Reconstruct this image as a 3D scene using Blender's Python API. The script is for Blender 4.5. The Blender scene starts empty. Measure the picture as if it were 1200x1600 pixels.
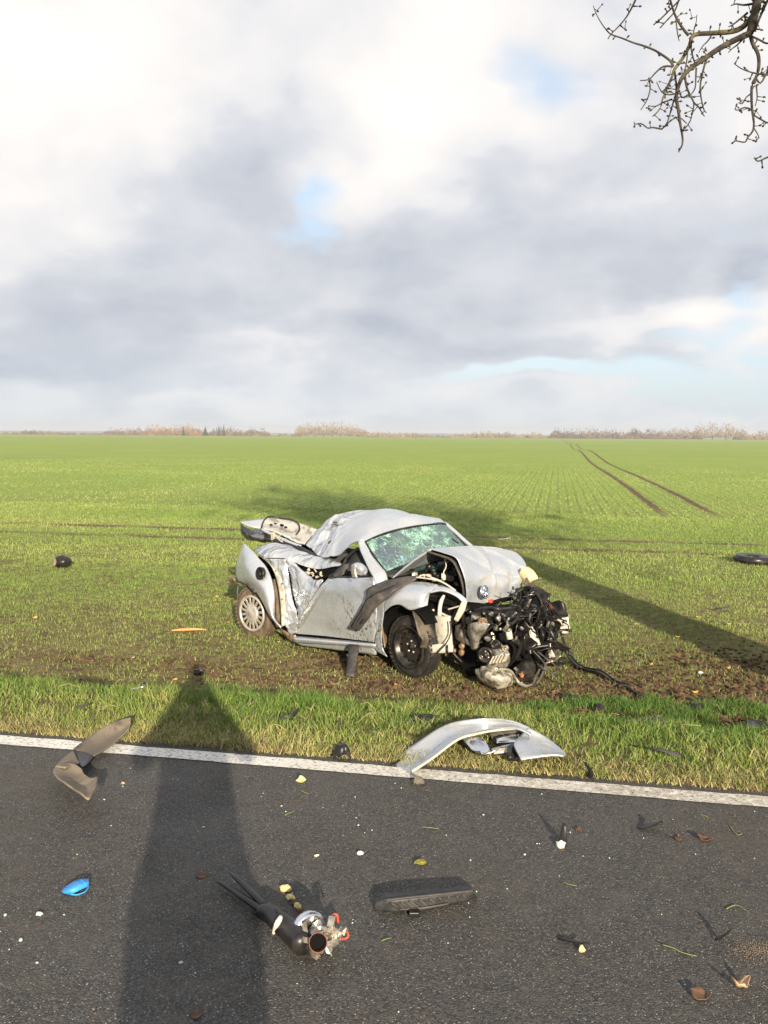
import bpy, math, random
import numpy as np
from mathutils import Vector, Matrix, noise as mnoise

# ------------------------------------------------------------------ camera, sky, sun, exposure
scene = bpy.context.scene
COL = scene.collection
cam_data = bpy.data.cameras.new('camera')
cam = bpy.data.objects.new('camera', cam_data)
COL.objects.link(cam)
scene.camera = cam
cam_data.sensor_fit = 'VERTICAL'
cam_data.sensor_height = 36.0
cam_data.lens = 36.0 * 1383.0 / 1600.0
cam_data.clip_start = 0.05
cam_data.clip_end = 20000
PITCH, ROLL = math.radians(5.0), math.radians(0.45)
cam.matrix_world = (Matrix.Translation((0, 0, 1.65)) @ Matrix.Rotation(math.pi / 2 - PITCH, 4, 'X')
                    @ Matrix.Rotation(ROLL, 4, 'Z'))

SUN_EL, SUN_AZ = math.radians(15.4), math.radians(168.0)      # azimuth from +Y towards +X
sun_dir = Vector((math.sin(SUN_AZ) * math.cos(SUN_EL), math.cos(SUN_AZ) * math.cos(SUN_EL), math.sin(SUN_EL)))
sun_data = bpy.data.lights.new('sun', 'SUN')
sun_data.energy = 5.0
sun_data.angle = math.radians(0.55)
sun_data.color = (1.0, 0.86, 0.66)
sun = bpy.data.objects.new('sun', sun_data)
sun.rotation_euler = sun_dir.to_track_quat('Z', 'Y').to_euler()
sun.location = sun_dir * 50
COL.objects.link(sun)

scene.view_settings.view_transform = 'Standard'
scene.view_settings.look = 'None'
scene.view_settings.gamma = 1.0
scene.view_settings.use_curve_mapping = False
scene.view_settings.exposure = 1.0
scene.render.engine = 'CYCLES'
scene.cycles.max_bounces = 6
scene.cycles.diffuse_bounces = 3
scene.cycles.glossy_bounces = 3
scene.cycles.transparent_max_bounces = 8
scene.cycles.use_denoising = True


class Graph:
    """Small helper to write shader node graphs as expressions."""
    def __init__(self, tree):
        self.t = tree
        self.n = tree.nodes
        self.l = tree.links

    def put(self, sock, val):
        if hasattr(val, 'is_output'):
            self.l.new(val, sock)
        elif val is not None:
            if isinstance(val, (tuple, list)) and len(val) == 3 and sock.type == 'RGBA':
                val = (*val, 1.0)
            sock.default_value = val

    def m(self, op, a, b=None, c=None, clamp=False):
        nd = self.n.new('ShaderNodeMath')
        nd.operation = op
        nd.use_clamp = clamp
        for i, v in enumerate((a, b, c)):
            if v is not None:
                self.put(nd.inputs[i], v)
        return nd.outputs[0]

    def vm(self, op, a, b=None, scale=None):
        nd = self.n.new('ShaderNodeVectorMath')
        nd.operation = op
        self.put(nd.inputs[0], a)
        if b is not None:
            self.put(nd.inputs[1], b)
        if scale is not None:
            self.put(nd.inputs['Scale'], scale)
        return nd.outputs['Value' if op in ('DOT_PRODUCT', 'LENGTH', 'DISTANCE') else 'Vector']

    def mix(self, f, a, b, blend='MIX'):
        nd = self.n.new('ShaderNodeMix')
        nd.data_type = 'RGBA'
        nd.blend_type = blend
        self.put(nd.inputs['Factor'], f)
        self.put(nd.inputs['A'] if False else nd.inputs[6], a)
        self.put(nd.inputs[7], b)
        return nd.outputs[2]

    def ramp(self, f, lo, hi, a=0.0, b=1.0, smooth=True):
        nd = self.n.new('ShaderNodeMapRange')
        nd.interpolation_type = 'SMOOTHSTEP' if smooth else 'LINEAR'
        self.put(nd.inputs['Value'], f)
        for k, v in (('From Min', lo), ('From Max', hi), ('To Min', a), ('To Max', b)):
            self.put(nd.inputs[k], v)
        return nd.outputs[0]

    def noise(self, vec, scale, detail=3.0, rough=0.5, dist=0.0, color=False):
        nd = self.n.new('ShaderNodeTexNoise')
        if vec is not None:
            self.put(nd.inputs['Vector'], vec)
        for k, v in (('Scale', scale), ('Detail', detail), ('Roughness', rough), ('Distortion', dist)):
            self.put(nd.inputs[k], v)
        return nd.outputs['Color' if color else 'Fac']

    def voronoi(self, vec, scale, feature='F1', out='Distance', rand=1.0):
        nd = self.n.new('ShaderNodeTexVoronoi')
        nd.feature = feature
        if vec is not None:
            self.put(nd.inputs['Vector'], vec)
        nd.inputs['Scale'].default_value = scale
        nd.inputs['Randomness'].default_value = rand
        return nd.outputs[out]

    def xyz(self, vec):
        nd = self.n.new('ShaderNodeSeparateXYZ')
        self.put(nd.inputs[0], vec)
        return nd.outputs

    def comb(self, x, y, z):
        nd = self.n.new('ShaderNodeCombineXYZ')
        for i, v in enumerate((x, y, z)):
            self.put(nd.inputs[i], v)
        return nd.outputs[0]

    def bump(self, height, strength=0.3, dist=0.01, normal=None):
        nd = self.n.new('ShaderNodeBump')
        nd.inputs['Strength'].default_value = strength
        nd.inputs['Distance'].default_value = dist
        self.put(nd.inputs['Height'], height)
        if normal is not None:
            self.put(nd.inputs['Normal'], normal)
        return nd.outputs[0]


# sky: clear blue Nishita above, broken stratocumulus in front of it, all in sky directions
world = bpy.data.worlds.new('World')
scene.world = world
world.use_nodes = True
wt = world.node_tree
wt.nodes.clear()
g = Graph(wt)
out = wt.nodes.new('ShaderNodeOutputWorld')
sky = wt.nodes.new('ShaderNodeTexSky')
sky.sky_type = 'NISHITA'
sky.sun_disc = False
sky.sun_elevation = SUN_EL
sky.sun_rotation = SUN_AZ
sky.air_density = 1.0
sky.dust_density = 1.5
D = wt.nodes.new('ShaderNodeTexCoord').outputs['Generated']
dx, dy, dz = g.xyz(D)[:3]
az = g.m('MULTIPLY', g.m('ARCTAN2', dx, dy), 57.2958)
el = g.m('MULTIPLY', g.m('ARCSINE', dz), 57.2958)
dzc = g.m('ADD', g.m('MAXIMUM', dz, 0.0), 0.34)
cp = g.comb(g.m('DIVIDE', dx, dzc), g.m('DIVIDE', dy, dzc), 0.0)
warp = g.vm('SCALE', g.vm('SUBTRACT', g.noise(cp, 1.3, 3.0, 0.5, color=True), (0.5, 0.5, 0.5)), scale=0.40)
cpw = g.vm('ADD', cp, warp)
n_big = g.noise(cpw, 1.5, 4.0, 0.5)
Dw = g.vm('ADD', g.vm('MULTIPLY', D, (1.0, 1.0, 1.5)), g.vm('SCALE', g.vm('SUBTRACT', g.noise(D, 5.0, 3.0, 0.5, color=True), (0.5, 0.5, 0.5)), scale=0.16))
n_mid = g.m('ADD', g.m('MULTIPLY', g.noise(cpw, 4.6, 7.0, 0.58), 0.4), g.m('MULTIPLY', g.noise(Dw, 7.0, 8.0, 0.57), 0.6))
n_fine = g.m('SUBTRACT', 1.0, g.m('MULTIPLY', g.voronoi(Dw, 13.0, 'SMOOTH_F1'), 1.0))
wob = g.vm('SUBTRACT', g.noise(cp, 2.2, 4.0, 0.55, color=True), (0.5, 0.5, 0.5))
wx, wy = g.xyz(wob)[:2]
azw = g.m('ADD', az, g.m('MULTIPLY', wx, 16.0))
elw = g.m('ADD', el, g.m('MULTIPLY', wy, 11.0))


def blob(a0, e0, sa, se, amp):
    qa = g.m('POWER', g.m('DIVIDE', g.m('SUBTRACT', azw, a0), sa), 2.0)
    qe = g.m('POWER', g.m('DIVIDE', g.m('SUBTRACT', elw, e0), se), 2.0)
    return g.m('MULTIPLY', g.m('EXPONENT', g.m('MULTIPLY', g.m('ADD', qa, qe), -1.0)), amp)


def total(items):
    s = None
    for it in items:
        b = blob(*it)
        s = b if s is None else g.m('ADD', s, b)
    return s


light_var = total([
    (-20.7, 21.7, 7.9, 7.0, 0.42),
    (-13.8, 23.7, 6.6, 3.7, 0.18),
    (3.8, 20.8, 7.0, 5.4, 0.45),
    (0.6, 17.0, 3.7, 3.7, 0.15),
    (-19.2, 12.5, 5.0, 2.5, 0.10),
    (19.5, 7.3, 7.9, 1.7, 0.38),
    (-6.6, 5.6, 4.6, 1.2, 0.30),
    (-1.8, 12.3, 3.3, 2.5, 0.26),
    (20.7, 20.7, 5.0, 6.6, 0.18),
    (-12.2, 1.5, 10.8, 1.1, 0.22),
    (6.5, 1.6, 12.4, 1.0, 0.15),
    (-17.9, 6.8, 10.8, 4.6, -0.26),
    (-8.9, 19.2, 5.4, 5.4, -0.12),
    (3.9, 10.0, 10.8, 4.6, -0.22),
    (15.7, 11.6, 6.6, 2.9, -0.16),
    (-21.9, 3.2, 7.5, 1.7, -0.25),
    (4.0, 5.7, 10.8, 1.4, -0.20),
    (16.3, 4.8, 5.4, 0.8, -0.16),
    (22.7, 10.1, 2.5, 2.1, -0.30),
    (-10.9, 13.5, 7.5, 2.9, -0.10)])
hole_var = total([
    (10.0, 22.1, 2.5, 3.1, 0.62),
    (-3.3, 14.6, 2.1, 2.3, 0.72),
    (-4.2, 11.5, 2.5, 1.2, 0.50),
    (20.7, 3.9, 7.9, 1.9, 1.20),
    (8.9, 3.3, 6.2, 0.9, 0.90),
    (22.6, 8.3, 2.1, 2.1, 0.70),
    (21.8, 13.0, 2.5, 1.7, 0.40),
    (-0.1, 3.2, 8.3, 0.7, 0.35)])
bright = g.m('ADD', g.m('ADD', 0.425, light_var),
             g.m('ADD', g.m('MULTIPLY', g.m('SUBTRACT', n_big, 0.5), 0.55),
                 g.m('ADD', g.m('MULTIPLY', g.m('SUBTRACT', n_mid, 0.5), 1.0), g.m('MULTIPLY', g.m('SUBTRACT', n_fine, 0.5), 0.30))))
bright = g.ramp(bright, 0.0, 1.0, 0.0, 1.0, smooth=False)
cl = g.mix(g.ramp(bright, 0.0, 0.5, smooth=False), (0.235, 0.26, 0.305), (0.405, 0.41, 0.43))
cl = g.mix(g.ramp(bright, 0.42, 1.0, smooth=False), cl, (0.585, 0.55, 0.51))
cover = g.m('ADD', g.m('MULTIPLY', n_mid, 0.9), g.m('SUBTRACT', g.m('MULTIPLY', n_big, 0.5), hole_var))
cover = g.ramp(cover, -0.20, 0.42)
haze_low = g.ramp(el, 7.5, 0.0)
blue = g.mix(1.0, sky.outputs[0], (0.11, 0.105, 0.105), 'MULTIPLY')
blue = g.mix(0.6, blue, (0.31, 0.40, 0.51))
skyc = g.mix(cover, blue, cl)
skyc = g.mix(g.m('MULTIPLY', haze_low, 0.55), skyc, (0.345, 0.39, 0.43))
bg = wt.nodes.new('ShaderNodeBackground')
wt.links.new(skyc, bg.inputs['Color'])
bg.inputs['Strength'].default_value = 1.0
wt.links.new(bg.outputs[0], out.inputs['Surface'])

# ------------------------------------------------------------------ helpers
CA, SA = math.cos(math.radians(11)), math.sin(math.radians(11))


def uv_of(x, y):                      # u along the road, v across it (away from the camera)
    return x * CA - y * SA, x * SA + y * CA


def xy_of(u, v):
    return u * CA + v * SA, -u * SA + v * CA


def zf(x, y):
    v = x * 0.19081 + y * 0.98163
    t = min(1.0, max(0.0, (v - 4.7) / 2.8))
    s = t * t * (3 - 2 * t)
    return 0.012 - 0.722 * s if v > 4.26 else 0.0


class MB:
    """Collects primitives into ONE mesh object."""
    def __init__(self):
        self.v, self.f, self.s, self.parts_ = [], [], [], []

    def add(self, verts, faces, smooth=True):
        o, fl0 = len(self.v), len(self.f)
        self.v += [tuple(p) for p in verts]
        for f in faces:
            self.f.append(tuple(i + o for i in f))
            self.s.append(smooth)
        self.parts_.append((o, len(self.v), fl0, len(self.f)))
        return self

    def box(self, c, size, rot=None, jitter=0.0, rng=None):
        c = Vector(c)
        R = rot or Matrix.Identity(3)
        vs = []
        for sx in (-.5, .5):
            for sy in (-.5, .5):
                for sz in (-.5, .5):
                    p = Vector((sx * size[0], sy * size[1], sz * size[2]))
                    if jitter:
                        p += Vector((rng.uniform(-1, 1), rng.uniform(-1, 1), rng.uniform(-1, 1))) * jitter
                    vs.append(c + R @ p)
        self.add(vs, [(0, 1, 3, 2), (4, 6, 7, 5), (0, 4, 5, 1), (2, 3, 7, 6), (0, 2, 6, 4), (1, 5, 7, 3)], False)
        return self

    def tube(self, pts, rad, n=8, smooth=True, sub=4, caps=True, flat=None):
        pts = [Vector(p) for p in pts]
        if not isinstance(rad, (list, tuple)):
            rad = [rad] * len(pts)
        if sub > 1 and len(pts) > 2:
            q, r = [], []
            for i in range(len(pts) - 1):
                p0, p1, p2, p3 = pts[max(i - 1, 0)], pts[i], pts[i + 1], pts[min(i + 2, len(pts) - 1)]
                for k in range(sub):
                    t = k / sub
                    q.append(cr(p0, p1, p2, p3, t))
                    r.append(rad[i] * (1 - t) + rad[i + 1] * t)
            q.append(pts[-1])
            r.append(rad[-1])
            pts, rad = q, r
        vs, fs = [], []
        ref = Vector((0.31, 0.17, 0.93))
        for i, p in enumerate(pts):
            d = (pts[min(i + 1, len(pts) - 1)] - pts[max(i - 1, 0)])
            if d.length < 1e-9:
                d = Vector((0, 0, 1))
            d.normalize()
            a = d.cross(ref)
            if a.length < 1e-3:
                a = d.cross(Vector((1, 0, 0)))
            a.normalize()
            b = d.cross(a)
            fl = flat or (1.0, 1.0)
            for k in range(n):
                t = 2 * math.pi * k / n
                vs.append(p + (a * math.cos(t) * fl[0] + b * math.sin(t) * fl[1]) * rad[i])
        m = len(pts)
        for i in range(m - 1):
            for k in range(n):
                fs.append((i * n + k, i * n + (k + 1) % n, (i + 1) * n + (k + 1) % n, (i + 1) * n + k))
        if caps:
            fs.append(tuple(range(n - 1, -1, -1)))
            fs.append(tuple((m - 1) * n + k for k in range(n)))
        self.add(vs, fs, smooth)
        return self

    def lathe(self, prof, c, axis, n=32, smooth=True, close=True):
        """prof: (radius, offset along axis)."""
        axis = Vector(axis).normalized()
        a = axis.cross(Vector((0, 0, 1)) if abs(axis.z) < .9 else Vector((1, 0, 0))).normalized()
        b = axis.cross(a)
        c = Vector(c)
        vs, fs = [], []
        for r, o in prof:
            for k in range(n):
                t = 2 * math.pi * k / n
                vs.append(c + axis * o + (a * math.cos(t) + b * math.sin(t)) * r)
        for i in range(len(prof) - 1):
            for k in range(n):
                fs.append((i * n + k, (i + 1) * n + k, (i + 1) * n + (k + 1) % n, i * n + (k + 1) % n))
        self.add(vs, fs, smooth)
        if close:
            if prof[0][0] > 1e-4:
                self.f.append(tuple(len(self.v) - len(vs) + k for k in range(n))); self.s.append(False)
                self.parts_[-1] = (*self.parts_[-1][:3], len(self.f))
            if prof[-1][0] > 1e-4:
                self.f.append(tuple(len(self.v) - n + k for k in range(n - 1, -1, -1))); self.s.append(False)
                self.parts_[-1] = (*self.parts_[-1][:3], len(self.f))
        return self

    def patch(self, rows, nu=6, nv=6, crumple=0.0, scale=6.0, seed=0.0, crease=0.5, linear=False):
        """Smooth surface through a grid of points; crumple adds creased dents."""
        R, Cn = len(rows), len(rows[0])
        P = [[Vector(p) for p in r] for r in rows]
        def line(pts, n):
            o = []
            for i in range(len(pts) - 1):
                for k in range(n):
                    t = k / n
                    if linear:
                        o.append(pts[i].lerp(pts[i + 1], t))
                    else:
                        o.append(cr(pts[max(i - 1, 0)], pts[i], pts[i + 1], pts[min(i + 2, len(pts) - 1)], t))
            o.append(pts[-1])
            return o
        H = [line(r, nu) for r in P]
        W = len(H[0])
        cols = [line([H[i][j] for i in range(R)], nv) for j in range(W)]
        L = len(cols[0])
        grid = [[cols[j][i] for j in range(W)] for i in range(L)]
        if crumple:
            out_ = []
            for i in range(L):
                row = []
                for j in range(W):
                    p = grid[i][j]
                    tu = grid[i][min(j + 1, W - 1)] - grid[i][max(j - 1, 0)]
                    tv = grid[min(i + 1, L - 1)][j] - grid[max(i - 1, 0)][j]
                    nn = tu.cross(tv)
                    if nn.length > 1e-12:
                        nn.normalize()
                    q = p * scale + Vector((seed, seed * 1.7, -seed))
                    d = (1 - crease) * mnoise.noise(q) + crease * (0.5 - 2.0 * abs(mnoise.noise(q * 1.3 + Vector((7, 3, 1)))))
                    d += 0.35 * (0.4 - 1.6 * abs(mnoise.noise(q * 2.7)))
                    row.append(p + nn * d * crumple)
                out_.append(row)
            grid = out_
        vs = [p for r in grid for p in r]
        fs = [(i * W + j, i * W + j + 1, (i + 1) * W + j + 1, (i + 1) * W + j) for i in range(L - 1) for j in range(W - 1)]
        self.add(vs, fs, True)
        return self

    def build_each(self, name, m, parent, **kw):
        """One part object per primitive."""
        for a, b_, fa, fb in self.parts_:
            q = MB()
            q.v = self.v[a:b_]
            q.f = [tuple(i - a for i in f) for f in self.f[fa:fb]]
            q.s = self.s[fa:fb]
            q.build(name, m, parent, **kw)

    def build(self, name, m, parent=None, thick=0.0, bevel=0.0, off=0.0):
        me = bpy.data.meshes.new(name)
        me.from_pydata(self.v, [], self.f)
        me.polygons.foreach_set('use_smooth', self.s)
        me.materials.append(m)
        me.update()
        o = bpy.data.objects.new(name, me)
        COL.objects.link(o)
        if parent is not None:
            o.parent = parent
        if thick:
            md = o.modifiers.new('thickness', 'SOLIDIFY')
            md.thickness = thick
            md.offset = off
        if bevel:
            md = o.modifiers.new('bevel', 'BEVEL')
            md.width = bevel
            md.segments = 2
            md.limit_method = 'ANGLE'
        return o


def cr(p0, p1, p2, p3, t):
    return 0.5 * ((2 * p1) + (p2 - p0) * t + (2 * p0 - 5 * p1 + 4 * p2 - p3) * t * t + (3 * p1 - p0 - 3 * p2 + p3) * t ** 3)


def tag(o, label=None, cat=None, group=None, kind=None):
    for k, v in (('label', label), ('category', cat), ('group', group), ('kind', kind)):
        if v:
            o[k] = v
    return o


def empty(name, loc, rz=0.0):
    o = bpy.data.objects.new(name, None)
    o.location = loc
    o.rotation_euler = (0, 0, rz)
    o.empty_display_size = 0.1
    COL.objects.link(o)
    return o


def material(name, base, rough=0.6, metal=0.0, var=None, vscale=6.0, vlo=0.4, vhi=0.65, bump=0.0, bscale=40.0,
             spec=0.5, coat=0.0, detail=4.0):
    """Principled with an optional second colour in noise patches and a fine bump."""
    m = bpy.data.materials.new(name)
    m.use_nodes = True
    gg = Graph(m.node_tree)
    bs = m.node_tree.nodes['Principled BSDF']
    bs.inputs['Roughness'].default_value = rough
    bs.inputs['Metallic'].default_value = metal
    bs.inputs['Specular IOR Level'].default_value = spec
    bs.inputs['Coat Weight'].default_value = coat
    co = m.node_tree.nodes.new('ShaderNodeTexCoord').outputs['Object']
    if var is not None:
        f = gg.ramp(gg.noise(co, vscale, detail, 0.62), vlo, vhi)
        gg.put(bs.inputs['Base Color'], gg.mix(f, base, var))
    else:
        gg.put(bs.inputs['Base Color'], base)
    if bump:
        gg.put(bs.inputs['Normal'], gg.bump(gg.noise(co, bscale, 4.0, 0.6), bump, 0.01))
    return m


# ------------------------------------------------------------------ materials of the setting
def mat_asphalt():
    m = bpy.data.materials.new('asphalt')
    m.use_nodes = True
    gg = Graph(m.node_tree)
    bs = m.node_tree.nodes['Principled BSDF']
    geo = m.node_tree.nodes.new('ShaderNodeNewGeometry').outputs['Position']
    cell = gg.voronoi(geo, 190.0, 'F1', 'Color')
    cd = gg.voronoi(geo, 190.0, 'F1', 'Distance')
    cv = gg.xyz(cell)[0]
    cv2 = gg.xyz(cell)[1]
    big = gg.noise(geo, 0.9, 5.0, 0.6)
    mid = gg.noise(geo, 9.0, 4.0, 0.65)
    col = gg.mix(gg.ramp(cv, 0.25, 1.0), (0.024, 0.024, 0.0245), (0.098, 0.093, 0.086))
    col = gg.mix(gg.m('MULTIPLY', gg.ramp(cv2, 0.945, 0.97), gg.ramp(cd, 0.55, 0.35)), col, (0.40, 0.37, 0.32))
    fine = gg.xyz(gg.voronoi(geo, 420.0, 'F1', 'Color'))[0]
    col = gg.mix(gg.m('MULTIPLY', gg.ramp(fine, 0.5, 1.0), 0.4), col, (0.100, 0.092, 0.080))
    col = gg.mix(gg.m('MULTIPLY', gg.ramp(mid, 0.42, 0.75), 0.45), col, (0.098, 0.084, 0.066))
    # faint mud film carried on to the lane, uneven
    col = gg.mix(gg.m('MULTIPLY', gg.ramp(big, 0.48, 0.72), 0.35), col, (0.085, 0.070, 0.052))
    gg.put(bs.inputs['Base Color'], col)
    gg.put(bs.inputs['Roughness'], gg.ramp(gg.noise(geo, 2.0, 3.0), 0.3, 0.7, 0.62, 0.86))
    h = gg.m('ADD', gg.m('MULTIPLY', cd, -1.0), gg.m('MULTIPLY', mid, 0.5))
    gg.put(bs.inputs['Normal'], gg.bump(h, 0.75, 0.004))
    return m


def mat_paint_line():
    m = bpy.data.materials.new('road_paint')
    m.use_nodes = True
    gg = Graph(m.node_tree)
    bs = m.node_tree.nodes['Principled BSDF']
    geo = m.node_tree.nodes.new('ShaderNodeNewGeometry').outputs['Position']
    px = gg.xyz(geo)[0]
    wear = gg.noise(geo, 55.0, 5.0, 0.7)
    worn = gg.ramp(wear, 0.50, 0.64)
    col = gg.mix(gg.noise(geo, 3.0, 4.0, 0.6), (0.66, 0.64, 0.58), (0.80, 0.79, 0.75))
    col = gg.mix(gg.m('MULTIPLY', worn, 0.75), col, (0.10, 0.09, 0.08))
    # the stretch by the wreck is crusted with soil thrown over it
    soil = gg.m('MULTIPLY', gg.ramp(px, -0.7, 0.6), gg.ramp(gg.noise(geo, 26.0, 6.0, 0.75), 0.36, 0.60))
    soil = gg.m('MULTIPLY', soil, gg.ramp(gg.noise(geo, 2.3, 3.0), 0.25, 0.65, 0.45, 1.0))
    col = gg.mix(gg.m('MULTIPLY', soil, 0.75), col, (0.27, 0.225, 0.155))
    gg.put(bs.inputs['Base Color'], col)
    bs.inputs['Roughness'].default_value = 0.8
    gg.put(bs.inputs['Normal'], gg.bump(gg.m('ADD', wear, gg.voronoi(geo, 190.0)), 0.6, 0.004))
    return m


def mat_ground():
    m = bpy.data.materials.new('soil')
    m.use_nodes = True
    gg = Graph(m.node_tree)
    bs = m.node_tree.nodes['Principled BSDF']
    geo = m.node_tree.nodes.new('ShaderNodeNewGeometry').outputs['Position']
    x, y, _ = gg.xyz(geo)[:3]
    u = gg.m('SUBTRACT', gg.m('MULTIPLY', x, CA), gg.m('MULTIPLY', y, SA))
    v = gg.m('ADD', gg.m('MULTIPLY', x, SA), gg.m('MULTIPLY', y, CA))
    n1 = gg.noise(geo, 14.0, 6.0, 0.68)
    n2 = gg.noise(geo, 1.1, 4.0, 0.6)
    soil = gg.mix(gg.ramp(n1, 0.32, 0.7), (0.068, 0.042, 0.025), (0.185, 0.124, 0.077))
    soil = gg.mix(gg.m('MULTIPLY', gg.ramp(n2, 0.4, 0.7), 0.5), soil, (0.19, 0.130, 0.082))
    # winter wheat beyond the reach of single blades: green rows over soil
    nf = gg.noise(geo, 0.11, 4.0, 0.55)
    nr = gg.noise(gg.comb(gg.m('MULTIPLY', u, 0.35), gg.m('MULTIPLY', v, 0.02), 0.0), 1.0, 4.0, 0.6)
    ng = gg.noise(geo, 6.0, 5.0, 0.7)
    green = gg.mix(gg.ramp(ng, 0.3, 0.7), (0.175, 0.250, 0.048), (0.290, 0.370, 0.092))  # greens lightened to stand in for low sun on upright blades
    green = gg.mix(gg.m('MULTIPLY', gg.ramp(nf, 0.35, 0.7), 0.4), green, (0.30, 0.365, 0.090))
    green = gg.mix(gg.m('MULTIPLY', gg.ramp(nr, 0.5, 0.75), 0.35), green, (0.20, 0.285, 0.055))
    wj = gg.m('MULTIPLY', gg.m('SUBTRACT', gg.noise(geo, 0.5, 2.0), 0.5), 0.5)
    row_head = gg.m('SINE', gg.m('MULTIPLY', gg.m('ADD', v, wj), 2 * math.pi / 0.26))
    row_far = gg.m('SINE', gg.m('MULTIPLY', gg.m('ADD', u, gg.m('MULTIPLY', wj, 0.3)), 2 * math.pi / 0.34))
    is_far = gg.ramp(v, 24.5, 25.0)
    rows = gg.mix(is_far, row_head, gg.m('MULTIPLY', row_far, 1.0))
    near_rows = gg.ramp(v, 95.0, 40.0)
    amount = gg.m('MULTIPLY', gg.ramp(gg.xyz(rows)[0], -0.2, 0.95), gg.m('MULTIPLY', gg.ramp(gg.noise(geo, 1.7, 4.0, 0.6), 0.3, 0.6), near_rows))
    cover = gg.ramp(v, 7.5, 22.0, 0.22, 0.97)
    cover = gg.m('MULTIPLY', cover, gg.m('SUBTRACT', 1.0, gg.m('MULTIPLY', amount, 0.42)))
    patch = gg.ramp(gg.noise(geo, 7.0, 5.0, 0.7), 0.3, 0.62)
    cover = gg.m('MULTIPLY', cover, gg.m('ADD', gg.m('MULTIPLY', patch, gg.ramp(v, 60.0, 14.0)), gg.ramp(v, 12.0, 50.0)), clamp=True)
    # bare tyre marks along the headland and the tramlines running away
    def lane(c, s, w):
        d = gg.m('ABSOLUTE', gg.m('SUBTRACT', c, s))
        d = gg.m('ADD', d, gg.m('MULTIPLY', gg.m('SUBTRACT', gg.noise(geo, 3.5, 4.0, 0.65), 0.5), 0.35))
        return gg.ramp(d, w, w * 0.45)
    bare = None
    for c, s, w, k in ((v, 18.7, 0.26, 0.95), (v, 20.55, 0.28, 1.0), (u, 3.25, 0.20, 0.0), (u, 4.8, 0.20, 0.0)):
        b = lane(c, s, w)
        if c is v:
            b = gg.m('MULTIPLY', b, gg.m('MULTIPLY', gg.ramp(gg.noise(geo, 0.8, 3.0), 0.3, 0.55), k))
        if c is u and k == 0.0:
            b = gg.m('MULTIPLY', b, gg.ramp(v, 26.0, 31.0))
        bare = b if bare is None else gg.m('MAXIMUM', bare, b)
    cover = gg.m('MULTIPLY', cover, gg.m('SUBTRACT', 1.0, bare))
    col = gg.mix(cover, soil, green)
    gg.put(bs.inputs['Base Color'], col)
    bs.inputs['Roughness'].default_value = 0.95
    bs.inputs['Specular IOR Level'].default_value = 0.1
    gg.put(bs.inputs['Normal'], gg.bump(n1, 0.9, 0.03))
    return m


def mat_blade(name, cols, rough=0.6, trans=0.25):
    """Leaf blades: three colours blended by a per-blade tint attribute."""
    m = bpy.data.materials.new(name)
    m.use_nodes = True
    gg = Graph(m.node_tree)
    bs = m.node_tree.nodes['Principled BSDF']
    at = m.node_tree.nodes.new('ShaderNodeAttribute')
    at.attribute_name = 'tint'
    f = at.outputs['Fac']
    c = gg.mix(gg.ramp(f, 0.0, 0.5, smooth=False), cols[0], cols[1])
    c = gg.mix(gg.ramp(f, 0.5, 1.0, smooth=False), c, cols[2])
    gg.put(bs.inputs['Base Color'], c)
    bs.inputs['Roughness'].default_value = rough
    bs.inputs['Specular IOR Level'].default_value = 0.3
    return m


M_ASPHALT, M_LINE, M_SOIL = mat_asphalt(), mat_paint_line(), mat_ground()
M_VERGE = mat_blade('verge_grass_blade', [(0.074, 0.158, 0.022), (0.185, 0.245, 0.050), (0.42, 0.345, 0.16)])
M_WHEAT = mat_blade('wheat_blade', [(0.105, 0.185, 0.034), (0.205, 0.280, 0.060), (0.37, 0.34, 0.14)])
M_CLOD = material('clod_soil', (0.058, 0.036, 0.022), 0.95, var=(0.15, 0.098, 0.060), vscale=9.0, bump=0.6, spec=0.1)


# ------------------------------------------------------------------ ground, road, line
def zg(x, y):
    """Ground height: verge slope plus lumps, ruts ploughed by the wreck."""
    z = zf(x, y)
    u, v = uv_of(x, y)
    if v > 4.26:
        q = Vector((x, y, 0.0))
        k = min(1.0, (v - 4.26) / 1.0)
        z += k * (0.020 * mnoise.noise(q * 1.6) + 0.012 * mnoise.noise(q * 5.0))
        if v > 7.2 and v < 60:
            fade = min(1.0, (v - 7.2) / 1.0) * (1.0 if v < 14 else max(0.0, 1 - (v - 14) / 20))
            z += fade * 0.018 * mnoise.noise(q * 9.0)
            b = bare_at(u, v)
            z += b * (0.035 * mnoise.noise(q * 4.5) + 0.03 * mnoise.noise(q * 11.0))
        if v > 30:
            z += min(1.0, (v - 30) / 60) * 0.22 * math.sin(v / 17.0 + u / 90.0)
    return z


BARE = [  # u, v, half-length u, half-width v, strength: earth torn open around the wreck
    (-3.5, 8.3, 0.6, 0.25, .45), (-2.6, 8.0, 0.6, 0.22, .5), (-2.05, 8.75, 0.6, 0.40, 0.95), (-1.4, 8.0, 0.7, 0.28, .8), (-0.6, 8.0, 0.7, 0.35, 0.8),
    (0.3, 8.1, 0.7, 0.45, 0.75), (1.0, 8.3, 0.8, 0.55, 0.85), (1.7, 7.9, 1.0, 0.65, 1.0), (2.3, 7.6, 0.8, 0.6, 1.0), (2.9, 7.5, 0.9, 0.65, 1.0), (2.2, 9.6, 1.1, .8, .85), (3.2, 9.2, 1.0, .7, .9), (1.5, 9.6, .6, .6, .7), (3.6, 8.4, .8, .7, .95), (4.2, 9.6, .8, .6, .7),
    (0.9, 8.9, 0.7, 0.6, 0.6), (1.9, 8.8, 0.9, 0.5, 0.75), (2.7, 8.5, 0.8, 0.45, .7), (1.4, 7.2, 0.30, 0.4, 0.8), (0.4, 7.6, 0.5, 0.22, 0.75), (-4.8, 8.3, 0.6, 0.2, 0.35)]


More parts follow.
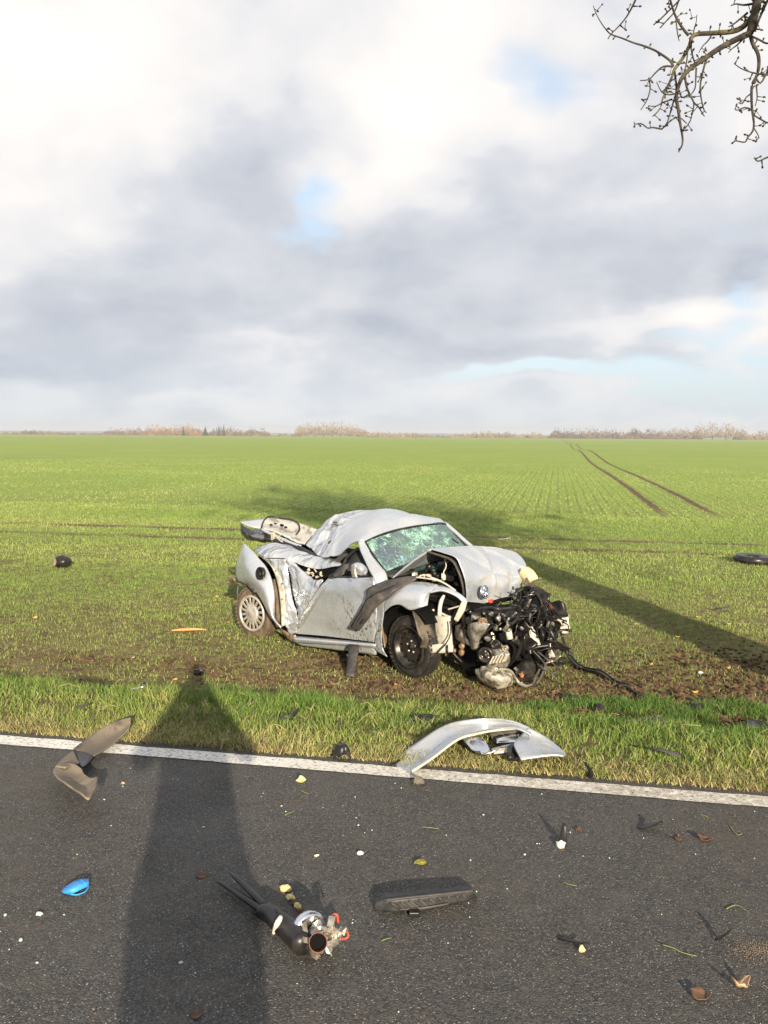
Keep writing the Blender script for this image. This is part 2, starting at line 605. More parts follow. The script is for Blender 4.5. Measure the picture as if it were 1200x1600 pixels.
def bare_at(u, v):
    s = 0.0
    for bu, bv, su, sv, k in BARE:
        s = max(s, k * math.exp(-((u - bu) / su) ** 2 - ((v - bv) / sv) ** 2))
    return s


def axis_lines(fine_lo, fine_hi, step, lo, hi, grow):
    a = list(np.arange(fine_lo, fine_hi + 1e-6, step))
    s = step
    while a[-1] < hi:
        s *= grow
        a.append(a[-1] + s)
    s = step
    while a[0] > lo:
        s *= grow
        a.insert(0, a[0] - s)
    return a


us = axis_lines(-7.0, 6.0, 0.055, -2600, 2600, 1.16)
vs_ = axis_lines(4.3, 13.0, 0.05, 4.29, 2600, 1.10)
vs_ = [-900, -300, -80, -20, -6, -2.6, -2.2, 0.0, 4.2] + vs_
verts, faces = [], []
for v in vs_:
    for u in us:
        x, y = xy_of(u, v)
        if v < 4.26:
            z = -0.06 if v > -2.4 else -0.02
        elif v < 4.295:
            z = -0.06
        else:
            z = zg(x, y)
        verts.append((x, y, z))
W = len(us)
for i in range(len(vs_) - 1):
    for j in range(W - 1):
        faces.append((i * W + j, i * W + j + 1, (i + 1) * W + j + 1, (i + 1) * W + j))
gm = MB()
gm.add(verts, faces, True)
tag(gm.build('field_ground', M_SOIL), kind='structure')

rb = MB()
ru = axis_lines(-8, 8, 0.08, -900, 900, 1.25)
rng = random.Random(4)
edge = [4.31 + 0.012 * mnoise.noise(Vector((u * 2.1, 0, 0))) + 0.012 * mnoise.noise(Vector((u * 9.0, 3, 0))) for u in ru]
top, low, back, backl = [], [], [], []
for u, e in zip(ru, edge):
    top.append((*xy_of(u, e), 0.0)); low.append((*xy_of(u, e), -0.08))
    back.append((*xy_of(u, -2.3), 0.0)); backl.append((*xy_of(u, -2.3), -0.08))
n = len(ru)
rb.add(back + top + low + backl,
       [(i, i + 1, n + i + 1, n + i) for i in range(n - 1)] +
       [(n + i, n + i + 1, 2 * n + i + 1, 2 * n + i) for i in range(n - 1)] +
       [(3 * n + i, 3 * n + i + 1, i + 1, i) for i in range(n - 1)], False)
tag(rb.build('road', M_ASPHALT), kind='structure')

lb = MB()
lv, lf = [], []
for u in ru:
    a = 4.088 + 0.010 * mnoise.noise(Vector((u * 6.0, 9, 0))) + 0.006 * mnoise.noise(Vector((u * 21.0, 2, 0)))
    b = 4.212 + 0.010 * mnoise.noise(Vector((u * 6.0, 19, 0))) + 0.006 * mnoise.noise(Vector((u * 21.0, 12, 0)))
    lv += [(*xy_of(u, a), 0.004), (*xy_of(u, b), 0.004)]
for i in range(n - 1):
    lf.append((2 * i, 2 * i + 2, 2 * i + 3, 2 * i + 1))
lb.add(lv, lf, False)
tag(lb.build('edge_line', M_LINE), kind='structure')

# ------------------------------------------------------------------ grass and wheat (uncountable blades)
def np_noise(x, y, s, seed=0):
    """Cheap value noise on arrays."""
    def hsh(i, j):
        k = (i * 374761393 + j * 668265263 + seed * 982451653) & 0xFFFFFFFF
        k = ((k ^ (k >> 13)) * 1274126177) & 0xFFFFFFFF
        return ((k ^ (k >> 16)) & 0xFFFF) / 65535.0
    xs, ys = x * s, y * s
    i, j = np.floor(xs).astype(np.int64), np.floor(ys).astype(np.int64)
    fx, fy = xs - i, ys - j
    fx, fy = fx * fx * (3 - 2 * fx), fy * fy * (3 - 2 * fy)
    return (hsh(i, j) * (1 - fx) + hsh(i + 1, j) * fx) * (1 - fy) + (hsh(i, j + 1) * (1 - fx) + hsh(i + 1, j + 1) * fx) * fy


def np_zg(x, y):
    v = x * SA + y * CA
    t = np.clip((v - 4.7) / 2.8, 0, 1)
    z = 0.012 - 0.722 * t * t * (3 - 2 * t)
    far = np.clip((v - 30) / 60, 0, 1) * 0.22 * np.sin(v / 17.0 + (x * CA - y * SA) / 90.0)
    return z + far


def np_bare(u, v):
    s = np.zeros_like(u)
    for bu, bv, su, sv, k in BARE:
        s = np.maximum(s, k * np.exp(-((u - bu) / su) ** 2 - ((v - bv) / sv) ** 2))
    return s


def blades(name, mat_, x, y, length, width, lean, tint, rs, exact=True, drop=0.012):
    n = len(x)
    z = np_zg(x, y)
    if exact:
        z = np.array([zg(a, b) for a, b in zip(x, y)])
    z = z - drop
    ang = rs.uniform(0, 2 * np.pi, n)
    la = rs.uniform(0, 2 * np.pi, n)
    wx, wy = np.cos(ang) * width / 2, np.sin(ang) * width / 2
    lx, ly = np.cos(la) * lean * length, np.sin(la) * lean * length
    h1, h2 = 0.55 * length, length * np.sqrt(np.clip(1 - 0.75 * lean * lean, 0.12, 1))
    P = np.empty((n, 5, 3), np.float32)
    P[:, 0] = np.stack([x - wx, y - wy, z], 1)
    P[:, 1] = np.stack([x + wx, y + wy, z], 1)
    P[:, 2] = np.stack([x + wx * .8 + lx * .35, y + wy * .8 + ly * .35, z + h1], 1)
    P[:, 3] = np.stack([x - wx * .8 + lx * .35, y - wy * .8 + ly * .35, z + h1], 1)
    P[:, 4] = np.stack([x + lx, y + ly, z + h2], 1)
    base = np.arange(n)[:, None] * 5
    loops = (base + np.array([[0, 1, 2, 3, 3, 2, 4]])).astype(np.int32).ravel()
    starts = (np.arange(n)[:, None] * 7 + np.array([[0, 4]])).astype(np.int32).ravel()
    me = bpy.data.meshes.new(name)
    me.vertices.add(n * 5)
    me.vertices.foreach_set('co', P.ravel())
    me.loops.add(n * 7)
    me.loops.foreach_set('vertex_index', loops)
    me.polygons.add(n * 2)
    me.polygons.foreach_set('loop_start', starts)
    at = me.attributes.new('tint', 'FLOAT', 'POINT')
    at.data.foreach_set('value', np.repeat(tint.astype(np.float32), 5))
    me.materials.append(mat_)
    me.update(calc_edges=True)
    o = bpy.data.objects.new(name, me)
    COL.objects.link(o)
    tag(o, kind='stuff')
    return o


rs = np.random.RandomState(7)
TUSSOCKS = [(*p[:2], r_) for p, r_ in (((2.113, 7.568, -0.710), .26), ((2.378, 7.611, -0.710), .20), ((2.997, 7.536, -0.710), .30), ((1.796, 7.652, -0.710), .22), ((2.558, 7.230, -0.710), .24), ((1.387, 7.424, -0.710), .22), ((3.217, 7.331, -0.710), .2))]


def scatter(n, u0, u1, v0, v1):
    u = rs.uniform(u0, u1, n)
    v = rs.uniform(v0, v1, n)
    return u, v


# verge grass: denser tufts, a matted straw edge by the tarmac, tussocks left standing in the torn soil
u, v = scatter(330000, -6.2, 5.2, 4.27, 8.05)
x, y = xy_of(u, v)
clump = np_noise(x, y, 5.0, 1) * 0.55 + np_noise(x, y, 14.0, 2) * 0.45
endv = 7.42 + 0.5 * (np_noise(u, v * 0, 1.3, 5) - 0.5) + 0.35 * (np_noise(u, v * 0, 6.0, 6) - 0.5) - 0.2 * np.clip((u + 1.6) / 1.0, 0, 1)
bare = np_bare(u, v)
keep = (v < endv + 0.35 * (clump - .5)) & (rs.rand(len(u)) < np.clip(-0.05 + 1.5 * clump, 0, 1)) & (rs.rand(len(u)) > 0.9 * bare)
tuss = np.zeros(len(u))
for tx, ty, tr0 in TUSSOCKS:
    tuss = np.maximum(tuss, np.exp(-(((x - tx) ** 2 + (y - ty) ** 2) / tr0 ** 2)))
keep |= (tuss > .3) & (rs.rand(len(u)) < tuss)
keep &= rs.rand(len(u)) < np.clip((v - 4.26) / 0.12 + 0.45, 0, 1)
under = np.exp(-((x - .52) / .40) ** 4 - ((v - 4.42) / .20) ** 4)      # trampled flat round the body panel
keep &= rs.rand(len(u)) > .72 * under
keep &= np.abs(x) < 0.52 * y + 1.2
u, v, x, y, clump, tuss, under = u[keep], v[keep], x[keep], y[keep], clump[keep], tuss[keep], under[keep]
near = np.clip((v - 4.27) / 1.1, 0, 1)
tuft = np_noise(x, y, 2.2, 8)
ln = 0.88 * (0.040 + 0.085 * clump * (0.40 + 0.60 * near) + 0.075 * np.clip(tuft - .5, 0, 1)) * rs.uniform(0.45, 1.35, len(u)) * (1 - .55 * under) * (1 + .5 * tuss)
tint = np.clip(0.32 - 0.40 * np.clip((v - 5.6) / 1.2, 0, 1) + 0.45 * (np_noise(x, y, 1.4, 9) - .5) + 0.30 * (np_noise(x, y, 6.0, 19) - .5) + 0.42 * (1 - near) ** 2 + rs.normal(0, 0.18, len(u)) - .3 * tuss, 0, 1)
dead = rs.rand(len(u)) < 0.06
tint[dead] = rs.uniform(0.85, 1.0, dead.sum())
lean = rs.uniform(0.15, 0.95, len(u)) + 0.25 * (1 - near) * rs.rand(len(u))
lean = np.where(dead, rs.uniform(.8, 1.12, len(u)), lean)
blades('verge_grass', M_VERGE, x, y, ln, rs.uniform(0.0026, 0.0058, len(u)), lean, tint, rs)
# matted dead grass along the tarmac edge
u, v = scatter(26000, -5.0, 4.5, 4.26, 4.62)
k = rs.rand(len(u)) < np.exp(-((v - 4.30) / .14) ** 2)
u, v = u[k], v[k]
x, y = xy_of(u, v)
blades('dead_grass', M_VERGE, x, y, rs.uniform(.03, .085, len(u)), rs.uniform(.002, .004, len(u)), rs.uniform(.85, 1.12, len(u)), np.clip(rs.normal(.86, .16, len(u)), 0, 1), rs)

# wheat near: rows parallel to the road on the headland
def wheat(n, u0, u1, v0, v1, row, w, l, exact, density, along_v=False):
    u, v = scatter(n, u0, u1, v0, v1)
    if along_v:
        u = np.round(u / row) * row + rs.normal(0, row * 0.17, n)
    else:
        v = np.round(v / row) * row + rs.normal(0, row * 0.22, n)
    x, y = xy_of(u, v)
    cl = 0.5 * np_noise(x, y, 1.6, 21) + 0.5 * np_noise(x, y, 6.0, 22)
    dens = density(u, v, cl)
    for c, s, ok in ((v, 18.7, None), (v, 20.55, None)):
        dens = dens * (1 - 0.97 * np.exp(-((c - s) / 0.30) ** 2) * np.clip(np_noise(x, y, .7, 31) * 2.2, 0.25, 1))
    tr = v > 27
    for s in (3.25, 4.8):
        dens = np.where(tr, dens * (1 - np.exp(-((u - s) / 0.26) ** 2)), dens)
    k = (rs.rand(n) < dens) & (np.abs(x) < 0.50 * y + 1.5)
    u, v, x, y, cl = u[k], v[k], x[k], y[k], cl[k]
    m_ = len(u)
    tint = np.clip(0.42 + 0.5 * (np_noise(x, y, 0.35, 23) - .5) + rs.normal(0, 0.2, m_) + np.clip((10 - v) / 12, 0, .25), 0, 1)
    return x, y, rs.uniform(*l, m_), rs.uniform(*w, m_), rs.uniform(0.2, 0.95, m_), tint, exact


for nm, args in (
        ('wheat_seedlings', (260000, -9.5, 7.5, 7.3, 15.0, 0.125, (0.003, 0.0065), (0.025, 0.062), True,
                             lambda u, v, c: np.clip((0.26 + 0.85 * np.clip((c - 0.28) * 2.0, 0, 1)) * np.clip(0.40 + (v - 7.4) / 5.5, 0, 1), 0, 1) * (1 - 0.92 * np_bare(u, v)) * (v > 7.45))),
        ('wheat_seedlings', (240000, -18, 13, 14.6, 27.0, 0.125, (0.006, 0.011), (0.035, 0.075), False,
                             lambda u, v, c: np.clip(0.35 + 0.8 * np.clip((c - 0.25) * 2, 0, 1), 0, 1))),
        ('wheat_seedlings', (240000, -46, 34, 25.5, 95.0, 0.17, (0.012, 0.024), (0.04, 0.085), False,
                             lambda u, v, c: np.clip(0.4 + c, 0, 1) * np.clip((95 - v) / 45, 0, 1) ** 1.3, True))):
    x, y, ln, wd, le, ti, ex = wheat(*args)
    blades(nm, M_WHEAT, x, y, ln, wd, le, ti, rs, exact=ex, drop=0.006)

# clods of earth
def clods(n, pick, size, name='earth_clods'):
    mb = MB()
    r = random.Random(11)
    tot = 0
    while tot < n:
        u, v = pick(r)
        if not 7.2 < v < 15:
            continue
        x, y = xy_of(u, v)
        s = r.uniform(*size) * (0.5 + bare_at(u, v))
        z = zg(x, y) + s * 0.2
        vs = []
        for a in (-1, 1):
            for b in range(5):
                t = b / 5 * 2 * math.pi + a
                vs.append((x + math.cos(t) * s * r.uniform(.6, 1.2), y + math.sin(t) * s * r.uniform(.6, 1.2), z + a * s * .35 * r.uniform(.4, 1.3)))
        vs.append((x, y, z + s * r.uniform(.5, .9)))
        fs = [(b, (b + 1) % 5, 5 + (b + 1) % 5, 5 + b) for b in range(5)] + [(5 + b, 5 + (b + 1) % 5, 10) for b in range(5)]
        mb.add(vs, fs, False)
        tot += 1
    tag(mb.build(name, M_CLOD), kind='stuff')


clods(12000, lambda r: (lambda b: (r.gauss(b[0], b[2] * .8), r.gauss(b[1], b[3] * .8)))(r.choice(BARE)) if r.random() < .72
      else (r.uniform(-7, 6), 7.3 + 5 * r.random() ** 1.8), (0.007, 0.025))

# ------------------------------------------------------------------ the wreck
CAR = empty('wrecked_car', (-0.0829, 9.8531, -0.6956), math.radians(-45))
tag(CAR, 'wrecked silver coupe with torn off front end and cracked green windscreen in the field', 'car')


def mat_silver(name='silver_paint', dirt=0.25):
    m = bpy.data.materials.new(name)
    m.use_nodes = True
    gg = Graph(m.node_tree)
    bs = m.node_tree.nodes['Principled BSDF']
    co = m.node_tree.nodes.new('ShaderNodeTexCoord').outputs['Object']
    n1 = gg.noise(co, 3.0, 6.0, 0.65)
    n2 = gg.noise(co, 42.0, 4.0, 0.7)
    n3 = gg.noise(co, 9.0, 5.0, 0.7)
    spl = gg.m('MULTIPLY', gg.ramp(n2, 0.55, 0.66), gg.ramp(n3, 0.42, 0.62))
    film = gg.ramp(n1, 0.38, 0.72)
    base = gg.mix(gg.m('MULTIPLY', film, 0.6), (0.495, 0.53, 0.585), (0.455, 0.45, 0.43))
    base = gg.mix(gg.m('MULTIPLY', spl, dirt), base, (0.12, 0.10, 0.075))
    gg.put(bs.inputs['Base Color'], base)
    gg.put(bs.inputs['Metallic'], gg.m('SUBTRACT', 0.60, gg.m('MULTIPLY', gg.m('MAXIMUM', spl, gg.m('MULTIPLY', film, .5)), 0.5)))
    gg.put(bs.inputs['Roughness'], gg.ramp(n3, 0.3, 0.7, 0.22, 0.36))
    bs.inputs['Coat Weight'].default_value = 0.25
    bs.inputs['Coat Roughness'].default_value = 0.12
    gg.put(bs.inputs['Normal'], gg.bump(gg.noise(co, 16.0, 3.0, 0.55), 0.10, 0.02))
    return m


def mat_door_paint():
    m = mat_silver('door_paint', 0.3)
    gg = Graph(m.node_tree)
    bs = m.node_tree.nodes['Principled BSDF']
    co = m.node_tree.nodes.new('ShaderNodeTexCoord').outputs['Object']
    x, y, z = gg.xyz(co)[:3]
    st = gg.comb(gg.m('MULTIPLY', x, 1.0), y, gg.m('MULTIPLY', z, 0.55))
    sp = gg.ramp(gg.noise(st, 42.0, 6.0, 0.8), 0.51, 0.59)
    zone = gg.m('MULTIPLY', gg.ramp(z, 0.80, 0.55), gg.ramp(x, 0.0, 0.5))
    zone = gg.m('MULTIPLY', zone, gg.ramp(gg.noise(co, 5.0, 3.0), 0.30, 0.55))
    old = bs.inputs['Base Color'].links[0].from_socket
    grime = gg.mix(gg.m('MULTIPLY', gg.ramp(z, 0.80, 0.35), 0.40), old, (0.27, 0.29, 0.265))
    col = gg.mix(gg.m('MULTIPLY', gg.m('MULTIPLY', sp, zone), 0.9), grime, (0.045, 0.040, 0.030))
    gg.put(bs.inputs['Base Color'], col)
    gg.put(bs.inputs['Metallic'], gg.ramp(z, 0.85, 0.45, 0.75, 0.35))
    return m


def mat_screen():
    """Laminated windscreen, crazed white green round the impacts, dark glass between."""
    m = bpy.data.materials.new('cracked_glass')
    m.use_nodes = True
    gg = Graph(m.node_tree)
    nt = m.node_tree
    bs = nt.nodes['Principled BSDF']
    co = nt.nodes.new('ShaderNodeTexCoord').outputs['Object']
    w = gg.vm('SCALE', gg.vm('SUBTRACT', gg.noise(co, 6.0, 3.0, color=True), (.5, .5, .5)), scale=0.20)
    cw = gg.vm('ADD', co, w)
    e1 = gg.voronoi(cw, 9.0, 'DISTANCE_TO_EDGE')
    e2 = gg.voronoi(cw, 26.0, 'DISTANCE_TO_EDGE')
    e3 = gg.voronoi(cw, 70.0, 'DISTANCE_TO_EDGE')
    z1 = gg.noise(co, 4.2, 6.0, 0.72)
    c1 = gg.m('MULTIPLY', gg.ramp(e1, 0.016, 0.003), 0.8)
    c2 = gg.m('MULTIPLY', gg.ramp(e2, 0.07, 0.01), gg.ramp(z1, 0.40, 0.58))
    c3 = gg.m('MULTIPLY', gg.ramp(e3, 0.20, 0.03), gg.ramp(z1, 0.47, 0.62))
    y_ = gg.xyz(co)[1]
    spread = gg.ramp(y_, 0.72, 0.35, 0.15, 1.0)
    crack = gg.m('MULTIPLY', gg.m('MAXIMUM', c1, gg.m('MAXIMUM', c2, c3)), spread, clamp=True)
    milky = gg.m('MULTIPLY', gg.ramp(z1, 0.47, 0.72, 0.02, 0.65), spread)
    k = gg.m('MAXIMUM', crack, milky)
    col = gg.mix(gg.noise(co, 18.0, 3.0), (0.02, 0.12, 0.075), (0.13, 0.36, 0.25))
    col = gg.mix(crack, col, (0.42, 0.72, 0.58))
    gg.put(bs.inputs['Base Color'], col)
    bs.inputs['Roughness'].default_value = 0.22
    gg.put(bs.inputs['Normal'], gg.bump(crack, 0.4, 0.004))
    gl = nt.nodes.new('ShaderNodeBsdfGlossy'); gl.inputs['Roughness'].default_value = 0.03
    gl.inputs['Color'].default_value = (.9, .95, 1, 1)
    tr = nt.nodes.new('ShaderNodeBsdfTransparent'); tr.inputs['Color'].default_value = (0.45, 0.72, 0.66, 1)
    fr = nt.nodes.new('ShaderNodeFresnel'); fr.inputs['IOR'].default_value = 1.5
    clear = nt.nodes.new('ShaderNodeMixShader')
    gg.put(clear.inputs[0], gg.m('MULTIPLY', fr.outputs[0], 0.32))
    nt.links.new(tr.outputs[0], clear.inputs[1]); nt.links.new(gl.outputs[0], clear.inputs[2])
    mx = nt.nodes.new('ShaderNodeMixShader')
    gg.put(mx.inputs[0], k)
    nt.links.new(clear.outputs[0], mx.inputs[1]); nt.links.new(bs.outputs[0], mx.inputs[2])
    nt.links.new(mx.outputs[0], nt.nodes['Material Output'].inputs[0])
    return m


def mat_crumpled(name, base_mat, strength=.6, scale=5.0, xlim=None):
    """Paint over sheet metal crushed into sharp-edged facets."""
    m = base_mat.copy()
    m.name = name
    gg = Graph(m.node_tree)
    bs = m.node_tree.nodes['Principled BSDF']
    co = m.node_tree.nodes.new('ShaderNodeTexCoord').outputs['Object']
    w = gg.vm('SCALE', gg.vm('SUBTRACT', gg.noise(co, 3.0, 2.0, color=True), (.5, .5, .5)), scale=0.30)
    cw = gg.vm('MULTIPLY', gg.vm('ADD', co, w), (1.0, 1.0, .7))
    h = gg.m('ADD', gg.voronoi(cw, scale), gg.m('MULTIPLY', gg.voronoi(cw, scale * 2.6), .35))
    if xlim:
        h = gg.m('MULTIPLY', h, gg.ramp(gg.xyz(co)[0], xlim[1], xlim[0]))
    gg.put(bs.inputs['Normal'], gg.bump(h, strength, .09))
    return m


M_SILVER, M_DOOR, M_SCREEN = mat_silver(), mat_door_paint(), mat_screen()
M_CRUMP = mat_crumpled('crushed_silver', M_SILVER, .62, 5.5)
M_HOOD = mat_crumpled('dented_silver', M_SILVER, .07, 3.0)
M_ROOF = mat_crumpled('roof_silver', M_SILVER, .75, 5.0, (-.30, .02))
M_BARE = material('creased_bare_metal', (0.56, 0.56, 0.55), 0.34, 0.75, var=(0.50, 0.43, 0.33), vscale=7, vlo=0.55, vhi=0.75, bump=0.15, bscale=30)
M_CREAM = material('primer_cream', (0.60, 0.54, 0.43), 0.45, 0.2, var=(0.36, 0.33, 0.28), vscale=9)
M_WHITEISH = material('cream_metal', (0.60, 0.56, 0.46), 0.45, 0.2, var=(0.42, 0.37, 0.29), vscale=16, vlo=.5, vhi=.7)
M_BLACK = material('black_plastic', (0.009, 0.009, 0.010), 0.36, var=(0.024, 0.021, 0.018), vscale=14, spec=0.35)
M_GREYPL = material('dusty_black_plastic', (0.036, 0.034, 0.032), 0.58, var=(0.080, 0.070, 0.060), vscale=9, spec=.4)
M_RUBBER = material('tyre_rubber', (0.014, 0.013, 0.012), 0.7, var=(0.060, 0.045, 0.032), vscale=9, vlo=0.46, vhi=0.72, bump=0.4)
M_MUDTYRE = material('muddy_rubber', (0.085, 0.060, 0.040), 0.85, var=(0.16, 0.115, 0.075), vscale=10, bump=0.5)
M_STEEL = material('black_steel', (0.014, 0.014, 0.015), 0.32, 0.3, var=(0.05, 0.04, 0.03), vscale=20)
M_CAP = material('hubcap_silver', (0.55, 0.53, 0.49), 0.40, 0.55, var=(0.40, 0.35, 0.28), vscale=9)
M_ALU = material('cast_aluminium', (0.58, 0.55, 0.48), 0.34, 0.75, var=(0.26, 0.22, 0.17), vscale=18, bump=0.3, bscale=60)
M_IRON = material('oily_iron', (0.016, 0.015, 0.014), 0.4, 0.3, var=(0.05, 0.042, 0.034), vscale=14, bump=0.3, spec=.3)
M_RUST = material('rusty_metal', (0.16, 0.085, 0.045), 0.6, 0.4, var=(0.34, 0.25, 0.16), vscale=18, bump=0.3)
M_DARK = material('dark_cavity', (0.006, 0.006, 0.006), 0.9, spec=0.05)  # near-black, so that holes and hollows look shaded by their colour
M_TRIMIN = material('cloth_dark', (0.030, 0.030, 0.033), 0.9, var=(0.05, 0.05, 0.05))
M_FOAM = material('cream_foam', (0.72, 0.56, 0.30), 0.9, bump=0.4)
M_MUDFOIL = material('muddy_foil', (0.50, 0.47, 0.39), 0.42, 0.3, var=(0.15, 0.12, 0.085), vscale=15, vlo=.46, vhi=.58, bump=1.0, bscale=30)
M_BROWN = material('earth_brown_liner', (0.15, 0.105, 0.07), 0.75, var=(0.30, 0.23, 0.16), vscale=7)
M_MUDSH = material('muddy_shield', (0.045, 0.038, 0.030), 0.6, var=(0.11, 0.09, 0.065), vscale=8)
M_LINING = material('torn_lining_metal', (0.60, 0.57, 0.50), 0.36, 0.45, var=(0.30, 0.28, 0.25), vscale=8, vlo=.5, vhi=.62)
M_DARKREFL = material('dark_reflection_metal', (0.30, 0.30, 0.30), 0.22, 0.9, var=(0.10, 0.10, 0.10), vscale=11, vlo=.42, vhi=.55, bump=.2)  # dark greys put the reflections of the silver boot skin into its colour
M_CHROME = material('chrome', (0.72, 0.74, 0.78), 0.26, 1.0)
M_RED = material('red_insulation', (0.50, 0.06, 0.03), 0.45)
M_EMBLEM = material('emblem_blue_grey', (0.16, 0.19, 0.28), 0.45, 0.1)
M_SMOKE = material('bulb_orange', (0.42, 0.16, 0.05), 0.4)

# --- inner hull: floor, firewall, far side, so that no light leaks through
b = MB()
b.patch([[(-1.75, -.62, .30), (-.6, -.70, .20), (.6, -.70, .20), (1.0, -.5, .25)],
         [(-1.75, 0, .30), (-.6, 0, .20), (.6, 0, .20), (1.0, 0, .25)],
         [(-1.75, .66, .30), (-.6, .72, .20), (.6, .72, .20), (1.0, .66, .25)]], 2, 2)
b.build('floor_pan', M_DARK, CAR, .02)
b = MB()
b.patch([[(.92, -.66, .20), (.96, -.6, .55), (.93, -.60, .93)], [(.98, 0, .22), (1.0, 0, .6), (.98, 0, 1.0)],
         [(.92, .66, .22), (.92, .66, .6), (.86, .62, 1.08)]], 3, 3)
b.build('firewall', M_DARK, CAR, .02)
b = MB()
b.patch([[(-1.95, .70, .35), (-1.0, .78, .22), (0.2, .80, .18), (1.0, .80, .20)],
         [(-2.0, .66, .70), (-1.1, .78, .62), (0.2, .84, .60), (1.0, .84, .60)],
         [(-1.7, .55, .98), (-1.0, .68, .90), (0.2, .78, .92), (.95, .74, 1.0)]], 5, 5, .03, 4)
b.build('body_side', M_SILVER, CAR, .012)
b = MB()
b.patch([[(-1.62, -.60, .35), (-1.75, 0, .36), (-1.85, .70, .35)], [(-1.60, -.62, .70), (-1.78, 0, .72), (-1.88, .66, .72)],
         [(-1.50, -.50, .88), (-1.65, .1, .96), (-1.7, .55, .98)]], 5, 5, .05, 4)
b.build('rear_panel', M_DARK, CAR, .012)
b = MB()
b.patch([[(-1.6, -.55, .80), (-1.1, -.60, .78), (-.55, -.66, .72)], [(-1.6, 0, .86), (-1.1, 0, .86), (-.5, 0, .80)], [(-1.6, .5, .9), (-1.1, .6, .9), (-.5, .7, .86)]], 4, 4, .05, 5)
b.build('parcel_shelf', M_DARK, CAR, .02)
for yy in (-.36, .36):
    b = MB()
    b.box((.12, yy, .38), (.50, .46, .16)).box((-.16, yy, .72), (.14, .44, .62), Matrix.Rotation(-.22, 3, 'Y')).box((-.25, yy, 1.10), (.10, .24, .16))
    b.build('seat', M_TRIMIN, CAR, bevel=.04)
b = MB()
b.patch([[(.86, -.62, .92), (.90, 0, .95), (.84, .6, .98)], [(.60, -.62, .90), (.62, 0, .93), (.60, .62, .94)], [(.55, -.62, .62), (.58, 0, .62), (.55, .62, .62)]], 4, 4)
b.build('dashboard', M_TRIMIN, CAR, .02)

# --- rear fender, blown outwards, with the round fuel flap
b = MB()
b.patch([[(-1.506, -0.720, 1.049), (-1.472, -0.740, 1.050), (-1.466, -0.740, 1.047)],
         [(-1.569, -0.740, 0.899), (-1.304, -0.840, 0.936), (-1.222, -0.800, 0.993)],
         [(-1.649, -0.740, 0.737), (-1.212, -0.890, 0.816), (-1.086, -0.820, 0.927)],
         [(-1.569, -0.770, 0.610), (-1.075, -0.920, 0.724), (-0.931, -0.830, 0.842)],
         [(-1.273, -0.820, 0.592), (-0.907, -0.930, 0.651), (-0.813, -0.840, 0.711)],
         [(-1.035, -0.870, 0.525), (-0.802, -0.930, 0.556), (-0.754, -0.850, 0.545)],
         [(-0.878, -0.890, 0.409), (-0.757, -0.920, 0.416), (-0.742, -0.860, 0.403)],
         [(-0.775, -0.880, 0.292), (-0.714, -0.900, 0.297), (-0.731, -0.860, 0.289)],
         [(-0.640, -0.860, 0.194), (-0.616, -0.870, 0.200), (-0.630, -0.850, 0.202)]], 6, 5, .004, 7, 3)
b.build('rear_fender', M_SILVER, CAR, .010)
ax = Vector((-.05, -.98, .15)).normalized()
fc = Vector((-0.918, -0.930, 0.781))
fl = MB().lathe([(.072, -.03), (.074, .008), (.066, .012), (.062, .002), (.0, .001)], fc, ax, 28).build('fuel_flap', M_BLACK, CAR)
q = MB().lathe([(.030, 0), (.032, .018), (.018, .022), (0, .022)], fc + Vector((.012, 0, -.008)), ax, 12)
q.box(fc + Vector((-.028, -.012, .022)), (.03, .02, .022)).tube([fc + Vector((-.04, -.015, -.03)), fc + Vector((-.02, -.022, -.045)), fc + Vector((.02, -.018, -.04))], .006, 6)
q.build('filler_cap', M_IRON, fl)

# cream door-jamb strip behind the fender
b = MB()
b.patch([[(-1.166, -0.760, 0.942), (-1.069, -0.760, 0.952)], [(-0.946, -0.800, 0.895), (-0.841, -0.790, 0.862)], [(-0.803, -0.820, 0.804), (-0.713, -0.800, 0.769)],
         [(-0.734, -0.820, 0.675), (-0.645, -0.800, 0.647)], [(-0.700, -0.820, 0.549), (-0.612, -0.800, 0.544)], [(-0.678, -0.820, 0.393), (-0.612, -0.800, 0.414)],
         [(-0.667, -0.820, 0.198), (-0.624, -0.800, 0.217)]], 3, 5)
js = b.build('pillar_strip', M_CREAM, CAR, .012)
b = MB()
for p in ((-0.639, -0.832, 0.688), (-0.640, -0.832, 0.515), (-0.756, -0.830, 0.818)):
    b.lathe([(.008, 0), (.008, -.006), (0, -.006)], p, (0, 1, 0), 8)
b.build_each('bolt_hole_shade', M_DARK, js)  # dark discs standing in for the shade inside holes
b = MB()
b.patch([[(-0.930, -0.740, 0.693), (-0.813, -0.740, 0.707)], [(-0.896, -0.740, 0.439), (-0.767, -0.740, 0.457)], [(-0.885, -0.740, 0.218), (-0.745, -0.740, 0.203)]], 3, 3)
b.build('inner_arch', M_BROWN, CAR, .01)

